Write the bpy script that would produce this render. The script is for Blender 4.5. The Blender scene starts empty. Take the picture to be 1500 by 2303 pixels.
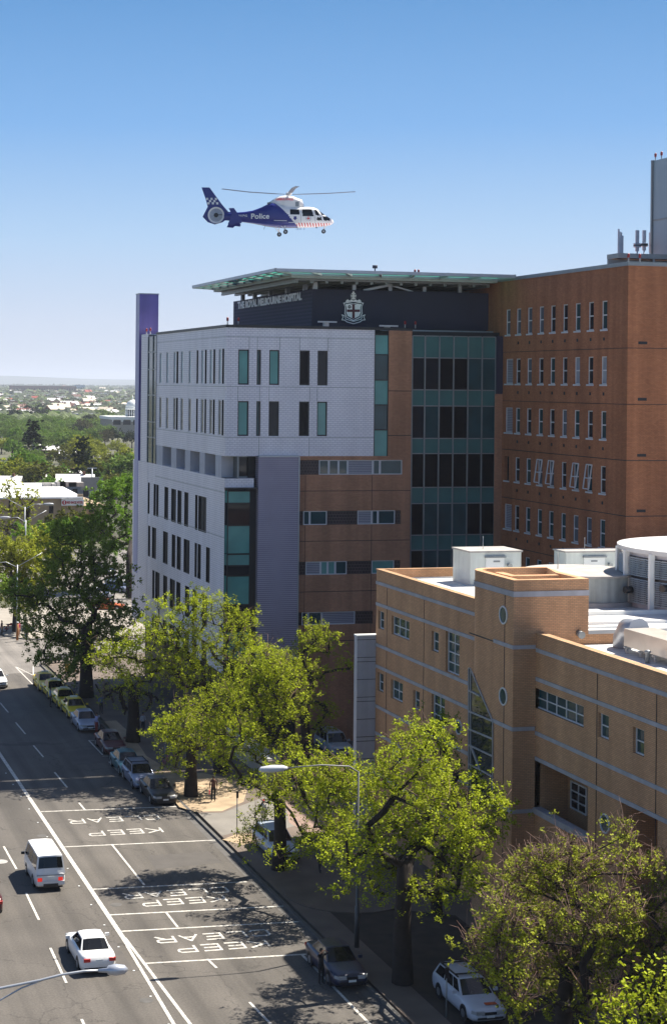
import bpy, bmesh, math, random
import numpy as np
from mathutils import Vector, Matrix

S = bpy.context.scene
COL = S.collection
rad = math.radians

# ------------------------------------------------------------------ camera
def _hz(x): return 857 + 0.010 * x
_P = np.array([400.0, _hz(400.0)])
_VL = np.array([-560.0, _hz(-560.0)])
_VR = np.array([15600.0, _hz(15600.0)])
_F = math.sqrt(-((_VL - _P) @ (_VR - _P)))
def _n(a): return a / np.linalg.norm(a)
_Yc = _n(np.array([*(_VL - _P), _F])); _Xc = _n(np.array([*(_VR - _P), _F]))
_D = _n(np.cross(_Yc, _Xc))
if _D[1] < 0: _D = -_D
CAMH = 29.0
_R = np.array([_Xc, _Yc, -_D])
_C = np.array([0, 0, CAMH])
def _ray(u, v): return _R @ np.array([u - _P[0], v - _P[1], _F])
def G(u, v, z=0.0):
    d = _ray(u, v); return _C + d * (z - CAMH) / d[2]
def onX(u, v, X): d = _ray(u, v); return _C + d * X / d[0]
def onY(u, v, Y): d = _ray(u, v); return _C + d * Y / d[1]
def pxm(Y): return _F / (Y * 1.03)

cd = bpy.data.cameras.new("camera"); cam = bpy.data.objects.new("camera", cd); COL.objects.link(cam)
r0 = _R @ np.array([1, 0, 0]); r1 = _R @ np.array([0, -1, 0]); r2 = _R @ np.array([0, 0, -1])
cam.matrix_world = Matrix(((r0[0], r1[0], r2[0], 0), (r0[1], r1[1], r2[1], 0), (r0[2], r1[2], r2[2], CAMH), (0, 0, 0, 1)))
cd.sensor_fit = 'VERTICAL'; cd.sensor_height = 36; cd.sensor_width = 24
cd.lens = _F / 2303 * 36
cd.shift_x = (750 - _P[0]) / 2303
cd.shift_y = -(1151.5 - _P[1]) / 2303
cd.clip_start = 0.5; cd.clip_end = 60000
S.camera = cam

# ------------------------------------------------------------------ sky, sun, exposure
SUN = Vector((0.64, 0.22, 1.0)).normalized()
S.view_settings.view_transform = 'Standard'; S.view_settings.look = 'None'
S.view_settings.gamma = 1; S.view_settings.exposure = 1.08
W = bpy.data.worlds.new("World"); S.world = W; W.use_nodes = True
nt = W.node_tree; bg = nt.nodes['Background']
sky = nt.nodes.new('ShaderNodeTexSky'); sky.sky_type = 'NISHITA'; sky.sun_disc = False
sky.sun_elevation = math.asin(SUN.z); sky.sun_rotation = math.atan2(SUN.x, SUN.y)
sky.altitude = 0; sky.air_density = 1.0; sky.dust_density = 0.6; sky.ozone_density = 2.0
vs_ = nt.nodes.new('ShaderNodeVectorMath'); vs_.operation = 'MULTIPLY'; vs_.inputs[1].default_value = (0.2 * 1.02, 0.2 * 0.98, 0.2 * 0.92)
gm_ = nt.nodes.new('ShaderNodeGamma'); gm_.inputs[1].default_value = 1.3
v2_ = nt.nodes.new('ShaderNodeVectorMath'); v2_.operation = 'SCALE'; v2_.inputs['Scale'].default_value = 5.0
nt.links.new(sky.outputs[0], vs_.inputs[0]); nt.links.new(vs_.outputs[0], gm_.inputs[0]); nt.links.new(gm_.outputs[0], v2_.inputs[0]); tc_ = nt.nodes.new('ShaderNodeTexCoord'); sx_ = nt.nodes.new('ShaderNodeSeparateXYZ'); nt.links.new(tc_.outputs['Generated'], sx_.inputs[0])
rp_ = nt.nodes.new('ShaderNodeValToRGB'); nt.links.new(sx_.outputs[2], rp_.inputs[0]); el_ = rp_.color_ramp.elements
SK = [(0.0, (.58, .63, .73)), (0.035, (.53, .61, .75)), (0.085, (.38, .555, .78)), (0.15, (.19, .40, .73)), (0.22, (.112, .295, .60)), (0.35, (.10, .24, .58))]
for i_, (p_, c_) in enumerate(SK):
    e_ = el_[i_] if i_ < 2 else el_.new(p_); e_.position = p_; e_.color = (*c_, 1)
v3_ = nt.nodes.new('ShaderNodeVectorMath'); v3_.operation = 'SCALE'; v3_.inputs['Scale'].default_value = 7.7; nt.links.new(rp_.outputs[0], v3_.inputs[0])
mp_ = nt.nodes.new('ShaderNodeMapRange'); mp_.interpolation_type = 'SMOOTHSTEP'; nt.links.new(sx_.outputs[2], mp_.inputs[0])
mp_.inputs[1].default_value = 0.22; mp_.inputs[2].default_value = 0.50; mp_.inputs[3].default_value = 1.0; mp_.inputs[4].default_value = 0.0
mx_ = nt.nodes.new('ShaderNodeMix'); mx_.data_type = 'RGBA'; nt.links.new(mp_.outputs[0], mx_.inputs[0]); nt.links.new(v2_.outputs[0], mx_.inputs[6]); nt.links.new(v3_.outputs[0], mx_.inputs[7])
nt.links.new(mx_.outputs[2], bg.inputs[0])
bg.inputs[1].default_value = 0.071
sl = bpy.data.lights.new("sun", 'SUN'); sl.energy = 5.0; sl.angle = rad(0.53); sl.color = (1, 0.93, 0.81)
so = bpy.data.objects.new("sun", sl); COL.objects.link(so)
so.rotation_euler = SUN.to_track_quat('Z', 'Y').to_euler(); so.location = (0, 0, 200)
S.cycles.max_bounces = 6; S.cycles.diffuse_bounces = 3; S.cycles.glossy_bounces = 3
S.cycles.transmission_bounces = 3; S.cycles.transparent_max_bounces = 6; S.cycles.volume_bounces = 0
S.cycles.caustics_reflective = False; S.cycles.caustics_refractive = False

# ------------------------------------------------------------------ helpers
def c8(r, g, b):
    f = lambda v: (v / 255 / 12.92) if v / 255 <= 0.04045 else ((v / 255 + 0.055) / 1.055) ** 2.4
    return (f(r), f(g), f(b))
MATS = {}
def mat(name, col, rough=0.7, metal=0.0, var=0.12, scale=1.5, spec=0.5, emit=None, trans=0.0, island=0.0, streak=0.0, bump=0.0):
    if name in MATS: return MATS[name]
    m = bpy.data.materials.new(name); m.use_nodes = True; t = m.node_tree; N = t.nodes; L = t.links
    b = N['Principled BSDF']; b.inputs['Roughness'].default_value = rough; b.inputs['Metallic'].default_value = metal
    b.inputs['Specular IOR Level'].default_value = spec
    co = N.new('ShaderNodeTexCoord'); nz = N.new('ShaderNodeTexNoise'); nz.inputs['Scale'].default_value = scale; nz.inputs['Detail'].default_value = 5
    L.new(co.outputs['Object'], nz.inputs['Vector'])
    mr = N.new('ShaderNodeMapRange'); L.new(nz.outputs[0], mr.inputs[0])
    mr.inputs[1].default_value = 0.3; mr.inputs[2].default_value = 0.7
    mr.inputs[3].default_value = 1 - var; mr.inputs[4].default_value = 1 + var
    val = mr.outputs[0]
    if island:
        g = N.new('ShaderNodeNewGeometry'); m2 = N.new('ShaderNodeMapRange'); L.new(g.outputs['Random Per Island'], m2.inputs[0])
        m2.inputs[3].default_value = 1 - island; m2.inputs[4].default_value = 1 + island
        mu = N.new('ShaderNodeMath'); mu.operation = 'MULTIPLY'; L.new(val, mu.inputs[0]); L.new(m2.outputs[0], mu.inputs[1]); val = mu.outputs[0]
    if streak:
        mp = N.new('ShaderNodeMapping'); mp.inputs['Scale'].default_value = (1.2, 1.2, 0.06); L.new(co.outputs['Object'], mp.inputs[0])
        n2 = N.new('ShaderNodeTexNoise'); n2.inputs['Scale'].default_value = 1.6; n2.inputs['Detail'].default_value = 6; L.new(mp.outputs[0], n2.inputs['Vector'])
        m3 = N.new('ShaderNodeMapRange'); L.new(n2.outputs[0], m3.inputs[0]); m3.inputs[1].default_value = 0.35; m3.inputs[2].default_value = 0.65
        m3.inputs[3].default_value = 1 - streak; m3.inputs[4].default_value = 1
        mu = N.new('ShaderNodeMath'); mu.operation = 'MULTIPLY'; L.new(val, mu.inputs[0]); L.new(m3.outputs[0], mu.inputs[1]); val = mu.outputs[0]
    vm = N.new('ShaderNodeVectorMath'); vm.operation = 'SCALE'; vm.inputs[0].default_value = col; L.new(val, vm.inputs['Scale'])
    L.new(vm.outputs[0], b.inputs['Base Color'])
    if emit: b.inputs['Emission Color'].default_value = (*emit, 1); b.inputs['Emission Strength'].default_value = 1
    if bump:
        bp = N.new('ShaderNodeBump'); bp.inputs['Strength'].default_value = bump; L.new(nz.outputs[0], bp.inputs['Height']); L.new(bp.outputs[0], b.inputs['Normal'])
    if trans:
        tr = N.new('ShaderNodeBsdfTranslucent'); L.new(vm.outputs[0], tr.inputs[0]); mx = N.new('ShaderNodeMixShader'); mx.inputs[0].default_value = trans
        L.new(b.outputs[0], mx.inputs[1]); L.new(tr.outputs[0], mx.inputs[2]); L.new(mx.outputs[0], N['Material Output'].inputs[0])
    MATS[name] = m; return m
def brick_mat(name, c1, c2, mortar, bw=0.24, bh=0.086, ms=0.012, rough=0.85, dirt=0.18, dscale=0.25):
    if name in MATS: return MATS[name]
    m = bpy.data.materials.new(name); m.use_nodes = True; t = m.node_tree; N = t.nodes; L = t.links
    b = N['Principled BSDF']; b.inputs['Roughness'].default_value = rough; b.inputs['Specular IOR Level'].default_value = 0.3
    co = N.new('ShaderNodeTexCoord'); sp = N.new('ShaderNodeSeparateXYZ'); L.new(co.outputs['Object'], sp.inputs[0])
    ad = N.new('ShaderNodeMath'); L.new(sp.outputs[0], ad.inputs[0]); L.new(sp.outputs[1], ad.inputs[1])
    cb = N.new('ShaderNodeCombineXYZ'); L.new(ad.outputs[0], cb.inputs[0]); L.new(sp.outputs[2], cb.inputs[1])
    br = N.new('ShaderNodeTexBrick'); br.inputs['Scale'].default_value = 1; br.inputs['Brick Width'].default_value = bw; br.inputs['Row Height'].default_value = bh
    br.inputs['Mortar Size'].default_value = ms; br.inputs['Color1'].default_value = (*c1, 1); br.inputs['Color2'].default_value = (*c2, 1); br.inputs['Mortar'].default_value = (*mortar, 1)
    L.new(cb.outputs[0], br.inputs['Vector'])
    nz = N.new('ShaderNodeTexNoise'); nz.inputs['Scale'].default_value = dscale; nz.inputs['Detail'].default_value = 8; nz.inputs['Roughness'].default_value = 0.65
    L.new(co.outputs['Object'], nz.inputs['Vector'])
    mr = N.new('ShaderNodeMapRange'); L.new(nz.outputs[0], mr.inputs[0]); mr.inputs[1].default_value = 0.3; mr.inputs[2].default_value = 0.7
    mr.inputs[3].default_value = 1 - dirt; mr.inputs[4].default_value = 1 + dirt * 0.6
    vm = N.new('ShaderNodeVectorMath'); vm.operation = 'SCALE'; L.new(br.outputs[0], vm.inputs[0]); L.new(mr.outputs[0], vm.inputs['Scale'])
    mp = N.new('ShaderNodeMapping'); mp.inputs['Scale'].default_value = (1.0, 1.0, 0.07); L.new(co.outputs['Object'], mp.inputs[0])
    n2 = N.new('ShaderNodeTexNoise'); n2.inputs['Scale'].default_value = 0.9; n2.inputs['Detail'].default_value = 7; L.new(mp.outputs[0], n2.inputs['Vector'])
    m3 = N.new('ShaderNodeMapRange'); L.new(n2.outputs[0], m3.inputs[0]); m3.inputs[1].default_value = 0.38; m3.inputs[2].default_value = 0.62
    m3.inputs[3].default_value = 1 - dirt; m3.inputs[4].default_value = 1.0 + dirt * 0.4
    v2 = N.new('ShaderNodeVectorMath'); v2.operation = 'SCALE'; L.new(vm.outputs[0], v2.inputs[0]); L.new(m3.outputs[0], v2.inputs['Scale'])
    L.new(v2.outputs[0], b.inputs['Base Color'])
    bp = N.new('ShaderNodeBump'); bp.inputs['Strength'].default_value = 0.3; bp.inputs['Distance'].default_value = 0.02; L.new(br.outputs['Fac'], bp.inputs['Height']); bp.invert = True
    L.new(bp.outputs[0], b.inputs['Normal'])
    MATS[name] = m; return m
def stripe_mat(name, ca, cb_, pitch, rough=0.45, metal=0.0, axis='z', duty=0.5):
    if name in MATS: return MATS[name]
    m = bpy.data.materials.new(name); m.use_nodes = True; t = m.node_tree; N = t.nodes; L = t.links
    b = N['Principled BSDF']; b.inputs['Roughness'].default_value = rough; b.inputs['Metallic'].default_value = metal
    co = N.new('ShaderNodeTexCoord'); sp = N.new('ShaderNodeSeparateXYZ'); L.new(co.outputs['Object'], sp.inputs[0])
    dv = N.new('ShaderNodeMath'); dv.operation = 'DIVIDE'; L.new(sp.outputs['xyz'.index(axis)], dv.inputs[0]); dv.inputs[1].default_value = pitch
    fr = N.new('ShaderNodeMath'); fr.operation = 'FRACT'; L.new(dv.outputs[0], fr.inputs[0])
    gt = N.new('ShaderNodeMath'); gt.operation = 'GREATER_THAN'; L.new(fr.outputs[0], gt.inputs[0]); gt.inputs[1].default_value = duty
    mx = N.new('ShaderNodeMix'); mx.data_type = 'RGBA'; L.new(gt.outputs[0], mx.inputs[0]); mx.inputs[6].default_value = (*ca, 1); mx.inputs[7].default_value = (*cb_, 1)
    nz = N.new('ShaderNodeTexNoise'); nz.inputs['Scale'].default_value = 0.6; nz.inputs['Detail'].default_value = 5; L.new(co.outputs['Object'], nz.inputs['Vector'])
    mr = N.new('ShaderNodeMapRange'); L.new(nz.outputs[0], mr.inputs[0]); mr.inputs[3].default_value = 0.85; mr.inputs[4].default_value = 1.15
    vm = N.new('ShaderNodeVectorMath'); vm.operation = 'SCALE'; L.new(mx.outputs[2], vm.inputs[0]); L.new(mr.outputs[0], vm.inputs['Scale'])
    L.new(vm.outputs[0], b.inputs['Base Color']); MATS[name] = m; return m
def glass_mat(name, col, rough=0.04, spec=0.6, var=0.25, metal=0.0):
    return mat(name, col, rough=rough, var=var, scale=0.5, spec=spec, metal=metal, bump=0.035)

def setp(o, label=None, cat=None, group=None, kind=None):
    if label: o['label'] = label
    if cat: o['category'] = cat
    if group: o['group'] = group
    if kind: o['kind'] = kind
    return o
def empty(name, loc, label, cat, group=None, rz=0.0):
    o = bpy.data.objects.new(name, None); COL.objects.link(o); o.location = loc; o.rotation_euler = (0, 0, rz); o.empty_display_size = 0.3
    return setp(o, label, cat, group)
def worldloc(o):
    v = Vector((0, 0, 0))
    while o: v = v + o.location; o = o.parent
    return v
class MB:
    def __init__(s): s.v = []; s.f = []; s.m = []; s.sm = []
    def add(s, vs, fs, m=0, smooth=False):
        k = len(s.v); s.v += [tuple(map(float, p)) for p in vs]
        for f in fs: s.f.append([i + k for i in f]); s.m.append(m); s.sm.append(smooth)
        return s
    def quad(s, a, b, c, d, m=0): return s.add([a, b, c, d], [(0, 1, 2, 3)], m)
    def box(s, x0, x1, y0, y1, z0, z1, m=0):
        return s.add([(x0, y0, z0), (x1, y0, z0), (x1, y1, z0), (x0, y1, z0), (x0, y0, z1), (x1, y0, z1), (x1, y1, z1), (x0, y1, z1)],
                     [(3, 2, 1, 0), (4, 5, 6, 7), (0, 1, 5, 4), (1, 2, 6, 5), (2, 3, 7, 6), (3, 0, 4, 7)], m)
    def bar(s, p, q, w, h=None, m=0):
        p = Vector(p); q = Vector(q); h = h or w; d = (q - p).normalized(); up = Vector((0, 0, 1))
        if abs(d.z) > 0.95: up = Vector((0, 1, 0))
        a = d.cross(up).normalized() * w / 2; b = a.cross(d).normalized() * h / 2
        vs = [p - a - b, p + a - b, p + a + b, p - a + b, q - a - b, q + a - b, q + a + b, q - a + b]
        return s.add(vs, [(3, 2, 1, 0), (4, 5, 6, 7), (0, 1, 5, 4), (1, 2, 6, 5), (2, 3, 7, 6), (3, 0, 4, 7)], m)
    def tube(s, pts, rs, n=8, m=0, cap=True, smooth=True):
        pts = [Vector(p) for p in pts]; k = len(s.v); ref = None
        for i, p in enumerate(pts):
            d = (pts[min(i + 1, len(pts) - 1)] - pts[max(i - 1, 0)]).normalized()
            if ref is None: ref = Vector((1, 0, 0)) if abs(d.x) < 0.8 else Vector((0, 1, 0))
            a = d.cross(ref).normalized(); b = d.cross(a).normalized(); ref = b.cross(d) if False else ref
            for j in range(n):
                t = 2 * math.pi * j / n; s.v.append(tuple(p + (a * math.cos(t) + b * math.sin(t)) * rs[i]))
        for i in range(len(pts) - 1):
            for j in range(n):
                j2 = (j + 1) % n; s.f.append([k + i * n + j, k + i * n + j2, k + (i + 1) * n + j2, k + (i + 1) * n + j]); s.m.append(m); s.sm.append(smooth)
        if cap:
            s.f.append([k + j for j in range(n)][::-1]); s.m.append(m); s.sm.append(False)
            s.f.append([k + (len(pts) - 1) * n + j for j in range(n)]); s.m.append(m); s.sm.append(False)
        return s
    def prism(s, poly, z0, z1, m=0, mtop=None):
        n = len(poly); k = len(s.v)
        s.v += [(p[0], p[1], z0) for p in poly] + [(p[0], p[1], z1) for p in poly]
        for i in range(n):
            j = (i + 1) % n; s.f.append([k + i, k + j, k + n + j, k + n + i]); s.m.append(m); s.sm.append(False)
        s.f.append([k + n + i for i in range(n)]); s.m.append(m if mtop is None else mtop); s.sm.append(False)
        s.f.append([k + i for i in range(n)][::-1]); s.m.append(m); s.sm.append(False)
        return s
    def slab(s, poly3, nrm, th, m=0):   # planar polygon extruded by th along nrm
        n = len(poly3); nv = Vector(nrm) * th; k = len(s.v)
        s.v += [tuple(Vector(p)) for p in poly3] + [tuple(Vector(p) + nv) for p in poly3]
        for i in range(n):
            j = (i + 1) % n; s.f.append([k + i, k + j, k + n + j, k + n + i]); s.m.append(m); s.sm.append(False)
        s.f.append([k + n + i for i in range(n)]); s.m.append(m); s.sm.append(False)
        s.f.append([k + i for i in range(n)][::-1]); s.m.append(m); s.sm.append(False)
        return s
    # wall sheet with real openings; plane 'X' faces -X at x=c, plane 'Y' faces -Y at y=c
    def wall(s, plane, c, u0, u1, z0, z1, holes=(), depth=0.25, m=0, mr=None):
        mr = m if mr is None else mr
        P = (lambda u, z, d=0: (c + d, u, z)) if plane == 'X' else (lambda u, z, d=0: (u, c + d, z))
        hs = [(max(u0, min(h_[0], h_[1])), min(u1, max(h_[0], h_[1])), max(z0, h_[2]), min(z1, h_[3]), h_[4] if len(h_) > 4 else mr) for h_ in holes]
        us = sorted({u0, u1, *[h[0] for h in hs], *[h[1] for h in hs]}); zs = sorted({z0, z1, *[h[2] for h in hs], *[h[3] for h in hs]})
        for j in range(len(zs) - 1):
            run = None
            for i in range(len(us) - 1):
                a, b = us[i], us[i + 1]; zc = (zs[j] + zs[j + 1]) / 2; uc = (a + b) / 2
                inside = any(h[0] < uc < h[1] and h[2] < zc < h[3] for h in hs)
                if not inside: run = (run[0], b) if run else (a, b)
                if (inside or i == len(us) - 2) and run:
                    s.quad(P(run[0], zs[j]), P(run[1], zs[j]), P(run[1], zs[j + 1]), P(run[0], zs[j + 1]), m); run = None
        for a, b, lo, hi, mr in hs:
            s.quad(P(a, lo), P(a, lo, depth), P(a, hi, depth), P(a, hi), mr); s.quad(P(b, lo), P(b, lo, depth), P(b, hi, depth), P(b, hi), mr)
            s.quad(P(a, lo), P(b, lo), P(b, lo, depth), P(a, lo, depth), mr); s.quad(P(a, hi), P(b, hi), P(b, hi, depth), P(a, hi, depth), mr)
        return s
    def build(s, name, mats, parent=None, label=None, cat=None, group=None, kind=None, loc=None, smooth=None, auto=None):
        me = bpy.data.meshes.new(name)
        off = Vector(loc) if loc is not None else (worldloc(parent) if parent else Vector((0, 0, 0)))
        V = np.array(s.v, dtype=float).reshape(-1, 3) - np.array(off)
        me.from_pydata(V.tolist(), [], s.f)
        for mm in (mats if isinstance(mats, (list, tuple)) else [mats]): me.materials.append(mm)
        me.polygons.foreach_set('material_index', s.m)
        me.polygons.foreach_set('use_smooth', s.sm if smooth is None else [smooth] * len(s.f))
        me.update()
        o = bpy.data.objects.new(name, me); COL.objects.link(o)
        if parent:
            o.parent = parent
            if loc is not None: o.location = off - worldloc(parent)
        elif loc is not None: o.location = loc
        return setp(o, label, cat, group, kind)
def copy_tree(o, parent=None):
    c = o.copy(); COL.objects.link(c); c.parent = parent
    for ch in list(o.children): copy_tree(ch, c)
    return c
def text_part(name, txt, origin, right, up, height, width, m, parent, extrude=0.03, bold=0.0, label=None):
    cu = bpy.data.curves.new('t', 'FONT'); cu.body = txt; cu.extrude = extrude; cu.offset = bold; cu.resolution_u = 3
    ob = bpy.data.objects.new('t', cu); COL.objects.link(ob)
    dg = bpy.context.evaluated_depsgraph_get(); me = bpy.data.meshes.new_from_object(ob.evaluated_get(dg))
    bpy.data.objects.remove(ob); me.name = name
    n = len(me.vertices); co = np.empty(n * 3); me.vertices.foreach_get('co', co); co = co.reshape(-1, 3)
    mn = co.min(0); mx = co.max(0); s = np.array([width / (mx[0] - mn[0]), height / (mx[1] - mn[1]), 1.0])
    q = (co - np.array([mn[0], mn[1], 0])) * s
    r = np.array(Vector(right).normalized()); u = np.array(Vector(up).normalized()); nn = np.cross(r, u)
    w = np.array(origin) + q[:, :1] * r + q[:, 1:2] * u + q[:, 2:3] * nn
    w = w - np.array(worldloc(parent)); me.vertices.foreach_set('co', w.ravel()); me.materials.clear(); me.materials.append(m); me.update()
    o = bpy.data.objects.new(name, me); COL.objects.link(o); o.parent = parent
    return setp(o, label)

# ------------------------------------------------------------------ materials
def road_mat(name, col):
    m = mat(name, col, 0.85, var=0.16, scale=0.22, bump=0.04); t = m.node_tree; N = t.nodes; L = t.links; b = N['Principled BSDF']
    src = b.inputs['Base Color'].links[0].from_socket; co = N.new('ShaderNodeTexCoord')
    def fac(scl, nscale, lo, hi, detail=6):
        mp = N.new('ShaderNodeMapping'); mp.inputs['Scale'].default_value = scl; L.new(co.outputs['Object'], mp.inputs[0])
        nz = N.new('ShaderNodeTexNoise'); nz.inputs['Scale'].default_value = nscale; nz.inputs['Detail'].default_value = detail; L.new(mp.outputs[0], nz.inputs['Vector'])
        mr = N.new('ShaderNodeMapRange'); L.new(nz.outputs[0], mr.inputs[0]); mr.inputs[1].default_value = 0.35; mr.inputs[2].default_value = 0.65; mr.inputs[3].default_value = lo; mr.inputs[4].default_value = hi; return mr.outputs[0]
    def mul(a, f): v = N.new('ShaderNodeVectorMath'); v.operation = 'SCALE'; L.new(a, v.inputs[0]); L.new(f, v.inputs['Scale']); return v.outputs[0]
    src = mul(src, fac((1, 0.025, 1), 0.9, 0.72, 1.2)); src = mul(src, fac((1, 1, 1), 9.0, 0.86, 1.14, 2)); src = mul(src, fac((1, 0.2, 1), 0.15, 0.9, 1.12))
    vo = N.new('ShaderNodeTexVoronoi'); vo.feature = 'DISTANCE_TO_EDGE'; vo.inputs['Scale'].default_value = 0.16
    n3 = N.new('ShaderNodeTexNoise'); n3.inputs['Scale'].default_value = 0.8; n3.inputs['Detail'].default_value = 4; L.new(co.outputs['Object'], n3.inputs['Vector'])
    ad = N.new('ShaderNodeVectorMath'); ad.operation = 'MULTIPLY_ADD'; L.new(n3.outputs['Color'], ad.inputs[0]); ad.inputs[1].default_value = (2.5, 2.5, 0); L.new(co.outputs['Object'], ad.inputs[2]); L.new(ad.outputs[0], vo.inputs['Vector'])
    mr = N.new('ShaderNodeMapRange'); L.new(vo.outputs['Distance'], mr.inputs[0]); mr.inputs[1].default_value = 0.0; mr.inputs[2].default_value = 0.008; mr.inputs[3].default_value = 0.55; mr.inputs[4].default_value = 1.0
    src = mul(src, mr.outputs[0]); L.new(src, b.inputs['Base Color']); return m
M = dict(
 asphalt=road_mat('asphalt', (0.090, 0.080, 0.070)),
 asphalt_old=road_mat('asphalt_old', (0.17, 0.155, 0.14)),
 paint_white=mat('road_paint', (0.50, 0.48, 0.44), 0.8, var=0.38, scale=5.0),
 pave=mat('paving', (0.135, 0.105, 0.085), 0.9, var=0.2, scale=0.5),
 gravel=mat('gravel_footpath', (0.36, 0.27, 0.175), 0.95, var=0.22, scale=0.7),
 kerb=mat('kerb_stone', (0.10, 0.095, 0.09), 0.9, var=0.2),
 concrete=mat('concrete', (0.40, 0.38, 0.36), 0.85, var=0.12, streak=0.12),
 white=mat('white_paint', (0.76, 0.78, 0.76), 0.5, var=0.05),
 roofwhite=mat('white_roof_metal', (0.66, 0.66, 0.65), 0.45, var=0.08, scale=0.6, streak=0.05),
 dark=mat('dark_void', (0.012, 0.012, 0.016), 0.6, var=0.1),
 black=mat('black_metal', (0.015, 0.015, 0.018), 0.45, var=0.1),
 frame_white=mat('frame_white', (0.62, 0.63, 0.66), 0.4, var=0.05),
 frame_grey=mat('frame_grey', (0.25, 0.27, 0.28), 0.4, var=0.08, metal=0.3),
 steel=mat('galvanised_steel', (0.42, 0.44, 0.47), 0.4, var=0.1, metal=0.5),
 bark=mat('bark', (0.024, 0.017, 0.014), 0.95, var=0.35, scale=3, bump=0.3),
 bark_pale=mat('bark_pale', (0.17, 0.105, 0.085), 0.95, var=0.3, scale=3),
 rubber=mat('rubber', (0.014, 0.014, 0.015), 0.7),
 chrome=mat('alloy_wheel', (0.45, 0.46, 0.48), 0.3, metal=0.8),
 carglass=mat('car_glass', (0.010, 0.011, 0.013), 0.06, var=0.1, spec=0.35),
 red=mat('red_plastic', (0.55, 0.02, 0.015), 0.35, var=0.05),
 lens=mat('headlight_lens', (0.5, 0.52, 0.54), 0.15, var=0.1, metal=0.3),
)
M.update(
 wbrick=brick_mat('white_glazed_brick', (0.88, 0.85, 0.89), (0.83, 0.80, 0.85), (0.60, 0.57, 0.64), bw=0.40, bh=0.17, ms=0.02, rough=0.4, dirt=0.06),
 tanbrick=brick_mat('tan_brick', (0.56, 0.275, 0.155), (0.45, 0.215, 0.125), (0.26, 0.16, 0.11), bw=0.24, bh=0.086, ms=0.01),
 redbrick=brick_mat('red_brown_brick', (0.50, 0.195, 0.088), (0.40, 0.150, 0.068), (0.22, 0.11, 0.07), bw=0.24, bh=0.086, ms=0.01, dirt=0.20, dscale=0.2),
 buffbrick=brick_mat('buff_brick', (0.66, 0.36, 0.195), (0.56, 0.30, 0.16), (0.34, 0.22, 0.13), bw=0.24, bh=0.086, ms=0.01, dirt=0.14),
 darkbrick=brick_mat('dark_glazed_brick', (0.045, 0.028, 0.032), (0.030, 0.018, 0.022), (0.12, 0.09, 0.09), bw=0.24, bh=0.24, ms=0.02, rough=0.35),
 band=mat('concrete_band', (0.42, 0.41, 0.44), 0.8, var=0.1, streak=0.15),
 cornerteal=glass_mat('corner_teal_glass', (0.10, 0.31, 0.29), 0.15, 0.4, 0.15), tealglass=glass_mat('teal_spandrel_glass', (0.055, 0.16, 0.16), 0.08, 0.5, 0.12),
 palegreen=glass_mat('pale_green_glass', (0.13, 0.32, 0.30), 0.08, 0.5, 0.15),
 darkteal=glass_mat('dark_teal_glass', (0.020, 0.062, 0.075), 0.04, 0.4),
 darkglass=glass_mat('dark_glass', (0.012, 0.016, 0.024), 0.03, 0.3),
 blackglass=glass_mat('black_glass', (0.004, 0.004, 0.007), 0.05, 0.12),
 greyglass=glass_mat('grey_glass', (0.10, 0.12, 0.15), 0.05),
 blind=mat('pale_blind_glass', (0.30, 0.33, 0.38), 0.2, var=0.1),
 louver=stripe_mat('ribbed_metal', (0.42, 0.38, 0.47), (0.22, 0.195, 0.27), 0.16, 0.5, 0.0),
 louverw=stripe_mat('louvre_grille', (0.36, 0.36, 0.42), (0.16, 0.16, 0.20), 0.14, 0.5),
 navy=mat('navy_cladding', (0.014, 0.014, 0.045), 0.65, var=0.1, scale=0.6),
 navyrib=stripe_mat('navy_ribbed_cladding', (0.046, 0.046, 0.095), (0.026, 0.026, 0.062), 0.30, 0.75),
 purple=mat('purple_cladding', (0.19, 0.16, 0.46), 0.5, var=0.10, scale=0.6, streak=0.12),
 lilac=mat('lilac_cladding', (0.42, 0.42, 0.62), 0.5, var=0.06),
 cream_letter=mat('white_lettering', (0.98, 0.94, 0.97), 0.5, var=0.02),
 maroon=mat('maroon_paint', (0.10, 0.008, 0.020), 0.5, var=0.05),
 net=mat('green_safety_glass', (0.06, 0.33, 0.26), 0.15, var=0.1, trans=0.5),
 panelgrey=mat('pale_panel', (0.50, 0.50, 0.55), 0.6, var=0.05, streak=0.1),
)
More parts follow.
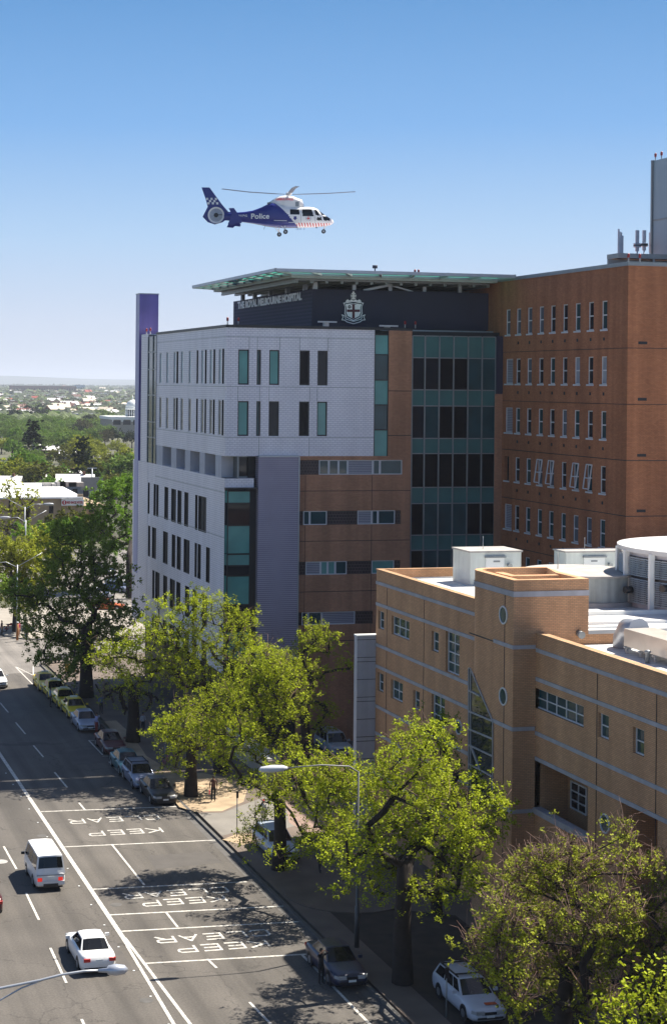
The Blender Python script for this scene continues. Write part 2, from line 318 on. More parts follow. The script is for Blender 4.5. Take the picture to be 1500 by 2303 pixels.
# ================================================================== HOSPITAL
YF = 130.0
def FX(u, v=1000): return float(onY(u, v, YF)[0])
def FZ(u, v): return float(onY(u, v, YF)[2])
XH = FX(508, 880)
def LY(u, v=1000): return float(onX(u, v, XH)[1])
def LZ(u, v): return float(onX(u, v, XH)[2])
XB = FX(1130, 900); YEND = LY(351); YBK = 163.0
zt = FZ(508, 736); zb = FZ(508, 1026)
hosp = empty('hospital_building', (XH, YF, 0), 'large hospital block with white glazed brick upper floors, navy sign box and green-edged roof canopy', 'building')
WINJOBS = []
def window(parent, plane, c, u0, u1, z0, z1, inset, glass, framem, fw=0.06, vb=(), hb=(), name='window', bw=None):
    """frame mesh plus a pane child, set back by inset from the wall plane"""
    u0, u1 = min(u0, u1), max(u0, u1); bw = bw or fw * 0.8
    P = (lambda u, z, d: (c + d, u, z)) if plane == 'X' else (lambda u, z, d: (u, c + d, z))
    fr = MB()
    def fb(a, b, lo, hi):
        p = P(a, lo, inset - 0.03); q = P(b, hi, inset + 0.05)
        fr.box(min(p[0], q[0]), max(p[0], q[0]), min(p[1], q[1]), max(p[1], q[1]), lo, hi)
    fb(u0, u0 + fw, z0, z1); fb(u1 - fw, u1, z0, z1); fb(u0 + fw, u1 - fw, z0, z0 + fw); fb(u0 + fw, u1 - fw, z1 - fw, z1)
    xs = [u0 + fw] + [u0 + (u1 - u0) * t for t in vb] + [u1 - fw]
    for t in vb:
        x = u0 + (u1 - u0) * t; fb(x - bw / 2, x + bw / 2, z0 + fw, z1 - fw)
    for t in hb:
        z = z0 + (z1 - z0) * t
        for a, b in zip(xs[:-1], xs[1:]):
            a2 = a if a == u0 + fw else a + bw / 2; b2 = b if b == u1 - fw else b - bw / 2
            fb(a2, b2, z - bw / 2, z + bw / 2)
    w = fr.build(name, framem, parent)
    pn = MB(); p = inset + 0.02
    pn.quad(P(u0 + 0.01, z0 + 0.01, p), P(u1 - 0.01, z0 + 0.01, p), P(u1 - 0.01, z1 - 0.01, p), P(u0 + 0.01, z1 - 0.01, p))
    pn.build('pane', glass, w)
    return w
# ---- white block, front
fw_h = []
zA = (FZ(546, 865), FZ(546, 786)); zB = (FZ(546, 980.5), FZ(546, 902))
cols = [(534.4, 558.8), (576, 585.6), (604, 627), (672, 695), (712.4, 735.4)]
gl = [['cornerteal', 'darkteal', 'cornerteal', 'blackglass', 'darkglass'], ['cornerteal', 'darkteal', 'darkglass', 'blackglass', 'palegreen']]
for r, zz in enumerate((zA, zB)):
    for i, (a, b) in enumerate(cols):
        h = (FX(a), FX(b), zz[0], zz[1]); fw_h.append(h)
        window(hosp, 'Y', YF, h[0], h[1], h[2], h[3], 0.12, M[gl[r][i]], M['black'], 0.10)
mb = MB(); mb.wall('Y', YF, XH, FX(840), zb, zt, fw_h, 0.22)
# ---- white block, left
z1 = (LZ(491, 854 + 9), LZ(491, 785)); z2 = (LZ(491, 978), LZ(491, 899))
pale = [(145, 157), (183, 195), (224, 236), (265, 278), (309, 322), (379, 393), (427, 441), (477, 491)]
darks = [(241, 248), (354, 360), (401, 407), (448, 455), (498, 505)]
cx = lambda t: 300 + t / 2.5
lh = []
for zz in (z1, z2):
    for kind, lst in (('p', pale), ('d', darks)):
        for a, b in lst:
            ya, yb = LY(cx(a - (1.5 if kind == 'd' else 0))), LY(cx(b + (1.5 if kind == 'd' else 0))); lh.append((ya, yb, zz[0], zz[1], 1))
            window(hosp, 'X', XH, ya, yb, zz[0], zz[1], 0.05 if kind == 'p' else 0.10, (mat('painted_sky_glass', (0.26, 0.38, 0.42), .08, var=.15, spec=.8) if zz is z1 else mat('mottled_glass', (0.16, 0.16, 0.15), .05, var=.8, scale=1.4, spec=.8)) if kind == 'p' else M['dark'], M['frame_white'] if kind == 'p' else M['black'], 0.06 if kind == 'p' else 0.05)  # upper row panes: pale sky reflection is put into the glass colour
mb.wall('X', XH, YF, YEND, zb, zt, lh, 0.45)
mb.quad((XH, YF, zb), (XH, YEND, zb), (FX(840), YEND, zb), (FX(840), YF, zb))   # soffit over the recess
zs = FZ(508, 1076); zk = FZ(508, 1100)
# lower left wall with dark slots
k5 = lambda t: 300 + t / 2.344
ky = lambda t: 980 + t / 2.344
rows = [[(75, 90, 240, 400), (111, 123, 250, 413), (125, 137, 252, 417), (168, 188, 266, 435), (204, 229, 277, 457), (237, 258, 287, 460), (273, 294, 297, 475), (330, 343, 313, 493), (347, 389, 318, 509)],
        [(84, 95, 468, 628), (105, 126, 477, 640), (163, 188, 500, 670), (209, 228, 518, 690), (236, 257, 528, 700), (272, 303, 543, 722), (330, 342, 567, 748), (346, 363, 572, 752), (390, 410, 590, 775)],
        [(109, 120, 706, 868), (124, 147, 712, 873), (166, 187, 736, 900), (201, 228, 752, 915), (235, 257, 768, 930), (281, 304, 793, 955), (321, 345, 812, 975), (372, 398, 838, 1002)]]
YL = LY(331)
ll = []
for r in rows:
    # one sill and head height per storey, measured on the nearest slots
    zlo = np.mean([LZ(k5(a), ky(d)) for a, b, c_, d in r[3:]]); zhi = np.mean([LZ(k5(a), ky(c_)) for a, b, c_, d in r[3:]])
    for a, b, c_, d in r:
        ya, yb = LY(k5(a)), LY(k5(b)); ll.append((ya, yb, zlo, zhi))
        window(hosp, 'X', XH, ya, yb, zlo, zhi, 0.15, M['dark'], M['black'], 0.05, vb=(0.5,) if abs(b - a) > 17 else ())
        if r is rows[2] and a > 100:
            dz = zhi - zlo
lowz = [(h[0], h[1], h[2] - 4.05, h[3] - 4.05) for h in ll[-8:]]
for h in lowz:
    window(hosp, 'X', XH, *h, 0.15, M['dark'], M['black'], 0.05); ll.append(h)
mb.wall('X', XH, YF, YEND + 3, 5.9, zs, ll, 0.5, 0, 1); mb.quad((XH, YF, 5.9), (XH, YEND + 3, 5.9), (XH + 1.3, YEND + 3, 5.9), (XH + 1.3, YF, 5.9))
mb.wall('Y', YF, XH, FX(572), zk, zs)
mb.quad((XH, YF, zs), (XH, YEND, zs), (XH + 1.2, YEND, zs), (XH + 1.2, YF, zs)); mb.quad((XH, YF, zs), (FX(575), YF, zs), (FX(575), YF + 1.2, zs), (XH, YF + 1.2, zs))
# far piers of the left face
mb.wall('X', XH, LY(332.5), LY(316.5), zs, LZ(325, 755)); mb.box(XH, XH + 2, LY(332.5), LY(316.5), LZ(325, 755), LZ(325, 752))
mb.box(XH - 0.02, XH + 2.6, YEND + 3.02, LY(312) + 2.2, 5.9, zs - 0.02)
mb.build('white_brick_wall', [M['wbrick'], M['black']], hosp)
jl = MB()   # movement joints in the white brickwork
for u in (558, 576.5, 627, 671.5, 735):
    x = FX(u)
    jl.box(x, x + 0.035, YF - 0.012, YF, zA[1], zt - 0.75)
for u in (534, 582.5, 604, 695, 712): jl.box(FX(u), FX(u) + 0.035, YF - 0.012, YF, zB[1], FZ(546, 870))
for u in (582, 695): jl.box(FX(u), FX(u) + 0.035, YF - 0.012, YF, zb, zB[0] - 0.1)
for z in (zt - 0.75, FZ(546, 870), FZ(546, 984)):
    jl.box(XH, FX(840), YF - 0.015, YF - 0.002, z, z + 0.035); jl.box(XH - 0.015, XH - 0.002, YF, YEND, z, z + 0.035)
jl.box(XH - 0.015, XH - 0.002, YF, YEND, zs - 1.15, zs - 1.11)
jl.box(XH - 0.015, XH - 0.002, YF, YEND, FZ(508, 1210), FZ(508, 1210) + 0.04)
jl.build('expansion_joint', M['frame_grey'], hosp)
cp = MB(); cp.box(XH - 0.06, FX(925), YF - 0.06, YF + 0.3, zt, zt + 0.22); cp.box(XH - 0.06, XH + 0.3, YF + 0.3, YEND, zt, zt + 0.22)
cp.build('parapet_coping', M['black'], hosp)
# ---- recessed window band with white piers
for a, b in ((130, 165), (213, 243), (291, 320), (373, 402), (462, 495)):
    rb = MB(); rb.box(XH + 0.02, XH + 1.15, LY(cx(b)), LY(cx(a)), zs, zb); rb.build('pier', M['panelgrey'], hosp)
for a, b in ((166, 212), (244, 290), (321, 372), (403, 461), (496, 519)):
    window(hosp, 'X', XH + 1.0, LY(cx(b), 1050), LY(cx(a), 1050), zs, zb, 0, mat('curtained_glass', (.055, .05, .055), .35, var=.4, scale=1.2, spec=.25), M['frame_grey'], 0.08, vb=(0.33, 0.66))
window(hosp, 'Y', YF, XH + 1.1, FX(570), zs, zb, 1.0, M['darkglass'], M['frame_grey'], 0.10, vb=(0.25,))
# ---- corner glazing, dark reveal, ribbed panel
gy = [(290, 353, 'cornerteal'), (355, 470, 'darkglass'), (472, 620, 'cornerteal'), (624, 682, 'palegreen'), (684, 735, 'darkglass'), (738, 888, 'cornerteal'), (890, 1030, 'darkglass'), (1032, 1180, 'cornerteal'), (1182, 1400, 'darkglass')]
xg = FX(563)
cg = MB(); cgm = [M['cornerteal'], M['darkglass'], M['palegreen'], M['black']]
for a, b, g in gy:
    za, zb_ = FZ(530, ky(b)), FZ(530, ky(a)); i = [x.name for x in cgm].index(M[g].name)
    cg.quad((XH + 0.25, YF, za), (xg, YF, za), (xg, YF, zb_), (XH + 0.25, YF, zb_), i)
    cg.quad((XH + 0.001, YF + 0.3, za), (XH + 0.25, YF, za), (XH + 0.25, YF, zb_), (XH + 0.001, YF + 0.3, zb_), i)
    cg.box(XH + 0.25, xg, YF - 0.04, YF - 0.003, zb_ - 0.07, zb_ + 0.02, 3)
cg.box(XH + 0.22, XH + 0.30, YF - 0.05, YF, 0, zk, 3)
cg.box(XH, FX(578), YF - 0.3, YF + 0.2, zk - 0.02, zk + 0.12, 3)
cg.build('corner_glazing', cgm, hosp)
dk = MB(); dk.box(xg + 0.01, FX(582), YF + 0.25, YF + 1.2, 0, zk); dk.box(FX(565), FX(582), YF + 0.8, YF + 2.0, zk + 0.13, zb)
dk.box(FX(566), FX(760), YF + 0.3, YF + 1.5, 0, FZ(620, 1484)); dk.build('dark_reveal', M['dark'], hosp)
lv = MB(); lv.box(FX(580), FX(670), YF - 0.3, YF + 0.6, FZ(620, 1483), zb - 0.05); lv.build('ribbed_metal_panel', M['louver'], hosp)
tr = MB(); tr.box(FX(670) - 0.02, FX(670) + 0.07, YF - 0.38, YF - 0.02, FZ(620, 1483), zb - 0.02); tr.box(FX(580), FX(670) - 0.03, YF - 0.38, YF - 0.02, zb - 0.049, zb + 0.06); tr.build('metal_trim', M['steel'], hosp)
# ---- teal strip beside the white block
ts = MB(); tm = [M['cornerteal'], M['darkteal'], M['black']]
for a, b, i in ((754, 797, 0), (799, 854, 1), (856, 910, 0), (912, 966, 1), (968, 1030, 0)):
    za, zb_ = FZ(855, b), FZ(855, a); ts.quad((FX(840), YF + 0.1, za), (FX(872), YF + 0.1, za), (FX(872), YF + 0.1, zb_), (FX(840), YF + 0.1, zb_), i)
    ts.box(FX(840), FX(872), YF + 0.02, YF + 0.09, zb_, zb_ + 0.09, 2)
ts.box(FX(840), FX(840) + 0.07, YF - 0.01, YF + 0.09, zb, zt, 2); ts.box(FX(871), FX(872), YF - 0.01, YF + 0.09, zb, zt, 2)
ts.build('strip_glazing', tm, hosp)
# ---- tan brick front with strip windows
segs = [[(128, 205), [('b', 870, 980), ('w', 981, 1032), ('w', 1033, 1083), ('w', 1084, 1131), ('l', 1132, 1264), ('w', 1265, 1301), ('w', 1302, 1418)]],
        [(395, 468), [('b', 870, 900), ('w', 901, 934), ('w', 935, 1025), ('b', 1026, 1186), ('l', 1187, 1261), ('w', 1262, 1293), ('w', 1294, 1383), ('b', 1384, 1414)]],
        [(660, 730), [('b', 870, 915), ('l', 916, 994), ('p', 995, 1031), ('p', 1032, 1071), ('w', 1072, 1132), ('b', 1133, 1262), ('p', 1263, 1381), ('b', 1382, 1414)]],
        [(925, 993), [('b', 870, 897), ('w', 898, 931), ('w', 932, 1003), ('l', 1004, 1178), ('b', 1179, 1272)]]]
th = []
for (a, b), row in segs:
    za, zb_ = FZ(790, ky(b)), FZ(790, ky(a))
    th.append((FX(k5(row[0][1])), FX(k5(row[-1][2])), za, zb_))
    for kind, s0, s1 in row:
        x0, x1 = FX(k5(s0)), FX(k5(s1))
        if kind == 'b': q = MB(); q.box(x0 + 0.01, x1 - 0.01, YF + 0.10, YF + 0.3, za, zb_); q.build('dark_brick_panel', M['darkbrick'], hosp)
        else: window(hosp, 'Y', YF, x0, x1, za, zb_, 0.08, {'w': M['darkteal'], 'l': M['louverw'], 'p': M['palegreen']}[kind], M['frame_white'], 0.07, name='louvre_window' if kind == 'l' else 'window')
tb = MB(); tb.wall('Y', YF, FX(670), FX(924), 0, zb, th, 0.28); tb.wall('Y', YF, FX(872), FX(924), zb, zt - 0.02)
tb.wall('Y', YF + 0.05, FX(1112), XB, 0, FZ(1120, 886))
tb.build('tan_brick_wall', M['tanbrick'], hosp)
jj = MB()
for yy in (292, 555, 820, 1080): jj.box(FX(670) + 0.1, FX(924), YF - 0.012, YF - 0.002, FZ(790, ky(yy)), FZ(790, ky(yy)) + 0.05)
for uu in (908, 1258): jj.box(FX(k5(uu)), FX(k5(uu)) + 0.04, YF - 0.013, YF - 0.003, 0.2, FZ(790, ky(470))); jj.box(FX(k5(uu)), FX(k5(uu)) + 0.04, YF - 0.013, YF - 0.003, FZ(790, ky(392)), FZ(790, ky(208)))
for vv in (880, 980): jj.box(FX(872), FX(924), YF - 0.012, YF - 0.002, FZ(900, vv), FZ(900, vv) + 0.05)
jj.build('expansion_joint', M['dark'], hosp)
# ---- curtain wall
cw = [924.6, 953, 985.3, 1017.3, 1049.7, 1081.3, 1111.7]
ry = [756, 805, 877, 913, 986, 1020, 1096, 1132, 1203, 1237, 1310, 1345, 1420, 1455, 1530, 1660]
cm = [M['tealglass'], M['darkglass'], M['blackglass'], M['darkteal'], M['greyglass']]
pat = {1: (1, 1, 2, 2, 3, 3), 3: (1, 3, 2, 2, 3, 3), 5: (2, 2, 2, 2, 2, 2), 7: (2, 3, 3, 3, 2, 2), 9: (2, 3, 3, 2, 2, 2), 11: (2, 2, 3, 2, 2, 2), 13: (2, 2, 2, 2, 2, 2)}
YC = YF + 0.35
fr = MB(); fr.quad((FX(924), YF, 0), (FX(924), YC, 0), (FX(924), YC, zt), (FX(924), YF, zt))
def CX(u): return float(onY(u, 1000, YC)[0])
def CZ(v): return float(onY(985, v, YC)[2])
for u in cw: fr.box(CX(u) - 0.05, CX(u) + 0.05, YC - 0.10, YC - 0.004, 0, CZ(756))
for v in ry[:-1]: 
    for a, b in zip(cw[:-1], cw[1:]): fr.box(CX(a) + 0.05, CX(b) - 0.05, YC - 0.08, YC - 0.004, CZ(v) - 0.04, CZ(v) + 0.04)
cwf = fr.build('curtain_wall_frame', M['frame_grey'], hosp)
for j in range(len(ry) - 1):
    for i in range(6):
        g = 0 if j % 2 == 0 else pat.get(j, (2,) * 6)[i]
        if j > 11: continue
        q = MB(); q.quad((CX(cw[i]), YC, CZ(ry[j + 1])), (CX(cw[i + 1]), YC, CZ(ry[j + 1])), (CX(cw[i + 1]), YC, CZ(ry[j])), (CX(cw[i]), YC, CZ(ry[j])))
        q.build('glass_panel', cm[g], cwf)
q = MB(); q.box(CX(cw[0]), CX(cw[-1]), YC, YC + 0.3, 0, CZ(ry[12])); q.build('lower_wall', M['darkglass'], hosp)
# ---- roof-level structures
YN = 133.0
NX0 = float(onY(701.5, 700, YN)[0]); nzt = float(onY(701.5, 650, YN)[2]); nzb = float(onY(1000, 741, YN)[2]); NYE = float(onX(525.5, 675, NX0)[1])
nb = MB(); nb.box(NX0, XB + 2, YN, NYE, nzb, nzt, 0)
nb.f.pop(2 + 0) if False else None
nbo = nb.build('navy_sign_box', [M['navy'], M['navyrib']], hosp)
nbo.data.polygons[5].material_index = 1
q = MB(); q.box(NX0 + 0.5, XB + 1, YN + 0.4, NYE - 0.4, zt - 1, nzb - 0.003); q.box(CX(1112), XB, YF + 0.02, YF + 0.5, FZ(1120, 886), FZ(1120, 756)); q.build('dark_reveal', M['navy'], hosp)
q = MB(); q.box(FX(875), XB, YN - 1.0, YN - 0.85, onY(1000, 748, YN)[2], onY(1000, 744, YN)[2])
for u in (875, 1030, 1122): q.box(FX(u), FX(u) + 0.15, YN - 0.8, YN - 0.65, zt - 0.5, onY(1000, 745, YN)[2])
q.build('roof_beam', M['steel'], hosp)
for u, v in ((727, 735), (865, 744)):
    q = MB(); x = FX(u); z = FZ(u, v)
    q.box(x, x + 0.4, YF + 0.05, YF + 0.4, zt + 0.22, z + 0.35); q.bar((x - 0.6, YF - 0.1, z + 0.4), (x + 1.0, YF - 0.1, z + 0.4), 0.12); q.build('floodlight', M['panelgrey'], hosp)
# purple tower slab at the far end of the left face
pt = MB(); PY = LY(312.5)
ptz = float(onX(309, 663, XH)[2]); px1 = float(onY(357, 700, PY)[0])
pt.box(XH - 0.05, px1, PY, PY + 1.6, LZ(312, 1290), ptz, 0)
ptm = pt.build('purple_fin', [M['purple'], M['lilac']], hosp); ptm.data.polygons[5].material_index = 1
q = MB(); q.box(XH - 0.08, px1 + 0.03, PY - 0.03, PY + 1.63, ptz + 0.002, ptz + 0.1); q.build('fin_cap', M['steel'], hosp)
q = MB(); ya, yb = LY(332.5), YEND
q.quad((XH + 0.02, ya, zs), (XH + 0.02, yb, zs), (XH + 0.02, yb, LZ(345, 756)), (XH + 0.02, ya, LZ(345, 756)), 0)
for y in (ya, (ya * 0.4 + yb * 0.6), yb - 0.1): q.box(XH - 0.06, XH + 0.015, y, y + 0.1, zs, LZ(345, 756), 1)
for v in (793, 832, 890, 950, 985): q.box(XH - 0.05, XH + 0.015, yb, ya, LZ(342, v), LZ(342, v) + 0.1, 1)
q.build('stair_glazing', [M['darkteal'], M['frame_grey']], hosp)
# core that closes the volume and carries the roof
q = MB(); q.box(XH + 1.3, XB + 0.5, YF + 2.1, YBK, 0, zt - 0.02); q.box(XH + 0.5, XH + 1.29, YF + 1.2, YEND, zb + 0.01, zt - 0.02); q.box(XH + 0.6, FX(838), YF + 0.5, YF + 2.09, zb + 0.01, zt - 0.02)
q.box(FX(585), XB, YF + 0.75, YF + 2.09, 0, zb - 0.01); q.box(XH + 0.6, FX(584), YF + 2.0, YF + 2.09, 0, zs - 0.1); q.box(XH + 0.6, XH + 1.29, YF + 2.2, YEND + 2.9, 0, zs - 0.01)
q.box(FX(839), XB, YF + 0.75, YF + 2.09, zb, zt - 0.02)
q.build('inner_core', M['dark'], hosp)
# lettering
n0 = onX(536.5, 695.5, NX0); n1 = onX(680, 679, NX0)
hgt = float(onX(536.5, 679, NX0)[2] - onX(536.5, 695.5, NX0)[2])
text_part('sign_lettering', 'THE ROYAL MELBOURNE HOSPITAL', (NX0 - 0.06, n0[1], n0[2] + 0.0), (0, -1, 0), (0, 0, 1), hgt, float(n0[1] - n1[1]), M['cream_letter'], hosp, 0.02, 0.05)
# crest
CR = MB(); cxx = 795.0
def cpt(u, v, d): p = onY(cxx + u, v, YN - d); return (float(p[0]), YN - d, float(p[2]))
def cpoly(pts, d, m): CR.slab([cpt(u, v, d) for u, v in pts], (0, 1, 0), 0.03, m)
shield = [(-23, 681), (-12, 679), (0, 683), (12, 679), (23, 681), (19, 690), (20, 705), (16, 714), (0, 722), (-16, 714), (-20, 705), (-19, 690)]
sc_ = lambda pts, s, cy=698: [(u * s, cy + (v - cy) * s) for u, v in pts]
cpoly(sc_(shield, 1.0), 0.04, 0); cpoly(sc_(shield, 0.90), 0.08, 1); cpoly(sc_(shield, 0.80), 0.12, 0)
cpoly([(-2.6, 684), (2.6, 684), (2.6, 716), (-2.6, 716)], 0.16, 2); cpoly([(-14.5, 696), (-2.7, 696), (-2.7, 701.5), (-14.5, 701.5)], 0.16, 2); cpoly([(2.7, 696), (14.5, 696), (14.5, 701.5), (2.7, 701.5)], 0.16, 2)
star = [((4.6 if i % 2 else 2.6) * math.cos(i * math.pi / 8) - 9, 690 + (4.6 if i % 2 else 2.6) * math.sin(i * math.pi / 8)) for i in range(16)]
cpoly(star, 0.16, 1); cpoly([(1.2 * math.cos(i * 1.05) - 9, 690 + 1.2 * math.sin(i * 1.05)) for i in range(6)], 0.20, 0)
rib = [(-27, 707), (-20, 709), (-17, 717), (0, 722), (17, 717), (20, 709), (27, 707), (24, 713), (27, 720), (20, 721), (15, 725), (0, 729), (-15, 725), (-20, 721), (-27, 720), (-24, 713)]
cpoly(rib, 0.22, 0)
cpoly([(-24, 709.5), (-21, 711), (-18, 718.5), (0, 723.8), (18, 718.5), (21, 711), (24, 709.5), (22, 713.5), (24.5, 718.5), (19.5, 718.8), (14, 723), (0, 727), (-14, 723), (-19.5, 718.8), (-24.5, 718.5), (-22, 713.5)], 0.26, 1)
cpoly([(-16, 675.5), (16, 675.5), (18, 679), (-18, 679)], 0.05, 0)
for du in (-13, -4.5, 4.5, 13): cpoly([(du - 3.6, 676), (du, 672.8), (du + 3.6, 676)], 0.09, 0)
for k, (v, w) in enumerate(((671, 5), (667.5, 6), (664, 6.5), (660.5, 4.5), (657.5, 2.5))): cpoly([(-w, v - 1), (w, v - 1), (w, v + 0.9), (-w, v + 0.9)], 0.05, 0)
cpoly([(-1.2, 655), (1.2, 655), (1.2, 674), (-1.2, 674)], 0.09, 0)
CR.build('crest', [M['cream_letter'], M['navy'], M['maroon']], hosp, label='white shield crest with a maroon cross and ribbon')
# ---- helipad deck and its safety net canopy
zi = float(onY(655, 623, 131.0)[2]); XI = float(onY(655, 623, 131.0)[0]); XO = float(onY(620, 606, 127.6)[0]); zo = float(onY(620, 607, 127.6)[2])
YI1 = float(onX(481, 655, XI)[1]); YO1 = float(onX(435, 644, XO)[1]); XR1 = float(onY(1158, 628, 127.6)[0]); XRI = XR1
q = MB(); q.box(XI, XRI, 131.0, YI1, zi - 0.05, zi + 0.35); q.build('helipad_deck', M['panelgrey'], hosp)
q = MB(); q.box(XI + 0.6, XRI - 0.3, 131.8, YI1 - 0.6, zi - 0.2, zi - 0.06)
for k in range(14):
    x = XI + 0.6 + k * (XRI - XI - 1.2) / 13; q.box(x, x + 0.25, 131.75, YI1 - 0.5, zi - 0.4, zi - 0.21)
q.build('deck_beams', M['frame_grey'], hosp)
net = MB(); nf = MB()
def I(x): return Vector((x, 131.0, zi + 0.30))
inner = [Vector((XI, YI1, zi + 0.3)), Vector((XI, 131.0, zi + 0.3)), Vector((XRI, 131.0, zi + 0.3))]
outer = [Vector((XO, YO1, zo)), Vector((XO, 127.6, zo)), Vector((XR1, 127.6, zo))]
for s in (0, 1):
    a0, a1, b0, b1 = inner[s], inner[s + 1], outer[s], outer[s + 1]; n = 9 if s == 0 else 7
    nf.bar(a0, a1, 0.28, 0.35); nf.bar(b0, b1, 0.22, 0.25)
    nf.bar(a0.lerp(b0, 0.5), a1.lerp(b1, 0.5), 0.1)
    for k in range(n + 1):
        t = k / n; p = a0.lerp(a1, t); r = b0.lerp(b1, t); nf.bar(p, r, 0.16, 0.3)
    for k in range(n):
        t0, t1 = (k + 0.06) / n, (k + 0.94) / n
        p0, p1, r_0, r_1 = a0.lerp(a1, t0), a0.lerp(a1, t1), b0.lerp(b1, t0), b0.lerp(b1, t1)
        if s == 0: net.quad(p0.lerp(r_0, .12), p0.lerp(p1, .62).lerp(r_0.lerp(r_1, .62), .12), p0.lerp(p1, .62).lerp(r_0.lerp(r_1, .62), .9), p0.lerp(r_0, .9))
        else: net.quad(p0.lerp(r_0, .1), p1.lerp(r_1, .1), p1.lerp(r_1, .92), p0.lerp(r_0, .92))
nf.build('canopy_frame', M['steel'], hosp); net.build('green_canopy_glass', M['net'], hosp)
for u in (539, 566, 601, 639, 678, 711): 
    y = float(onX(u, 660, NX0)[1]) if u < 700 else YN + 0.2
    q = MB(); q.box(NX0 + 0.2, NX0 + 0.55, y, y + 0.35, nzt - 0.2, zi - 0.05); q.build('canopy_post', M['steel'], hosp)
for u in (795, 876, 953, 1033, 1122):
    x = float(onY(u, 640, YN)[0]); q = MB(); q.box(x, x + 0.3, YN + 0.2, YN + 0.5, nzt - 0.2, zi - 0.05)
    if u == 876: q.bar((x + 0.15, YN + 0.35, zi - 0.3), (x - 2.2, YN + 0.35, nzt), 0.2); q.bar((x + 0.15, YN + 0.35, zi - 0.3), (x + 2.2, YN + 0.35, nzt), 0.14)
    q.build('canopy_post', M['steel'], hosp)
q = MB(); q.box(NX0 + 1.6, XB, YN + 4, NYE - 2, nzt, zi - 0.45); q.build('plant_screen', M['dark'], hosp)
def warn_lamps(parent, x, y, z, along='x', n=2, d=0.9):
    for k in range(n):
        p = (x + (k * d if along == 'x' else 0), y + (k * d if along == 'y' else 0))
        b = MB(); b.tube([(p[0], p[1], z), (p[0], p[1], z + 0.35)], [0.05, 0.05], 6, 0); b.tube([(p[0], p[1], z + 0.3), (p[0], p[1], z + 0.5), (p[0], p[1], z + 0.6)], [0.09, 0.10, 0.05], 8, 1)
        b.build('obstruction_light', [M['steel'], mat('dark_red_lens', (.25, .012, .02), .35)], parent)
warn_lamps(hosp, XH + 0.15, YF + 0.2, zt + 0.22, 'x'); warn_lamps(hosp, XH + 0.3, LY(321), LZ(325, 752), 'y', 2, -1.6)
warn_lamps(hosp, FX(909), YF + 0.1, zt + 0.2, 'x')
for u in (933, 941): warn_lamps(hosp, float(onY(u, 610, 131)[0]), 131, zi + 0.3, 'x', 1)
q = MB(); q.tube([(float(onY(845, 612, 131)[0]), 131.2, zi + 0.3), (float(onY(845, 612, 131)[0]), 131.2, zi + 0.9)], [0.05, 0.05]); q.tube([(float(onY(845, 612, 131)[0]), 131.2, zi + 0.9), (float(onY(845, 612, 131)[0]), 131.2, zi + 1.15)], [0.22, 0.22]); q.build('wind_sensor', M['navy'], hosp)

# ================================================================== BRICK TOWER
YT = float(onX(1412.5, 592, XB)[1])
def BZ(u, v): return float(onX(u, v, XB)[2])
def BY(u, v=900): return float(onX(u, v, XB)[1])
bz = BZ(1413, 597)
tower = empty('brick_building', (XB, YT, 0), 'tall red-brown brick block with rows of narrow white-framed windows, right of the hospital', 'building')
k4 = lambda t: 800 + t / 2.143
kz = lambda t: 580 + t / 2.143
colx = [(718, 740), (768, 791), (821, 845), (877, 901), (932, 957), (991, 1016), (1050, 1077), (1114, 1141), (1178, 1206)]
rowz = [(208, 345), (475, 609), (738, 872), (1002, 1133), (1260, 1394), (1524, 1656), (1786, 1918)]
bh = []
rng = random.Random(5)
for r, (a, b) in enumerate(rowz):
    zhi, zlo = BZ(k4(1178), kz(a)), BZ(k4(1178), kz(b))
    for i, (c0, c1) in enumerate(colx):
        if i == 0 and r in (1, 2, 4): c1 = 755
        y0, y1 = BY(k4(c1)), BY(k4(c0)); bh.append((y0, y1, zlo, zhi))
        if i == 0 and r in (1, 2, 4): window(tower, 'X', XB, y0, y1, zlo, zhi, 0.15, M['louverw'], M['frame_white'], 0.08, name='louvre_window')
        elif i == 0 and r == 3: window(tower, 'X', XB, y0, y1, zlo, zhi, 0.3, M['blackglass'], M['black'], 0.06)
        else:
            g = M[rng.choice(['darkglass', 'darkteal', 'greyglass', 'darkglass', 'blind' if r in (1, 2) else 'greyglass'])]
            w = window(tower, 'X', XB, y0, y1, zlo, zhi, 0.12, g, M['frame_white'], 0.075, hb=(0.5,), bw=0.09)
            if r == 3 and i in (3, 4, 6, 7):   # top hung sashes pushed open
                q = MB(); ym = (y0 + y1) / 2; t = 0.28
                for (ua, za), (ub, zb2) in (((y0, zlo + .2), (y1, zlo + .2)), ((y0, zhi), (y1, zhi)), ((y0, zlo + .2), (y0, zhi)), ((y1, zlo + .2), (y1, zhi)), ((y0, (zlo + zhi) / 2), (y1, (zlo + zhi) / 2))):
                    off = lambda z: XB - t * (zhi - z) / (zhi - zlo) - 0.03
                    q.bar((off(za), ua, za), (off(zb2), ub, zb2), 0.07)
                q.build('open_sash', M['frame_white'], w)
XT1 = XB + 45
tw = MB(); tw.wall('X', XB, YT, YF + 34, 0, bz, bh, 0.3); tw.wall('Y', YT, XB, XT1, 0, bz); tw.box(XB + 0.4, XT1, YT + 0.4, YF + 34, 0, bz - 0.1)
tw.build('brick_wall', M['redbrick'], tower)
for w_, h in zip([c for c in tower.children if c.name.split('.')[0] in ('window', 'louvre_window')], bh):
    q = MB(); q.box(XB - 0.07, XB + 0.02, h[0] - 0.08, h[1] + 0.08, h[2] - 0.13, h[2] - 0.01); q.build('sill', M['frame_white'], w_)
q = MB(); q.box(XB - 0.08, XT1, YT - 0.08, YT + 0.5, bz, bz + 0.28); q.box(XB - 0.08, XB + 0.5, YT + 0.5, YF + 34, bz, bz + 0.28); q.build('parapet_coping', M['frame_grey'], tower)
q = MB()
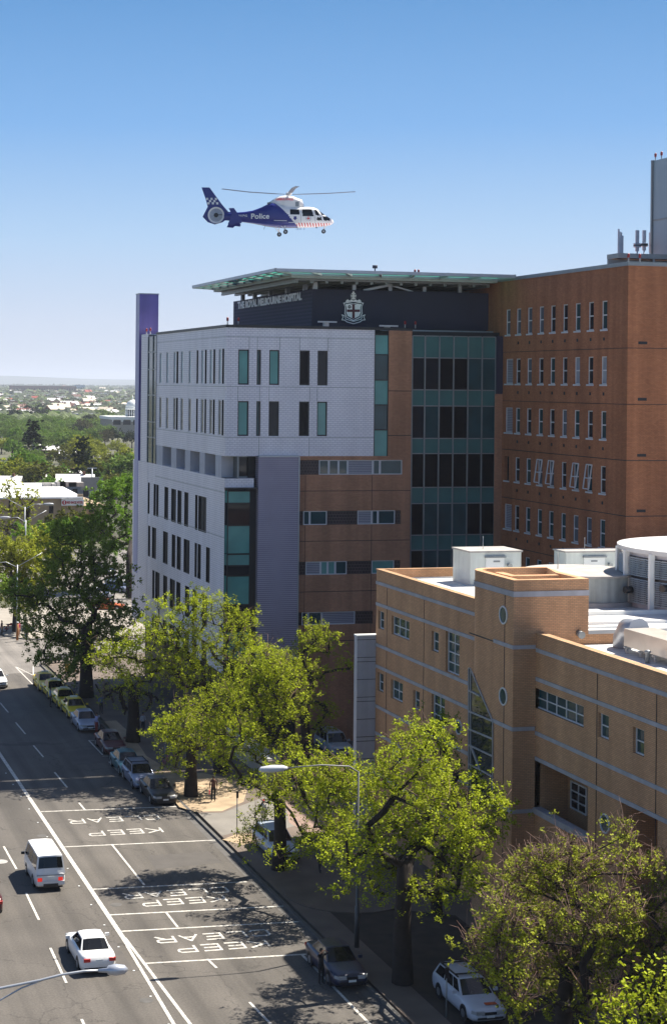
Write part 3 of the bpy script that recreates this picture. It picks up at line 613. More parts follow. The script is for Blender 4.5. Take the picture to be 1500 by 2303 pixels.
for r in range(1, 6):
    z = BZ(k4(1178), kz(rowz[r - 1][1] + 95))
    q.box(XB - 0.012, XB - 0.002, YT, YF, z, z + 0.05); q.box(XB, XT1, YT - 0.012, YT - 0.002, z, z + 0.05)
    for c0, c1 in colx[1:]: y = BY(k4((c0 + c1) / 2)); q.box(XB - 0.02, XB - 0.003, y - 0.12, y + 0.12, z + 0.62, z + 0.85)
    x = float(onY(k4(1378), 900, YT)[0]); q.box(x - 0.35, x + 0.35, YT - 0.02, YT - 0.003, z + 0.3, z + 0.5)
q.build('weep_vents', M['dark'], tower)['label'] = 'small dark vents and joints in the brickwork'
warn_lamps(tower, XB + 0.1, YT + 0.2, bz + 0.28, 'x')
# roof deck and clad plant room upper right
PYF = YT + 9; px0 = float(onY(1466, 500, PYF)[0]); q = MB()
zd = float(onY(1466, 583, YT + 4)[2]); zp = float(onY(1466, 362, PYF)[2]); zm = float(onY(1466, 498, PYF)[2])
q.box(px0, px0 + 30, YT - 0.5, PYF, zd + 0.6, zp, 0); q.box(px0 - 0.05, px0 - 0.002, YT - 0.5, PYF, zm, zm + 0.12, 1)
q.box(px0 - 0.12, px0 + 0.1, PYF - 0.1, PYF + 0.1, zd + 0.6, zp + 0.05, 1)
q.build('plant_room', [mat('blue_grey_cladding', (0.30, 0.40, 0.47), 0.4, var=0.08, scale=0.2), M['frame_grey']], tower)
q = MB(); ydk = float(onX(1364, 585, XB + 1.2)[1]); q.box(XB + 1.2, px0 + 30, YT + 3.6, ydk, zd, zd + 0.35); 
for k in range(7): q.box(XB + 4 + k * 1.8, XB + 4.2 + k * 1.8, YT + 3.7, YT + 3.9, bz + 0.2, zd)
q.box(XB + 0.9, XB + 30, YT + 4.6, ydk - 0.6, bz - 0.3, bz + 0.8); q.build('roof_deck', M['frame_grey'], tower)
warn_lamps(tower, px0 + 0.1, PYF - 0.2, zp, 'y', 2, -0.9)
for u, vt, vb, w in ((1390.5, 515, 579, 0.09), (1393.5, 521, 579, 0.12), (1396, 523, 579, 0.12), (1398.5, 530, 579, 0.15), (1432.5, 518, 574, 0.26), (1448, 518, 572, 0.26), (1461, 523, 575, 0.12)):
    yy = YT + 7 + (u - 1390) * 0.04; p = onY(u, vt, yy); b0 = onY(u, vb, yy)
    q = MB(); q.tube([(p[0], yy, b0[2] - 1.2), (p[0], yy, b0[2] + 0.31)], [0.06, 0.06], 6); q.box(p[0] - w / 2, p[0] + w / 2, yy - 0.06, yy + 0.07, b0[2] + 0.3, p[2])
    if w > 0.2:
        q.box(p[0] - w / 2 - 0.12, p[0] + w / 2 + 0.12, yy - 0.14, yy + 0.14, p[2] - 1.2, p[2] - 1.0); q.box(p[0] - w / 2 - 0.12, p[0] + w / 2 + 0.12, yy - 0.14, yy + 0.14, b0[2] + 0.6, b0[2] + 0.8)
    q.build('roof_antenna', mat('antenna_grey', (0.55, 0.60, 0.70), 0.5, var=0.1), None, loc=(p[0], yy, b0[2]), label={1390.5: 'tallest thin rod in the antenna cluster on the brick block roof', 1393.5: 'second rod from the left in the roof antenna cluster', 1396: 'third rod from the left in the roof antenna cluster', 1398.5: 'shortest and rightmost rod of the roof antenna cluster', 1432.5: 'left of the two thick panel antennas on the brick block roof', 1448: 'right of the two thick panel antennas on the brick block roof', 1461: 'slim antenna right against the clad plant room on the roof'}[u], cat='antenna', group='antennas on the brick block')

# ================================================================== BUFF BRICK BUILDING
XW = 39.6; XT = 38.4
k6 = lambda t: 830 + t / 2.239
kw = lambda t: 1180 + t / 2.239
buff = empty('brick_annex', (XT, 60, 0), 'buff brick building with pale concrete bands, square and round windows and a corner tower', 'building')
def WY(u, v=1500, X=XW): return float(onX(u, v, X)[1])
def WZ(u, v, X=XW): return float(onX(u, v, X)[2])
YW1 = WY(844.7); zr = (WZ(844.7, 1280.5) + WZ(1048.9, 1345)) / 2
YT1 = WY(1049.5, 1500, XT); YT0 = WY(1153.3, 1500, XT); ztw = WZ(1153.3, 1304.5, XT)
XR = float(onY(1204.5, 1500, YT0)[0]); zr2 = WZ(1204.5, 1426, XR); XTR = float(onY(1323, 1350, YT0)[0])
YR0 = YT0 - 34
holes = []
def sqwin(px, X, lst, nx, ny, parent=buff, glass='darkteal', inset=0.18):
    x0, x1, t0, b0 = px
    ya, yb = WY(k6(x1), 1500, X), WY(k6(x0), 1500, X); zt_, zb_ = WZ(k6(x0), kw(t0), X), WZ(k6(x0), kw(b0), X)
    lst.append((ya, yb, zb_, zt_))
    window(parent, 'X', X, ya, yb, zb_, zt_, inset, M[glass], M['frame_white'], 0.07, vb=[i / nx for i in range(1, nx)], hb=[i / ny for i in range(1, ny)])
for px, nx, ny in (((43, 72, 430, 520), 1, 2), ((111, 200, 455, 549), 3, 2), ((313, 348, 533, 632), 1, 2), ((384, 453, 533, 738), 2, 4),
                   ((43, 72, 742, 833), 1, 2), ((111, 170, 775, 872), 2, 2), ((223, 255, 830, 927), 1, 2), ((316, 382, 846, 1002), 2, 3),
                   ((111, 170, 1085, 1182), 2, 2), ((313, 348, 1180, 1280), 1, 2)):
    sqwin(px, XW, holes, nx, ny)
bw = MB(); bw.wall('X', XW, YT1, YW1, 0, zr, holes, 0.25); bw.wall('Y', YW1, XW, XW, 0, 0.01) if False else None
# back and roof volume of the left wing
bw.box(XW + 0.35, XW + 30, YW1 - 0.3, YW1, 0, zr); bw.box(XW + 0.001, XW + 0.35, YW1 - 0.3, YW1, zr - 0.6, zr)
bw.box(XW + 0.002, XW + 0.33, YT1, YW1 - 0.3, zr - 1.0, zr - 0.001)
bw.box(XW + 0.36, XW + 30, YT1 - 4, YW1 - 0.31, 0, zr - 0.75)
# tower with a rounded far corner and a notch on the right
th_ = []
c0 = (XT + 1.2, YT1 - 1.2)
arc = [(c0[0] - 1.2 * math.cos(t), c0[1] + 1.2 * math.sin(t)) for t in [i * math.pi / 16 for i in range(9)]]
XN = float(onY(1225, 1270, YT1)[0]); XN2 = float(onY(1285, 1280, YT1 - 1)[0])
XQ = float(onY(1222, 1290, YT0 + 2.6)[0])
planp = [(XT, YT0)] + arc + [(XN, YT1), (XN + 2.0, YT1 - 1.4), (XN + 2.0, YT0 + 3.2), (XTR, YT0 + 1.2), (XTR, YT0)]
planp = [(XT, YT0)] + arc + [(XN, YT1), (XTR, YT1 - 2.6), (XTR, YT0)]
bw.prism(planp, 0, ztw - 0.7)
ins = [(XT + .4, YT0 + .4)] + [(c0[0] - 0.8 * math.cos(t), c0[1] + 0.8 * math.sin(t)) for t in [i * math.pi / 16 for i in range(9)]] + [(XN - .1, YT1 - .4), (XTR - .4, YT1 - 2.85), (XTR - .4, YT0 + .4)]
n = len(planp)
for i in range(n):
    j = (i + 1) % n; a, b, c_, d = planp[i], planp[j], ins[j], ins[i]
    bw.quad((*a, ztw - 0.7), (*b, ztw - 0.7), (*b, ztw), (*a, ztw)); bw.quad((*c_, ztw - 0.66), (*d, ztw - 0.66), (*d, ztw), (*c_, ztw)); bw.quad((*a, ztw), (*b, ztw), (*c_, ztw), (*d, ztw))
# stepped parapet inside the tower roof
bw.box(XTR - 3.4, XTR - 0.6, YT0 + 2.2, YT0 + 2.7, ztw - 0.68, ztw - 0.05); bw.box(XTR - 3.4, XTR - 2.9, YT0 + 2.71, YT1 - 1.6, ztw - 0.68, ztw - 0.06)
# right wing
def RY(u, v=1500): return WY(u, v, XR)
def RZ(u, v): return WZ(u, v, XR)
rh = []
zo1 = RZ(k6(830), kw(1182)); ztr = RZ(k6(830), kw(1447))
sqwin((835, 1081, 820, 922), XR, rh, 5, 2); sqwin((1155, 1208, 945, 1068), XR, rh, 1, 2); sqwin((1330, 1387, 1017, 1150), XR, rh, 1, 2)
yA, yB, yC, yD = RY(k6(1100), 1800), RY(k6(1268), 1800), RY(k6(1452), 1800), YR0
rh.append((yA, YT0, ztr, zo1)); rh.append((yC, yB, 0.4, zo1))
bw.wall('X', XR, YR0, YT0, 0, zr2, rh, 0.3)
bw.box(XR + 0.01, XR + 0.36, YR0, YT0, zr2 - 0.9, zr2 - 0.001)
bw.box(XR + 1.9, XR + 2.3, YR0, YT0, 0.1, zo1); bw.box(XR + 0.31, XR + 1.9, yB + 0.02, yA - 0.02, 0, zo1 - 0.01); bw.box(XR + 0.31, XR + 1.9, YR0, yC, 0, zo1 - 0.01)
bw.box(XR + 0.36, XR + 30, YR0, YT0 - 0.01, zo1 + 0.002, zr2 - 0.95)
bw.box(XR + 0.31, XR + 1.9, yA, YT0, ztr - 1.6, ztr - 1.2)
bw.box(XTR, XR + 30, YT0 - 0.01, YT1 - 4, 0, zr - 0.9)
bw.build('brick_wall', M['buffbrick'], buff)
# window inside the shaded recess
window(buff, 'X', XR + 1.9, WY(k6(1099), 1800, XR + 1.9), WY(k6(1018), 1800, XR + 1.9), WZ(k6(1018), kw(1425), XR + 1.9), WZ(k6(1018), kw(1285), XR + 1.9), -0.06, M['darkglass'], M['frame_white'], 0.08, vb=(0.5,), hb=(0.33, 0.66))
# bands
bd = MB(); bt = 0.2
def bandX(X, y0, y1, zc): bd.box(X - 0.05, X, y0, y1, zc - bt, zc)
for yy in (281, 388, 594, 701, 903, 1040, 1240): bandX(XW, YT1, YW1, WZ(k6(33), kw(yy)))
zt1 = WZ(k6(723), kw(336), XT); bd.box(XT - 0.05, XT, YT0, YT1 - 1.2, zt1 - 0.28, zt1); bd.box(XT - 0.05, XTR, YT0 - 0.05, YT0, zt1 - 0.28, zt1)
for i in range(8):
    a = arc[i]; b = arc[i + 1]; bd.quad((a[0] - .04, a[1] + .02, zt1 - .28), (b[0] - .03, b[1] + .04, zt1 - .28), (b[0] - .03, b[1] + .04, zt1), (a[0] - .04, a[1] + .02, zt1))
bandz = []
for yy in (608, 1022, 1440):
    z = WZ(k6(723), kw(yy), XT); bandz.append(z); bd.box(XT - 0.05, XT, YT0, WY(k6(627), 1500, XT), z - bt, z); bd.box(XT - 0.05, XR - 0.05, YT0 - 0.05, YT0, z - bt, z)
for yy in (617, 762, 1035): bandX(XR, YR0, YT0 - 0.05, RZ(k6(830), kw(yy)))
bandX(XR, YR0, YT0 - 0.05, zo1 + 0.2)
bd.box(XR - 0.12, XR + 0.35, yA, YT0 - 0.05, ztr - 0.02, ztr + 0.28)
bd.build('concrete_band', M['band'], buff)
cpg = MB(); cpg.box(XW - 0.03, XW + 0.38, YT1, YW1 + .03, zr, zr + 0.09); cpg.box(XR - 0.03, XR + 0.42, YR0, YT0, zr2, zr2 + 0.09); cpg.box(XW + 0.38, XW + 30, YW1 - 0.33, YW1 + .03, zr, zr + 0.09)
cpg.build('parapet_coping', brick_mat('coping_brick', (0.52, 0.30, 0.16), (0.42, 0.23, 0.12), (0.40, 0.30, 0.2), bw=0.11, bh=0.3), buff)
# joints
jt = MB()
for u in (1153.3 - 19,): jt.box(XT - 0.02, XT - 0.004, WY(u, 1500, XT), WY(u, 1500, XT) + 0.05, 0, zt1 - 0.3)
for uu in (88, 275): y = WY(k6(uu)); jt.box(XW - 0.02, XW - 0.004, y, y + 0.04, 0, WZ(k6(33), kw(292)))
for uu in (1150, 1450): y = RY(k6(uu)); jt.box(XR - 0.02, XR - 0.004, y, y + 0.05, 0.2, zo1 - 0.02); jt.box(XR - 0.02, XR - 0.004, y, y + 0.05, zo1 + 0.21, RZ(k6(830), kw(640)))
z = WZ(k6(492), kw(537), XT); jt.box(XT - 0.02, XT - 0.004, WY(k6(627), 1500, XT), YT1 - 0.3, z - 0.06, z)
jt.build('expansion_joint', M['dark'], buff)
# round windows
def roundwin(X, u, v, ry):
    c_ = onX(k6(u), kw(v), X); r = abs(float(onX(k6(u), kw(v + ry), X)[2] - c_[2])); y, z = float(c_[1]), float(c_[2])
    fr = MB(); N_ = 28
    for i in range(N_):
        a, b = 2 * math.pi * i / N_, 2 * math.pi * (i + 1) / N_
        P = lambda t, rr, d: (X + d, y + rr * math.cos(t), z + rr * math.sin(t))
        fr.quad(P(a, r, -0.06), P(b, r, -0.06), P(b, r * 0.84, -0.06), P(a, r * 0.84, -0.06)); fr.quad(P(a, r, -0.06), P(b, r, -0.06), P(b, r, 0), P(a, r, 0)); fr.quad(P(a, r * .84, -0.06), P(b, r * .84, -0.06), P(b, r * .84, 0.0), P(a, r * .84, 0.0))
    w = fr.build('round_window', M['frame_white'], buff)
    g = MB(); g.add([(X - 0.02, y + r * 0.85 * math.cos(2 * math.pi * i / N_), z + r * 0.85 * math.sin(2 * math.pi * i / N_)) for i in range(N_)], [list(range(N_))]); g.build('pane', M['darkteal'], w)
for a in ((XW, 452, 1020, 38), (XT, 677, 455, 47), (XT, 676, 865, 46), (XR, 1188, 1505, 50)): roundwin(*a)
# tall raked glazing on the tower flank
def TP(u, v, d=0.05): p = onX(k6(u), kw(v), XT); return Vector((XT - d, float(p[1]), float(p[2])))
gp = [TP(504, 722), TP(512, 722), TP(625, 988), TP(625, 1420), TP(504, 1335)]
gf = MB(); zs_ = [p.z for p in gp]
for a, b in zip(gp, gp[1:] + gp[:1]): gf.bar(a, b, 0.06)
gf.bar(TP(514, 735), TP(514, 1345), 0.07)
for v0, v1, u1 in ((830, 862, 560), (935, 988, 622), (1025, 1078, 624), (1105, 1165, 624), (1200, 1268, 624)): gf.bar(TP(505, v0 + 4), TP(u1, v1), 0.08)
gf.bar(TP(514, 1108), TP(572, 1262), 0.10)
gfo = gf.build('raked_window', mat('frame_pale_grey', (.36, .36, .38), .4), buff)
q = MB(); q.slab([p + Vector((0.02, 0, 0)) for p in gp], (1, 0, 0), 0.02); q.build('pane', glass_mat('tree_reflecting_glass', (0.030, 0.036, 0.032), 0.05, 0.7), gfo)
# roofs
rf = MB()
rf.box(XW + 0.34, XW + 29.9, YT1 - 4, YW1 - 0.34, zr - 0.749, zr - 0.55); rf.box(XR + 0.37, XR + 29.9, YR0, YT0 - 0.012, zr2 - 0.949, zr2 - 0.62)
rf.add([(p[0], p[1], ztw - 0.66) for p in ins], [list(range(len(ins)))])
rf.box(XTR + 0.002, XR + 29.9, YT0 - 0.009, YT1 - 4.002, zr - 0.899, zr - 0.7)
rf.build('roof', stripe_mat('ribbed_white_roof', (0.66, 0.66, 0.65), (0.42, 0.42, 0.42), 0.62, 0.5, 0.0, 'y', 0.90), buff)
for i, (x_, y_) in enumerate(((XR + 3, YT0 - 6), (XR + 6.5, YT0 - 3), (XR + 9, YT0 - 8), (XW + 4, YW1 - 3.5), (XW + 7.5, YW1 - 5), (XR + 2.2, YT0 - 14))):
    zq_ = (zr - 0.55) if x_ < XR and y_ > YT1 - 4 else zr2 - 0.62
    q = MB(); q.tube([(x_, y_, zq_), (x_, y_, zq_ + .5), (x_, y_, zq_ + .55), (x_, y_, zq_ + .65)], [.11, .11, .2, .08], 10); q.build('roof_vent', M['frame_grey'], buff)
q = MB(); q.tube([(XR + 1.2, YT0 - 0.8, zr2 - .5), (XR + 1.2, YT0 - 20, zr2 - .5)], [.05, .05], 6); q.tube([(XW + 1.5, YW1 - 1, zr - .45), (XW + 9, YW1 - 1, zr - .45)], [.05, .05], 6); q.build('roof_pipe', M['steel'], buff)
# raised white roof curbs on the right
q = MB(); yy = YT0 + 1.0; x0 = XTR + 0.1
for (u0, v0, u1, v1, h, yo) in ((1112 + 0, 515, 1223, 560, 0.9, -0.5), ): pass
rzz = zr2 - 0.62
def RP(u, v, z): p = G(k6(u), kw(v), z); return (float(p[0]), float(p[1]))
a = RP(1108, 558, rzz); q.box(XTR + 0.05, XTR + 3.2, YT0 + 0.6, YT0 + 1.0, rzz - 0.2, rzz + 0.85)
q.box(XTR + 0.05, XR + 26, YT0 + 4.2, YT0 + 4.5, rzz - 0.3, rzz + 1.1)
q.box(XTR + 0.05, XR + 26, YT0 + 8.0, YT0 + 8.3, zr - 0.7, zr + 0.0)
q.build('roof_kerb', M['white'], buff)
q = MB(); p = onY(1300, 1424, YT0); q.tube([(p[0], YT0, p[2]), (p[0], YT0 - 0.4, p[2] - 0.05)], [0.16, 0.2], 10); q.build('security_lamp', M['frame_grey'], buff)

# ---- plant on the roofs (each box lifts off: its own thing)
def roof_cabinet(u_l, u_c, u_r, v_top, v_bl, label):
    zf = zr - 0.55
    pc = G(u_l, v_bl, zf); Yl = float(pc[1]); X0 = float(pc[0])
    Y0 = float(onX(u_c, 1290, X0)[1]); X1 = float(onY(u_r, 1290, Y0)[0]); zt_ = float(onX(u_c, 1243, X0)[2])
    o = empty('roof_cabinet', (X0, Y0, zf), label, 'plant housing', 'white plant housings on the roof')
    b = MB(); b.box(X0, X1, Y0, Yl, zf - 0.0, zt_); b.build('cabinet', mat('white_cladding', (0.62, 0.66, 0.62), 0.5, var=0.06, streak=0.12), o)
    b = MB(); b.box(X0 - 0.08, X1 + 0.08, Y0 - 0.08, Yl + 0.08, zt_, zt_ + 0.1); b.build('roof_sheet', M['concrete'], o)
    xd0, xd1 = X0 + (X1 - X0) * 0.30, X0 + (X1 - X0) * 0.66
    b = MB(); b.box(xd0, xd1, Y0 - 0.06, Y0 - 0.002, zf + 0.2, zt_ - 0.35); b.build('door', M['white'], o)
    b = MB(); b.box(xd0 - 0.08, xd1 + 0.08, Y0 - 0.16, Y0 - 0.002, zt_ - 0.34, zt_ - 0.24); b.box(xd0 + 0.5, xd0 + 0.95, Y0 - 0.075, Y0 - 0.061, zt_ - 0.62, zt_ - 0.52); b.build('door_hood', M['frame_grey'], o)
    b = MB(); b.tube([(xd1 + 0.3, Y0 - 0.01, zt_ - 0.8), (xd1 + 0.3, Y0 - 0.3, zt_ - 0.85)], [0.1, 0.16], 10); b.build('lamp', M['frame_grey'], o)
    b = MB(); b.tube([(X0 + (X1 - X0) * .42, (Y0 + Yl) / 2, zt_), (X0 + (X1 - X0) * .42, (Y0 + Yl) / 2, zt_ + 0.9)], [0.025, 0.015], 5); b.build('vent_rod', M['steel'], o)
    return o
roof_cabinet(1018, 1057, 1171, 1243, 1306, 'white plant housing on the roof left of the second, behind the curved brick tower')
roof_cabinet(1245, 1272, 1403, 1243, 1297, 'white plant housing on the roof beside the round louvred drum')

# round louvred drum, curved wall and duct run on the right-hand roof
zf = zr - 0.55
pd = G(1485, 1385, zf); DR = 6.2
dcy = float(pd[1]) + 3.4; pe = onY(1419, 1232, dcy); dcx = float(pe[0]) + DR + 0.4
zdt = float(pe[2])
drum = empty('roof_drum', (dcx, dcy, zf), 'round white drum with louvred sides and a broad pale cone roof at the right edge', 'plant housing')
b = MB(); b.tube([(dcx, dcy, zf - 0.4), (dcx, dcy, zdt - 0.2)], [DR, DR], 64, smooth=False)
for i in range(30, 44): a, a2 = 2 * math.pi * i / 72, 2 * math.pi * (i + 1) / 72; b.quad(*[(dcx + (DR + .05) * math.cos(t_), dcy + (DR + .05) * math.sin(t_), z_) for t_, z_ in ((a, zf + .3), (a2, zf + .3), (a2, zdt - .5), (a, zdt - .5))], 1)
b.build('drum_wall', [M['panelgrey'], M['black']], drum)
b = MB(); nn_ = 72; lz0, lz1 = zf + 0.3, zdt - 0.5
for k in range(22):
    z = lz0 + (lz1 - lz0) * k / 22
    if k == 12: continue
    for i in range(30, 44):
        a, a2 = 2 * math.pi * (i + 0.04) / nn_, 2 * math.pi * (i + 0.96) / nn_
        b.quad((dcx + (DR + .28) * math.cos(a), dcy + (DR + .28) * math.sin(a), z), (dcx + (DR + .28) * math.cos(a2), dcy + (DR + .28) * math.sin(a2), z), (dcx + (DR + .1) * math.cos(a2), dcy + (DR + .1) * math.sin(a2), z + (lz1 - lz0) / 22 * .5), (dcx + (DR + .1) * math.cos(a), dcy + (DR + .1) * math.sin(a), z + (lz1 - lz0) / 22 * .5))
b.build('louvres', M['white'], drum)
for i in (30, 34.5, 39, 44): a = 2 * math.pi * i / nn_; b = MB(); b.bar((dcx + (DR + .3) * math.cos(a), dcy + (DR + .3) * math.sin(a), zf - .3), (dcx + (DR + .3) * math.cos(a), dcy + (DR + .3) * math.sin(a), zdt - .2), 0.3, 0.2); b.build('louvre_frame', M['white'], drum)
b = MB(); b.tube([(dcx, dcy, zdt - 0.25), (dcx, dcy, zdt), (dcx, dcy, zdt + 0.7)], [DR + 0.4, DR + 0.4, 0.3], 64, smooth=False); b.build('cone_roof', M['roofwhite'], drum)
for i, zz in ((33, zdt - 1.9), (36, zdt - 2.4), (41, zdt - 2.0)):
    a = 2 * math.pi * i / nn_; p = Vector((dcx + (DR + .35) * math.cos(a), dcy + (DR + .35) * math.sin(a), zz)); d = Vector((math.cos(a), math.sin(a), 0))
    b = MB(); b.tube([p, p + d * 0.45], [0.2, 0.2], 14); b.build('vent_cowl', M['black'], drum)
pg = G(1365, 1366, zf); R2 = 3.2
gcx, gcy = float(pg[0]), float(pg[1]) + R2
zg = float(onY(1365, 1301, gcy - R2)[2])
cv = empty('curved_roof_screen', (gcx, gcy, zf), 'low grey curved screen wall with a flat pale top behind the brick tower', 'roof screen')
b = MB(); b.tube([(gcx, gcy, zf - 0.3), (gcx, gcy, zg)], [R2, R2], 56, smooth=False); b.build('curved_wall', mat('weathered_zinc', (0.40, 0.44, 0.43), 0.5, var=0.12, streak=0.35), cv)
b = MB(); b.tube([(gcx, gcy, zg), (gcx, gcy, zg + 0.12)], [R2 + .15, R2 + .15], 56, smooth=False); b.tube([(gcx, gcy, zf - .3), (gcx, gcy, zf + 0.25)], [R2 + .3, R2 + .2], 56, smooth=False); b.tube([(gcx - 1, gcy + 1, zg + .1), (gcx - 1, gcy + 1, zg + 1.1)], [0.03, 0.02], 5); b.build('top_sheet', M['concrete'], cv)
# ducts on legs
zq = zr2 - 0.62
p0 = G(1402, 1468, zq); p1 = G(1520, 1515, zq)
dx0, dy0 = float(p0[0]), float(p0[1]); 
duct = empty('roof_duct', (dx0, dy0, zq), 'galvanised air duct on a row of short legs across the white roof', 'air duct')
zd0 = float(onX(1402, 1452, dx0)[2]); zd1 = float(onX(1402, 1413, dx0)[2])
b = MB(); b.box(dx0, dx0 + 1.7, dy0 - 4.2, dy0, zd0, zd1); b.box(dx0 + 0.1, dx0 + 1.5, dy0 - 5.4, dy0 - 4.3, zd0 - .1, zd1 - 0.35); b.box(dx0 + 0.3, dx0 + 1.6, dy0 - 7.2, dy0 - 5.6, zd0 - .2, zd1 - 0.45); b.box(dx0 + 0.2, dx0 + 1.6, dy0 - 9.6, dy0 - 7.5, zd0, zd1 - 0.5)
b.build('duct_body', mat('galvanised_duct', (0.62, 0.57, 0.50), 0.35, var=0.1, metal=0.4, scale=1), duct)
b = MB(); b.tube([(dx0 + 0.85, dy0, zd0 + 0.75), (dx0 + 0.8, dy0 + 1.0, zd0 + 0.65), (dx0 + 0.8, dy0 + 1.5, zd0 + 0.1), (dx0 + 0.8, dy0 + 1.6, zd0 - 0.7)], [0.62, 0.6, 0.55, 0.5], 14); b.build('duct_elbow', M['steel'], duct)
for k in range(7):
    b = MB(); y = dy0 - 0.2 - k * 1.4; b.box(dx0, dx0 + 0.08, y - 0.04, y + 0.04, zq, zd0 - .02); b.box(dx0 + 1.5, dx0 + 1.58, y - 0.04, y + 0.04, zq, zd0 - .02); b.box(dx0 - 0.1, dx0 + 1.7, y - 0.06, y + 0.06, zd0 - 0.1, zd0 - 0.02); b.build('leg', M['steel'], duct)

# clad slab wall beside the annex
pwx = float(onY(800, 1600, YW1 + 0.2)[0]); zpw = float(onY(800, 1431, YW1 + 0.2)[2])
pw = empty('panel_wall', (pwx, YW1, 0), 'narrow pale grey panelled slab wall standing against the left end of the buff building', 'wall')
b = MB(); b.box(pwx, XW + 0.3, YW1 + 0.05, YW1 + 0.6, 0, zpw); b.build('panel', M['panelgrey'], pw)
b = MB(); b.box(pwx - 0.03, XW + 0.3, YW1 + 0.02, YW1 + 0.6, zpw + 0.002, zpw + 0.09); b.build('wall_cap', M['white'], pw)
b = MB(); z = zpw - 0.2; k = 0
while z > 0.3:
    b.box(pwx - 0.01, XW + 0.2, YW1 + 0.03, YW1 + 0.049, z - 0.03, z); z -= (1.15 if k % 3 != 1 else 0.28); k += 1
b.build('panel_joint', M['dark'], pw)

# ================================================================== GROUND, ROADS
def sheet(name, poly, z, m, **kw):
    b = MB(); b.add([(p[0], p[1], z) for p in poly], [list(range(len(poly)))]); return b.build(name, m, None, kind='structure', **kw)
gm = mat('suburb_ground', (0.085, 0.085, 0.05), 0.95, var=0.55, scale=0.02)
b = MB(); b.quad((-9000, -200, -0.02), (16000, -200, -0.02), (16000, 30000, -0.02), (-9000, 30000, -0.02)); b.build('ground', gm, None, kind='structure')
sheet('road', [(-12, 20), (29, 20), (29, 172), (31, 175), (36, 177), (110, 177), (110, 187.5), (36, 187.5), (30, 189), (28, 192), (28, 420), (-12, 420)], 0.0, M['asphalt'])
sheet('crossing_asphalt', [(-11, 160), (28.8, 168), (29, 172), (31, 175), (36, 177), (100, 177), (100, 187.5), (36, 187.5), (30, 189), (28, 192), (28, 300), (-11, 300)], 0.004, M['asphalt_old'])
def block(name, poly, z, m):
    b = MB(); b.prism(poly, -0.02, z, 0); return b.build(name, m, None, kind='structure')
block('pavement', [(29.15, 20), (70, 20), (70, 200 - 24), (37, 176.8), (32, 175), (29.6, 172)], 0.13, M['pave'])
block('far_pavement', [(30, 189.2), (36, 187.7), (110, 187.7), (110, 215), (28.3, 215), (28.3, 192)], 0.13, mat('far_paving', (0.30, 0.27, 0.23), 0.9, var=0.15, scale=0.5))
b = MB(); b.box(28.95, 29.15, 20, 172, -0.01, 0.14); b.build('kerb', M['kerb'], None, kind='structure')
sheet('gutter', [(28.5, 20), (28.94, 20), (28.94, 172), (28.5, 172)], 0.003, M['kerb'])
def gpoly(pts, z): return [tuple(G(u, v, z)[:2]) for u, v in pts]
sheet('gravel_verge', gpoly([(404, 1815), (440, 1826), (500, 1824), (548, 1803), (556, 1778), (520, 1752), (455, 1738), (398, 1742), (330, 1700), (300, 1655), (262, 1620), (235, 1622), (300, 1700), (360, 1760)], 0.134), 0.134, M['gravel'])
sheet('near_gravel_verge', gpoly([(500, 1888), (530, 1877), (600, 1872), (650, 1885), (600, 1905), (545, 1900)], 0.134), 0.134, M['gravel'])
sheet('crossover', gpoly([(447, 1829), (500, 1828), (552, 1808), (600, 1790), (700, 1760), (820, 1700), (860, 1740), (780, 1790), (700, 1850), (620, 1868), (528, 1872), (500, 1880)], 0.133), 0.1345, mat('driveway_concrete', (0.19, 0.175, 0.155), 0.9, var=0.15, scale=0.6))
sheet('brick_forecourt', gpoly([(640, 1790), (700, 1765), (760, 1800), (770, 1850), (700, 1880), (650, 1850)], 0.138), 0.1385, mat('red_paving', (0.26, 0.18, 0.145), 0.9, var=0.15, scale=1))
sheet('garden_bed', [(31, 20), (37.5, 20), (37.5, 86), (31, 90)], 0.136, mat('mulch', (0.045, 0.033, 0.025), 0.95, var=0.3, scale=1))
b = MB(); cpt0 = gpoly([(682, 2030)], 0.13)[0]
b.tube([(cpt0[0] + 3, cpt0[1] + 1, 0.12), (cpt0[0] + 3, cpt0[1] + 1, 0.2)], [3.6, 3.6], 40, smooth=False); b.build('raised_tree_bed', M['pave'], None, kind='structure')

# painted markings
def pline(px, w=0.15, z=0.009, m='paint_white', name='road_line'):
    pts = [Vector((*G(u, v, 0)[:2], z)) for u, v in px]; b = MB()
    for a, c in zip(pts[:-1], pts[1:]):
        d = (c - a).normalized(); n_ = Vector((-d.y, d.x, 0)) * w / 2; b.quad(a - n_, c - n_, c + n_, a + n_)
    b.build(name, M[m], None, kind='structure')
q2 = lambda x, y: (x / 2.143, 1800 + y / 2.143)
q1 = lambda x, y: (x / 2.885, 1380 + y / 2.885)
def wl(x0, y0, x1, y1, w=0.15, z=0.009): b = MB(); d = Vector((x1 - x0, y1 - y0, 0)).normalized(); n_ = Vector((-d.y, d.x, 0)) * w / 2; A = Vector((x0, y0, z)); B = Vector((x1, y1, z)); b.quad(A - n_, B - n_, B + n_, A + n_); return b.build('road_line', M['paint_white'], None, kind='structure')
Lp = lambda x, y: tuple(G(*q2(x, y))[:2])
xl = Lp(620, 700)[0]; yl = Lp(620, 700)[1]
wl(19.0, 200, xl, yl, 0.26); e0 = Lp(830, 1078); e1 = Lp(930, 1078)
wl(xl - 0.07, yl, e0[0] - 0.05, e0[1] - 6, 0.17); wl(xl + 0.08, yl + 1.2, e1[0] + 0.05, e1[1] - 6, 0.17, 0.0095)
for a in ((20, 222, 82, 332), (128, 447, 190, 577), (245, 712, 322, 880), (395, 1055, 470, 1220)): pline([q2(*a[:2]), q2(*a[2:])], 0.13)
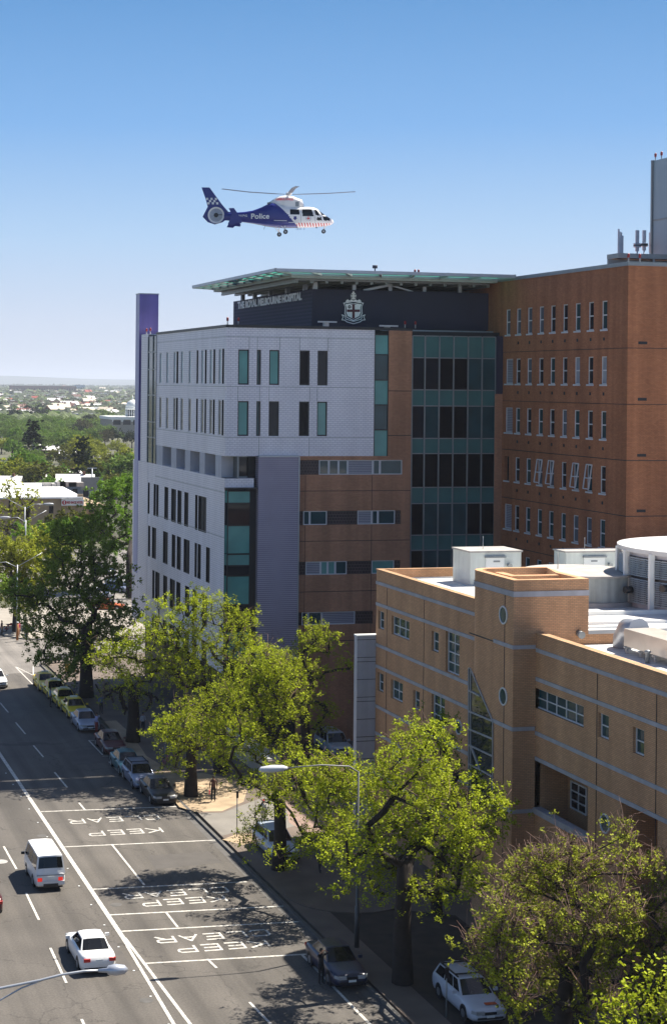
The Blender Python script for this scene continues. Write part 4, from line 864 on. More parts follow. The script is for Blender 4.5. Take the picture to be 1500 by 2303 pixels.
for a in ((3, 578, 57, 642), (105, 707, 168, 782), (220, 856, 285, 932), (357, 1030, 438, 1128), (515, 1228, 553, 1273)): pline([q1(*a[:2]), q1(*a[2:])], 0.13)
for k in range(6): wl(15.4, 111.5 + k * 9.6, 15.4, 116.5 + k * 9.6, 0.13)
for a in ((540, 212, 698, 410), (800, 538, 858, 612), (1000, 765, 1045, 808), (1203, 973, 1305, 1078)): pline([q2(*a[:2]), q2(*a[2:])], 0.13)
for a in ((200, 55, 860, 30), (305, 225, 1040, 192), (430, 430, 1190, 393), (525, 553, 1368, 510), (580, 632, 1448, 585), (690, 787, 1545, 738)): pline([q2(*a[:2]), q2(*a[2:])], 0.16, 0.0085)
pline([(678, 2146), (831, 2303), (900, 2374)], 0.15)
for a in (((578, 823), (668, 917)), ((578, 823), (650, 823)), ((668, 925), (760, 925)), ((710, 962), (805, 1060)), ((710, 962), (770, 962)), ((805, 1062), (880, 1062)), ((100, 342), (218, 462)), ((100, 342), (220, 402)), ((219, 342), (219, 462))):
    pline([q1(*a[0]), q1(*a[1])], 0.12, 0.0088)
GLY = {'K': [((0, 0), (0, 1)), ((0, .45), (.9, 1)), ((.25, .6), (.9, 0))], 'E': [((0, 0), (0, 1)), ((0, 0), (.85, 0)), ((0, .5), (.75, .5)), ((0, 1), (.85, 1))],
       'P': [((0, 0), (0, 1)), ((0, 1), (.8, 1)), ((.8, 1), (.9, .85)), ((.9, .85), (.9, .6)), ((.9, .6), (.8, .47)), ((.8, .47), (0, .47))],
       'C': [((.9, .8), (.78, 1)), ((.78, 1), (.12, 1)), ((.12, 1), (0, .85)), ((0, .85), (0, .15)), ((0, .15), (.12, 0)), ((.12, 0), (.78, 0)), ((.78, 0), (.9, .2))],
       'L': [((0, 1), (0, 0)), ((0, 0), (.85, 0))], 'A': [((0, 0), (.45, 1)), ((.45, 1), (.9, 0)), ((.18, .35), (.72, .35))],
       'R': [((0, 0), (0, 1)), ((0, 1), (.8, 1)), ((.8, 1), (.9, .85)), ((.9, .85), (.9, .62)), ((.9, .62), (.8, .5)), ((.8, .5), (0, .5)), ((.45, .5), (.9, 0))]}
def roadword(w, xl_, xr_, yt_, yb_):
    far = Lp((xl_ + xr_) / 2, yt_)[1]; near = Lp((xl_ + xr_) / 2, yb_)[1]; ym = (yt_ + yb_) / 2
    X0 = Lp(xr_, ym)[0]; X1 = Lp(xl_, ym)[0]; cw_ = (X0 - X1) / (len(w) - 0.28); b = MB(); k = 0
    for i, ch in enumerate(w):
        for (a0, b0), (a1, b1) in GLY[ch]:
            p = Vector((X0 - (i + a0 * 0.80) * cw_, far + (near - far) * b0, 0.0125)); r = Vector((X0 - (i + a1 * 0.80) * cw_, far + (near - far) * b1, 0.0125))
            d = (r - p).normalized(); wd = 0.16 if abs(d.x) > abs(d.y) else 0.13; p = p - d * 0.05; r = r + d * 0.05; n_ = Vector((-d.y, d.x, 0)) * wd / 2
            z = Vector((0, 0, 0.0004 * (k % 8))); k += 1; b.quad(p - n_ + z, r - n_ + z, r + n_ + z, p + n_ + z)
    b.build('road_lettering', M['paint_white'], None, kind='structure')
for w, a in (('CLEAR', (332, 775, 82, 102)), ('KEEP', (425, 787, 142, 163)), ('CLEAR', (592, 1110, 434, 459)), ('KEEP', (680, 1097, 473, 499)), ('CLEAR', (745, 1310, 642, 670)), ('KEEP', (848, 1302, 690, 720))): roadword(w, *a)
b = MB()
for k in range(40):
    y = 60 + k * 3.6; b.box(18.55, 18.65, y, y + 0.1, 0.001, 0.02)
b.build('road_stud_row', M['white'], None, kind='structure')
wl2 = MB(); wl2.tube([(float(G(2, 1938)[0]), float(G(2, 1938)[1]), 0.006), (float(G(2, 1938)[0]), float(G(2, 1938)[1]), 0.008)], [0.45, 0.45], 20); wl2.build('manhole_cover', M['concrete'], None, kind='structure')
# low wall by the forecourt
lw = empty('low_wall', (36.9, 118, 0), 'low rendered forecourt wall with a bright white top behind the roadside trees', 'wall')
wxa = float(G(603, 1762)[0]); wya = float(G(603, 1762)[1]); wz = float(onY(603, 1712, wya)[2])
b = MB(); b.box(wxa, wxa + 1.2, wya, wya + 14, 0.1, wz); b.build('render', mat('cream_render', (0.50, 0.42, 0.34), 0.85, var=0.08), lw)
b = MB(); b.box(wxa - .05, wxa + .4, wya + .3, wya + 14, wz + .002, wz + .1); b.build('wall_cap', M['white'], lw)

# ================================================================== TREES
def leaf_mat(name, col, tr=0.36, isl=0.45, var=0.3):
    return mat(name, col, 0.6, var=var, scale=0.25, spec=0.08, trans=tr, island=isl)
LM = dict(lime=leaf_mat('lime_leaves', (0.33, 0.385, 0.018)), fresh=leaf_mat('fresh_green_leaves', (0.15, 0.27, 0.025)), deep=leaf_mat('deep_green_leaves', (0.16, 0.235, 0.030), 0.45),
          bud=leaf_mat('budding_leaves', (0.29, 0.32, 0.03)), gum=leaf_mat('gum_leaves', (0.082, 0.078, 0.032), 0.2), dark=leaf_mat('dark_leaves', (0.030, 0.045, 0.018), 0.2),
          far=leaf_mat('spring_leaves', (0.15, 0.23, 0.045), 0.35), olive=leaf_mat('olive_leaves', (0.13, 0.14, 0.02), 0.3))
def fast_mesh(name, V, F4, m):
    me = bpy.data.meshes.new(name); n = len(V); k = len(F4)
    me.vertices.add(n); me.vertices.foreach_set('co', V.astype(np.float32).ravel())
    me.loops.add(k * 4); me.loops.foreach_set('vertex_index', F4.astype(np.int32).ravel())
    me.polygons.add(k); me.polygons.foreach_set('loop_start', np.arange(0, k * 4, 4, dtype=np.int32))
    me.materials.append(m); me.update(calc_edges=True); me.validate(); return me
def leaf_cloud(R, tips, per, sig, size, up=0.5):
    """small folded leaf quads scattered round each twig tip"""
    T = np.repeat(tips, per, axis=0); n = len(T)
    # tufts: leaves bunch on a few sub-tips so that gaps stay between them
    k = 5; sub = R.normal(0, sig, (len(tips), k, 3)); sub[:, :, 2] = sub[:, :, 2] * 0.7 + sig * 0.25
    idx = R.integers(0, k, n); C = T + sub[np.repeat(np.arange(len(tips)), per), idx] + R.normal(0, sig * 0.20, (n, 3))
    N = R.normal(0, 1, (n, 3)); N[:, 2] = np.abs(N[:, 2]) + up; N /= np.linalg.norm(N, axis=1)[:, None]
    A = np.cross(N, R.normal(0, 1, (n, 3))); A /= np.linalg.norm(A, axis=1)[:, None]; B = np.cross(N, A)
    s = (size * R.uniform(0.6, 1.35, n))[:, None]
    V = np.stack([C - A * s, C - B * s * .55, C + A * s, C + B * s * .55], 1).reshape(-1, 3)
    return V, np.arange(n * 4).reshape(-1, 4)
def tree(name, label, base, th, tr, lobes, leaf, seed, per=84, sig=0.52, size=0.072, dens=1.0, bark='bark', group='trees along the street', fork=2, cat='tree', twigs=0.0, spread=1.0):
    R = np.random.default_rng(seed); base = np.array(base, float)
    cen = np.mean([l[:3] for l in lobes], axis=0); top = base + np.array([(cen[0] - base[0]) * 0.08, (cen[1] - base[1]) * 0.08, th])
    nodes = [base, base + (top - base) * 0.5 + np.array([R.normal(0, .08), R.normal(0, .08), 0]), top]; par = [-1, 0, 1]
    att = []
    for x, y, z, r in lobes:
        n = max(4, int(dens * 7.5 * r * r + 3))
        d = R.normal(0, 1, (n, 3)); d /= np.linalg.norm(d, axis=1)[:, None]; q = R.uniform(0.25, 1, n)[:, None] ** 0.45
        p = np.array([x, y, z]) + d * q * r * np.array([1, 1 * spread, 0.9]); att.append(p)
        att.append(np.array([[x, y, z]]))
    att = np.concatenate(att); att = att[att[:, 2] > base[2] + th * 0.35]
    att = att[np.argsort(np.linalg.norm(att - top, axis=1))]
    NA = np.zeros((60000, 3)); NA[:3] = nodes; cnt = 3; tipi = []; plen = [0, th / 2, th]
    PL = np.zeros(60000); PL[:3] = plen
    for a in att:
        lo = 2; dd = np.linalg.norm(NA[lo:cnt] - a, axis=1); j = lo + int(np.argmin(dd + 0.22 * PL[lo:cnt])); dist = float(np.linalg.norm(NA[j] - a))
        st = max(1, int(dist / 0.9)); p0 = NA[j].copy(); prev = j
        mid = R.normal(0, 0.10 * dist, 3); mid[2] = abs(mid[2]) * 0.6 + 0.04 * dist
        for k in range(1, st + 1):
            t = k / st; p = p0 + (a - p0) * t + mid * 4 * t * (1 - t) + (R.normal(0, 0.05, 3) if k < st else 0)
            NA[cnt] = p; par.append(prev); PL[cnt] = PL[prev] + dist / st; prev = cnt; cnt += 1
        tipi.append(prev)
    NA = NA[:cnt]; w = np.zeros(cnt); ch = [[] for _ in range(cnt)]
    for i in range(cnt - 1, 0, -1):
        w[i] += 1e-9 if w[i] > 0 else 1.0; w[par[i]] += w[i]; ch[par[i]].append(i)
    rad_ = np.maximum(0.014, tr * 0.8 * (w / w[2]) ** 0.56); rad_[0] = tr * 1.15; rad_[1] = tr * 0.88; rad_[2] = tr * 0.82
    root = empty(name, tuple(base), label, cat, group)
    mb_ = MB(); done = set()
    for s0 in range(cnt):
        starts = [s0] if s0 == 0 else []
        if s0 != 0 and ch[par[s0]] and (max(ch[par[s0]], key=lambda c: w[c]) != s0): starts = [par[s0]]
        for st0 in starts:
            chain = [st0] if s0 == 0 else [par[s0], s0]
            while ch[chain[-1]]: chain.append(max(ch[chain[-1]], key=lambda c: w[c]))
            if len(chain) < 2: continue
            rr = [float(rad_[c]) for c in chain]
            if s0: rr[0] = rr[1]
            mb_.tube([NA[c] for c in chain], rr, 9 if s0 == 0 else (5 if rr[0] > 0.06 else 3), 0, cap=False)
    tips = NA[tipi]
    if twigs:
        tw_ = MB(); n = int(len(tips) * twigs); ii = R.integers(0, len(tips), n)
        for i in ii:
            p = tips[i]; d = R.normal(0, 1, 3); d[2] = abs(d[2]) + .4; d /= np.linalg.norm(d); q = p + d * R.uniform(.5, 1.1); e = q + R.normal(0, .25, 3)
            tw_.tube([p, q, e], [0.014, 0.011, 0.007], 3, 0, cap=False)
        tw_.build('twigs', M['bark_pale'], root, kind='stuff')
    mb_.build('trunk', M[bark], root)
    V, F = leaf_cloud(R, tips, int(per * 1.0), sig, size); V = V - base
    me = fast_mesh('crown', V, F, LM[leaf]); o = bpy.data.objects.new('crown', me); COL.objects.link(o); o.parent = root
    return root
def lobes_px(Y, lst, depth=1.0, seed=1):
    R = random.Random(seed); s = pxm(Y); out = []
    for l in lst:
        u, v, r = l[:3]; dy = l[3] if len(l) > 3 else R.uniform(-1, 1) * 2.8 * depth
        p = onY(u, v, Y + dy); out.append((float(p[0]), float(p[1]), float(p[2]), r * 1.04 / s))
    return out
def gxy(u, v, z=0.13): p = G(u, v, z); return (float(p[0]), float(p[1]), z)
b1 = gxy(430, 1790)
tree('street_tree', 'lime green street tree with thick trunk behind the parked black car', b1, 3.6, 0.46,
     lobes_px(b1[1], [(400, 1650, 42), (455, 1600, 42), (530, 1640, 45), (365, 1640, 28), (480, 1690, 38), (425, 1600, 35), (392, 1700, 16), (500, 1560, 35), (440, 1660, 40), (560, 1580, 25), (398, 1735, 14, -2)]), 'lime', 11, dens=1.5, twigs=.5)
tree('street_tree', 'broad lime green tree filling the view before the white hospital corner', (34.2, 121.5, 0.13), 5.0, 0.55,
     lobes_px(120.5, [(480, 1375, 40), (540, 1390, 28), (415, 1390, 40), (350, 1430, 40), (300, 1450, 38), (250, 1480, 36), (226, 1470, 18), (400, 1460, 48), (470, 1450, 48), (540, 1440, 34), (330, 1510, 42), (285, 1530, 30), (420, 1520, 45), (500, 1510, 42), (565, 1395, 12), (570, 1450, 14), (360, 1360, 14), (560, 1500, 25), (450, 1350, 20), (380, 1500, 30)], 0.5), 'lime', 12, dens=1.35, twigs=.7)
b2 = gxy(300, 1668)
tree('street_tree', 'twiggy shaded tree with a dark trunk behind the dark red sedan', b2, 4.2, 0.55,
     lobes_px(b2[1], [(250, 1560, 26), (285, 1590, 22), (235, 1540, 22), (310, 1560, 28), (340, 1580, 24), (270, 1520, 24)]), 'bud', 32, dens=0.8, per=30, twigs=2.0)
b3 = gxy(680, 1735)
tree('street_tree', 'slender tree with a dark forked trunk before the brown brick wall', b3, 5.0, 0.40,
     lobes_px(b3[1], [(712, 1438, 32), (742, 1452, 20), (688, 1460, 24), (782, 1496, 15), (640, 1505, 30), (705, 1510, 28), (735, 1600, 24), (722, 1640, 20), (690, 1560, 26), (660, 1600, 24), (650, 1680, 20)]), 'lime', 13, dens=1.7, twigs=.7)
b4 = gxy(627, 1955)
tree('street_tree', 'spreading half bare tree over the pale wagon beside the driveway', b4, 4.2, 0.42,
     lobes_px(b4[1], [(690, 1738, 42, -6), (750, 1742, 46, -9), (640, 1758, 36, -2), (800, 1760, 36, -10), (600, 1782, 30, -1), (720, 1785, 46, -8), (830, 1790, 22, -10), (775, 1800, 34, -10), (560, 1892, 20, -2), (598, 1975, 24, -3), (640, 1930, 18, -3), (690, 1885, 24), (655, 1985, 20, -3), (700, 1960, 26, -2), (580, 1840, 16, -2), (735, 1860, 34, -8), (670, 1800, 28, -5), (780, 1850, 28, -9), (720, 1910, 26, -5), (590, 1610, 38, 2), (560, 1690, 32, 2), (640, 1610, 28, 2), (610, 1665, 30, 2), (620, 1500, 34, 3), (590, 1540, 38, 2), (640, 1560, 32, 2), (555, 1560, 28, 2), (540, 1750, 20, 1), (500, 1700, 22, 1), (650, 1690, 18, 1), (600, 1475, 28, 2), (640, 1505, 30, 1), (560, 1505, 26, 1), (515, 1570, 30, 0), (470, 1640, 28, 0), (540, 1650, 30, 0)]), 'lime', 14, dens=1.7, twigs=1.5)
b5 = gxy(905, 2210)
tree('street_tree', 'large dense street tree with a dark straight trunk beside the dark blue car', b5, 5.6, 0.47,
     lobes_px(b5[1], [(955, 1645, 26), (915, 1680, 36), (985, 1670, 22), (945, 1720, 46), (880, 1725, 34), (880, 1775, 38), (1000, 1740, 34), (1060, 1785, 42), (1108, 1800, 28), (965, 1800, 55), (872, 1850, 48), (822, 1880, 38), (930, 1880, 58), (1020, 1865, 55), (1095, 1860, 40), (795, 1930, 28), (765, 1880, 20), (860, 1945, 46), (1000, 1945, 46), (1060, 1930, 36), (742, 1925, 20), (1120, 1830, 22), (860, 2010, 26), (960, 2010, 30), (790, 1985, 20), (1080, 1985, 26), (1030, 2000, 24)], 1.3), 'lime', 15, dens=2.0, twigs=.6)
tree('evergreen_tree', 'dark evergreen tree against the annex wall behind the dense street tree', (36.6, 86.5, 0.13), 3.0, 0.3,
     lobes_px(87.5, [(1000, 1690, 32, 0), (1005, 1740, 30, 0), (985, 1650, 22, 0), (1000, 1790, 28, 0), (990, 1620, 14, 0), (1080, 1745, 18, -1), (1110, 1860, 30, -1), (1150, 1880, 26, -2)]), 'deep', 16, per=60, group=None)
b6 = (30.9, 60.5, 0.13)
tree('street_tree', 'twiggy budding tree in the lower right corner above the white wagon', b6, 4.6, 0.42,
     lobes_px(62.0, [(1150, 2110, 55), (1085, 2135, 34), (1165, 2000, 52), (1215, 1930, 42), (1290, 1930, 44), (1250, 1990, 60), (1340, 1970, 46), (1225, 2080, 62), (1320, 2080, 62), (1400, 2050, 50), (1205, 2190, 52), (1300, 2190, 56), (1250, 2255, 46), (1125, 2180, 34), (1440, 1950, 40), (1478, 2040, 44), (1405, 1880, 22), (1385, 2150, 44), (1450, 2130, 40), (1340, 2260, 50), (1180, 2260, 40), (1500, 2120, 50), (1510, 1985, 44), (1425, 2230, 50), (1100, 2180, 30), (1170, 1960, 34), (1130, 2060, 44), (1500, 2200, 50), (1370, 2090, 50), (1290, 2130, 50)], 1.0), 'bud', 17, dens=2.6, per=60, size=0.070, twigs=6.0, bark='bark', sig=0.40)
tree('street_tree', 'bright green low crown at the bottom right edge of the street', (29.6 + 1.6, 51.5, 0.13), 3.6, 0.35,
     lobes_px(53.0, [(1440, 2262, 45, 0), (1488, 2225, 40, 0), (1398, 2300, 36, 0), (1500, 2290, 50, 0), (1440, 2330, 50, 0), (1540, 2250, 50, 0)]), 'lime', 18, dens=1.0, per=40, size=0.09)
b7 = gxy(196, 1568)
tree('street_tree', 'big shaded dark green tree with a broad crown by the taxi rank', b7, 6.0, 0.62,
     lobes_px(b7[1], [(150, 1195, 36), (200, 1180, 30), (130, 1255, 34), (225, 1240, 44), (180, 1290, 48), (105, 1325, 38), (62, 1350, 34), (150, 1370, 48), (232, 1330, 44), (278, 1300, 28), (262, 1395, 36), (200, 1430, 46), (125, 1425, 34), (278, 1450, 28), (100, 1470, 22), (165, 1465, 40), (22, 1330, 24), (80, 1400, 26), (225, 1490, 28), (300, 1380, 16), (160, 1510, 22)], 1.6), 'deep', 19, dens=0.8, per=110, sig=0.65, size=0.125)
tree('street_tree', 'bright green tree with bare lower limbs beside the hospital left end', gxy(293, 1345), 5.5, 0.5,
     lobes_px(232, [(255, 1092, 22), (288, 1085, 22), (300, 1115, 24), (235, 1110, 20), (213, 1130, 20), (250, 1145, 28), (292, 1165, 26), (270, 1195, 24), (228, 1180, 26), (297, 1225, 18), (255, 1230, 18), (215, 1200, 20)]), 'fresh', 20, dens=0.4, per=110, sig=0.75, size=0.17)
tree('street_tree', 'pale half bare tree at the left edge beside the hotel', gxy(22, 1275), 5.0, 0.45,
     lobes_px(245, [(16, 1100, 20), (42, 1112, 20), (66, 1142, 15), (8, 1145, 22), (40, 1165, 24), (82, 1118, 12), (12, 1190, 18), (60, 1190, 16)]), 'bud', 21, dens=0.3, per=22, sig=0.7, size=0.22, twigs=1.5)
tree('street_tree', 'yellow green rounded tree at the left edge below the hotel', gxy(38, 1420), 5.0, 0.45,
     lobes_px(197, [(40, 1240, 36), (92, 1232, 34), (118, 1255, 32), (15, 1272, 32), (72, 1288, 40), (32, 1325, 34), (105, 1305, 30), (135, 1240, 20), (0, 1230, 28), (60, 1350, 26)]), 'bud', 22, dens=0.7, per=110, sig=0.7, size=0.15)
tree('street_tree', 'fresh green spreading tree in front of the hotel wall', gxy(120, 1300), 4.5, 0.42,
     lobes_px(235, [(60, 1200, 18), (110, 1195, 22), (150, 1185, 20), (180, 1195, 18), (140, 1215, 24), (90, 1215, 20), (190, 1215, 20)]), 'fresh', 23, dens=0.4, per=110, sig=0.7, size=0.17)
tree('street_tree', 'dome shaped olive tree directly under the hotel sign', gxy(150, 1240), 3.0, 0.35,
     lobes_px(262, [(150, 1166, 22, 0), (125, 1176, 18, 0), (178, 1174, 18, 0), (150, 1185, 28, 0)]), 'olive', 24, dens=0.6, per=80, sig=0.6, size=0.22)

# ================================================================== SUBURB BEYOND
hot = empty('hotel_building', (G(60, 1200)[0], 300, 0), 'low tan hotel with white roof and a red and white sign', 'building')
HY = 300.0
def HP(u, v, Y=HY): p = onY(u, v, Y); return float(p[0]), float(p[2])
hx0 = HP(-60, 1150)[0]; hx1 = HP(186, 1150)[0]; hx2 = HP(250, 1150)[0]; hz_ = HP(150, 1118)[1]
tanr = mat('tan_render', (0.36, 0.27, 0.17), 0.9, var=0.1, streak=0.1)
b = MB(); b.box(hx0, hx1, HY, HY + 28, 0, hz_); b.box(hx1, hx2, HY + 3, HY + 28, 0, HP(200, 1140)[1]); b.box(HP(175, 1120)[0], hx1 + .1, HY - 0.2, HY + 0.3, 0, hz_ + 0.5)
b.build('wall', tanr, hot)
b = MB(); b.add([(hx0, HY - .4, hz_ + .05), (hx1, HY - .4, hz_ + .05), (hx1, HY + 28, hz_ + 0.9), (hx0, HY + 28, hz_ + 0.9)], [(0, 1, 2, 3)]); b.box(hx0, hx1, HY - .45, HY - .38, hz_ - .25, hz_ + .05); b.build('roof', mat('bright_roof', (0.8, 0.8, 0.78), 0.5, var=0.05), hot)
sx0, sz0 = HP(139, 1137, HY - .5); sx1, sz1 = HP(189, 1123, HY - .5)
b = MB(); b.box(sx0, sx1, HY - 0.7, HY - 0.45, sz0, sz1); sg = b.build('sign_board', M['white'], hot)
red_p = mat('sign_red', (0.45, 0.02, 0.03), 0.6, var=0.03)
text_part('sign_lettering', 'RED BACK HOTEL', (sx0 + (sx1 - sx0) * 0.24, HY - 0.74, sz0 + (sz1 - sz0) * 0.32), (1, 0, 0), (0, 0, 1), (sz1 - sz0) * 0.4, (sx1 - sx0) * 0.72, red_p, hot, 0.02, 0.03)
b = MB(); ccx = sx0 + (sx1 - sx0) * 0.12; ccz = (sz0 + sz1) / 2
b.add([(ccx + 0.42 * math.cos(i * .45), HY - 0.72, ccz + 0.42 * math.sin(i * .45)) for i in range(14)], [list(range(14))]); b.build('sign_disc', red_p, hot)
b = MB(); b.bar((ccx, HY - 0.75, ccz - .3), (ccx, HY - 0.75, ccz + .3), 0.14, 0.03); b.bar((ccx - .2, HY - 0.76, ccz + .1), (ccx + .2, HY - 0.76, ccz - .12), 0.08, 0.02); b.build('sign_symbol', M['white'], hot)
for u in (116, 184, 213, 60): window(hot, 'Y', HY if u < 190 else HY + 3, HP(u - 5, 1150)[0], HP(u + 5, 1150)[0], HP(u, 1147)[1] - 0.6, HP(u, 1138)[1], -0.06, M['blackglass'], M['black'], 0.08)
for u, w_, h_ in ((104, 1.6, 0.4), (118, 1.2, 0.3), (134, 1.8, 0.6), (150, 3.2, 0.6), (168, 3.0, 0.5)):
    x = HP(u, 1110, HY + 22)[0]; b = MB(); b.box(x - w_ / 2, x + w_ / 2, HY + 20, HY + 22, hz_ + 0.6, hz_ + 0.9 + h_)
    b.build('roof_unit', M['concrete'], hot)
bb = onY(208, 1088, 330); o = empty('billboard', (bb[0], 330, 0), 'blank grey billboard panel on a tall post behind the hotel roof', 'billboard')
b = MB(); b.box(bb[0] - 2.2, bb[0] + 2.2, 330, 330.3, bb[2] - 1.3, bb[2] + 1.3); b.build('panel', M['frame_grey'], o)
b = MB(); b.tube([(bb[0], 330.15, 0), (bb[0], 330.15, bb[2] - 1.3)], [0.2, 0.15], 8); b.build('post', M['steel'], o)
pm = onY(208, 1053, 345); b = MB(); b.tube([(pm[0], 345, 0), (pm[0], 345, pm[2])], [0.22, 0.12], 8); b.bar((pm[0] - 1, 345, pm[2]), (pm[0] + 1, 345, pm[2]), 0.2); b.build('lamp_mast', M['steel'], None, loc=(pm[0], 345, 0), label='thin white mast standing behind the grey billboard', cat='mast')

rng = random.Random(77)
# prototypes of distant trees
def proto(leaf, seed, w, h, tall, size=0.30, per=46, n=95, conic=False):
    R = np.random.default_rng(seed); T = []
    for k in range(n):
        if conic: t = R.uniform(0, 1); a = R.uniform(0, 6.28); rr = w * (1 - t) * (0.6 + .4 * R.uniform()); T.append((rr * math.cos(a), rr * math.sin(a), tall + t * h))
        else:
            d = R.normal(0, 1, 3); d /= np.linalg.norm(d); d[2] = abs(d[2]) * 1.0 - .25; s = R.uniform(.5, 1) ** .5; bump = 1 + 0.25 * math.sin(3 * math.atan2(d[1], d[0]) + seed)
            T.append((d[0] * w * s * bump, d[1] * w * s * bump, tall + h * .3 + d[2] * h * .62 * s * bump))
    V, F = leaf_cloud(R, np.array(T), per, w * 0.13, size); cme = fast_mesh('crown', V, F, LM[leaf])
    t = MB(); t.tube([(0, 0, 0), (0.1, 0, tall + h * .4)], [w * .07, w * .04], 6); 
    for k in range(4): a = k * 1.6; t.tube([(0.05, 0, tall), (w * .5 * math.cos(a), w * .5 * math.sin(a), tall + h * .4)], [w * .035, w * .015], 4)
    V2 = t; tm_ = bpy.data.meshes.new('trunk'); tm_.from_pydata(t.v, [], t.f); tm_.materials.append(M['bark']); tm_.update(); return cme, tm_
PR = {'gum': [proto('gum', 31, 5.5, 8.5, 3.5), proto('gum', 32, 6.0, 7.5, 4), proto('dark', 33, 5, 8, 3)], 'fresh': [proto('far', 34, 5, 7, 2.5), proto('far', 35, 6, 6.5, 2.5), proto('fresh', 36, 4.5, 7, 2)],
      'cone': [proto('dark', 37, 3.2, 12, 1.0, conic=True)], 'dark': [proto('dark', 38, 5, 8, 2.5), proto('deep', 39, 5.5, 7, 2.5)], 'olive': [proto('olive', 40, 5, 6.5, 2), proto('bud', 41, 5, 6.5, 2)]}
def far_tree(kind, x, y, s, name, label, group, z=0.0):
    cme, tme = rng.choice(PR[kind]); o = empty(name, (x, y, z), label, 'tree', group, rng.uniform(0, 6.28)); o.scale = (s * rng.uniform(.9, 1.15), s * rng.uniform(.9, 1.15), s * rng.uniform(.85, 1.2))
    a = bpy.data.objects.new('trunk', tme); COL.objects.link(a); a.parent = o; c = bpy.data.objects.new('crown', cme); COL.objects.link(c); c.parent = o; return o
LBL = {'gum': 'brownish dark gum tree in the wooded belt beyond the hotel', 'fresh': 'light green leafy tree among the suburb roofs beyond the gum trees', 'dark': 'dark green bushy tree scattered among the suburb houses', 'olive': 'yellowish green tree scattered among the suburb houses'}
def place_by_px(kind, u, vtop, hgt, extra=None):
    """a tree of height hgt whose top shows at (u, vtop): its distance follows from its height"""
    Y = (CAMH - hgt) * 1.035 * _F / (vtop - _hz(u)); p = onY(u, vtop, Y); return float(p[0]), Y
# gum belt
for (u, v, h, k) in [(10, 1010, 13, 'gum'), (35, 1005, 14, 'gum'), (60, 1000, 14, 'gum'), (95, 1005, 15, 'gum'), (215, 1005, 14, 'gum'), (245, 1000, 15, 'gum'), (275, 990, 15, 'gum'), (300, 985, 15, 'gum'), (290, 1015, 14, 'gum'), (305, 1005, 14, 'gum'), (110, 1060, 11, 'gum'),
                     (145, 985, 13, 'gum'), (160, 955, 14, 'gum'), (185, 955, 15, 'gum'), (205, 965, 14, 'gum'), (170, 950, 14, 'gum'), (215, 975, 12, 'gum')]:
    x, Y = place_by_px(k, u, v, h)
    if int(u * 7 + v) % 5 in (0, 3): k2 = ('fresh', 'olive')[int(u) % 2]; x, Y = place_by_px(k2, u, v + 14, h - 3); far_tree(k2, x, Y, (h - 3) / 10.0, 'suburb_tree', LBL[k2], 'trees among the suburb houses')
    else: far_tree(k, x, Y, h / 12.5, 'gum_tree', LBL['gum'], 'gum trees beyond the hotel')
for (u, v, h, k) in [(12, 1040, 8, 'fresh'), (48, 1055, 8, 'fresh'), (88, 1035, 9, 'olive'), (112, 1050, 8, 'fresh'), (140, 1045, 9, 'fresh'), (160, 1020, 9, 'olive'), (215, 1045, 8, 'fresh'), (255, 1060, 8, 'olive'), (290, 1050, 9, 'fresh'), (70, 1010, 9, 'fresh'), (30, 985, 9, 'fresh'), (5, 975, 9, 'olive'), (265, 985, 8, 'olive'), (300, 1035, 8, 'fresh'), (180, 1055, 8, 'fresh')]:
    x, Y = place_by_px(k, u, v, h); far_tree(k, x, Y, h / 10.5, 'suburb_tree', LBL[k], 'trees among the suburb houses')
x, Y = place_by_px('cone', 187, 985, 16); o = far_tree('cone', x, Y, 1.35, 'conifer', 'tall dark conical conifer standing in the gum tree belt', None); o.scale = (1.5, 1.5, 1.15)
x, Y = place_by_px('cone', 76, 948, 17); o = far_tree('cone', x, Y, 1.3, 'norfolk_pine', 'tiered pine left of centre before the grey flat roofed house', None); o.scale = (1.9, 1.9, 1.25)
for i in range(170):
    v = rng.choice([925, 935, 945, 955, 965, 975, 940, 950]) + rng.uniform(-6, 6); u = rng.uniform(-10, 310); h = rng.uniform(6.5, 10)
    k = 'fresh' if u < 150 or rng.random() < .4 else rng.choice(['dark', 'fresh', 'olive', 'gum'])
    if 245 < u < 312 and v < 965: continue
    x, Y = place_by_px(k, u, v, h)
    if k == 'gum': far_tree('gum', x, Y, h / 11.5, 'gum_tree', LBL['gum'], 'gum trees beyond the hotel')
    else: far_tree(k, x, Y, h / 10.5, 'suburb_tree', LBL[k], 'trees among the suburb houses')
for i in range(120):
    v = rng.uniform(890, 928); u = rng.uniform(-10, 312); h = rng.uniform(6, 9); k = rng.choice(['fresh', 'fresh', 'dark', 'fresh', 'gum', 'dark']) if 893 < v < 915 else rng.choice(['dark', 'dark', 'fresh', 'gum'])
    if u > 250 and v > 905: continue
    x, Y = place_by_px(k, u, v, h)
    if k == 'gum': k = 'dark'
    far_tree(k, x, Y, h / 9.0, 'suburb_tree', LBL[k], 'trees among the suburb houses')
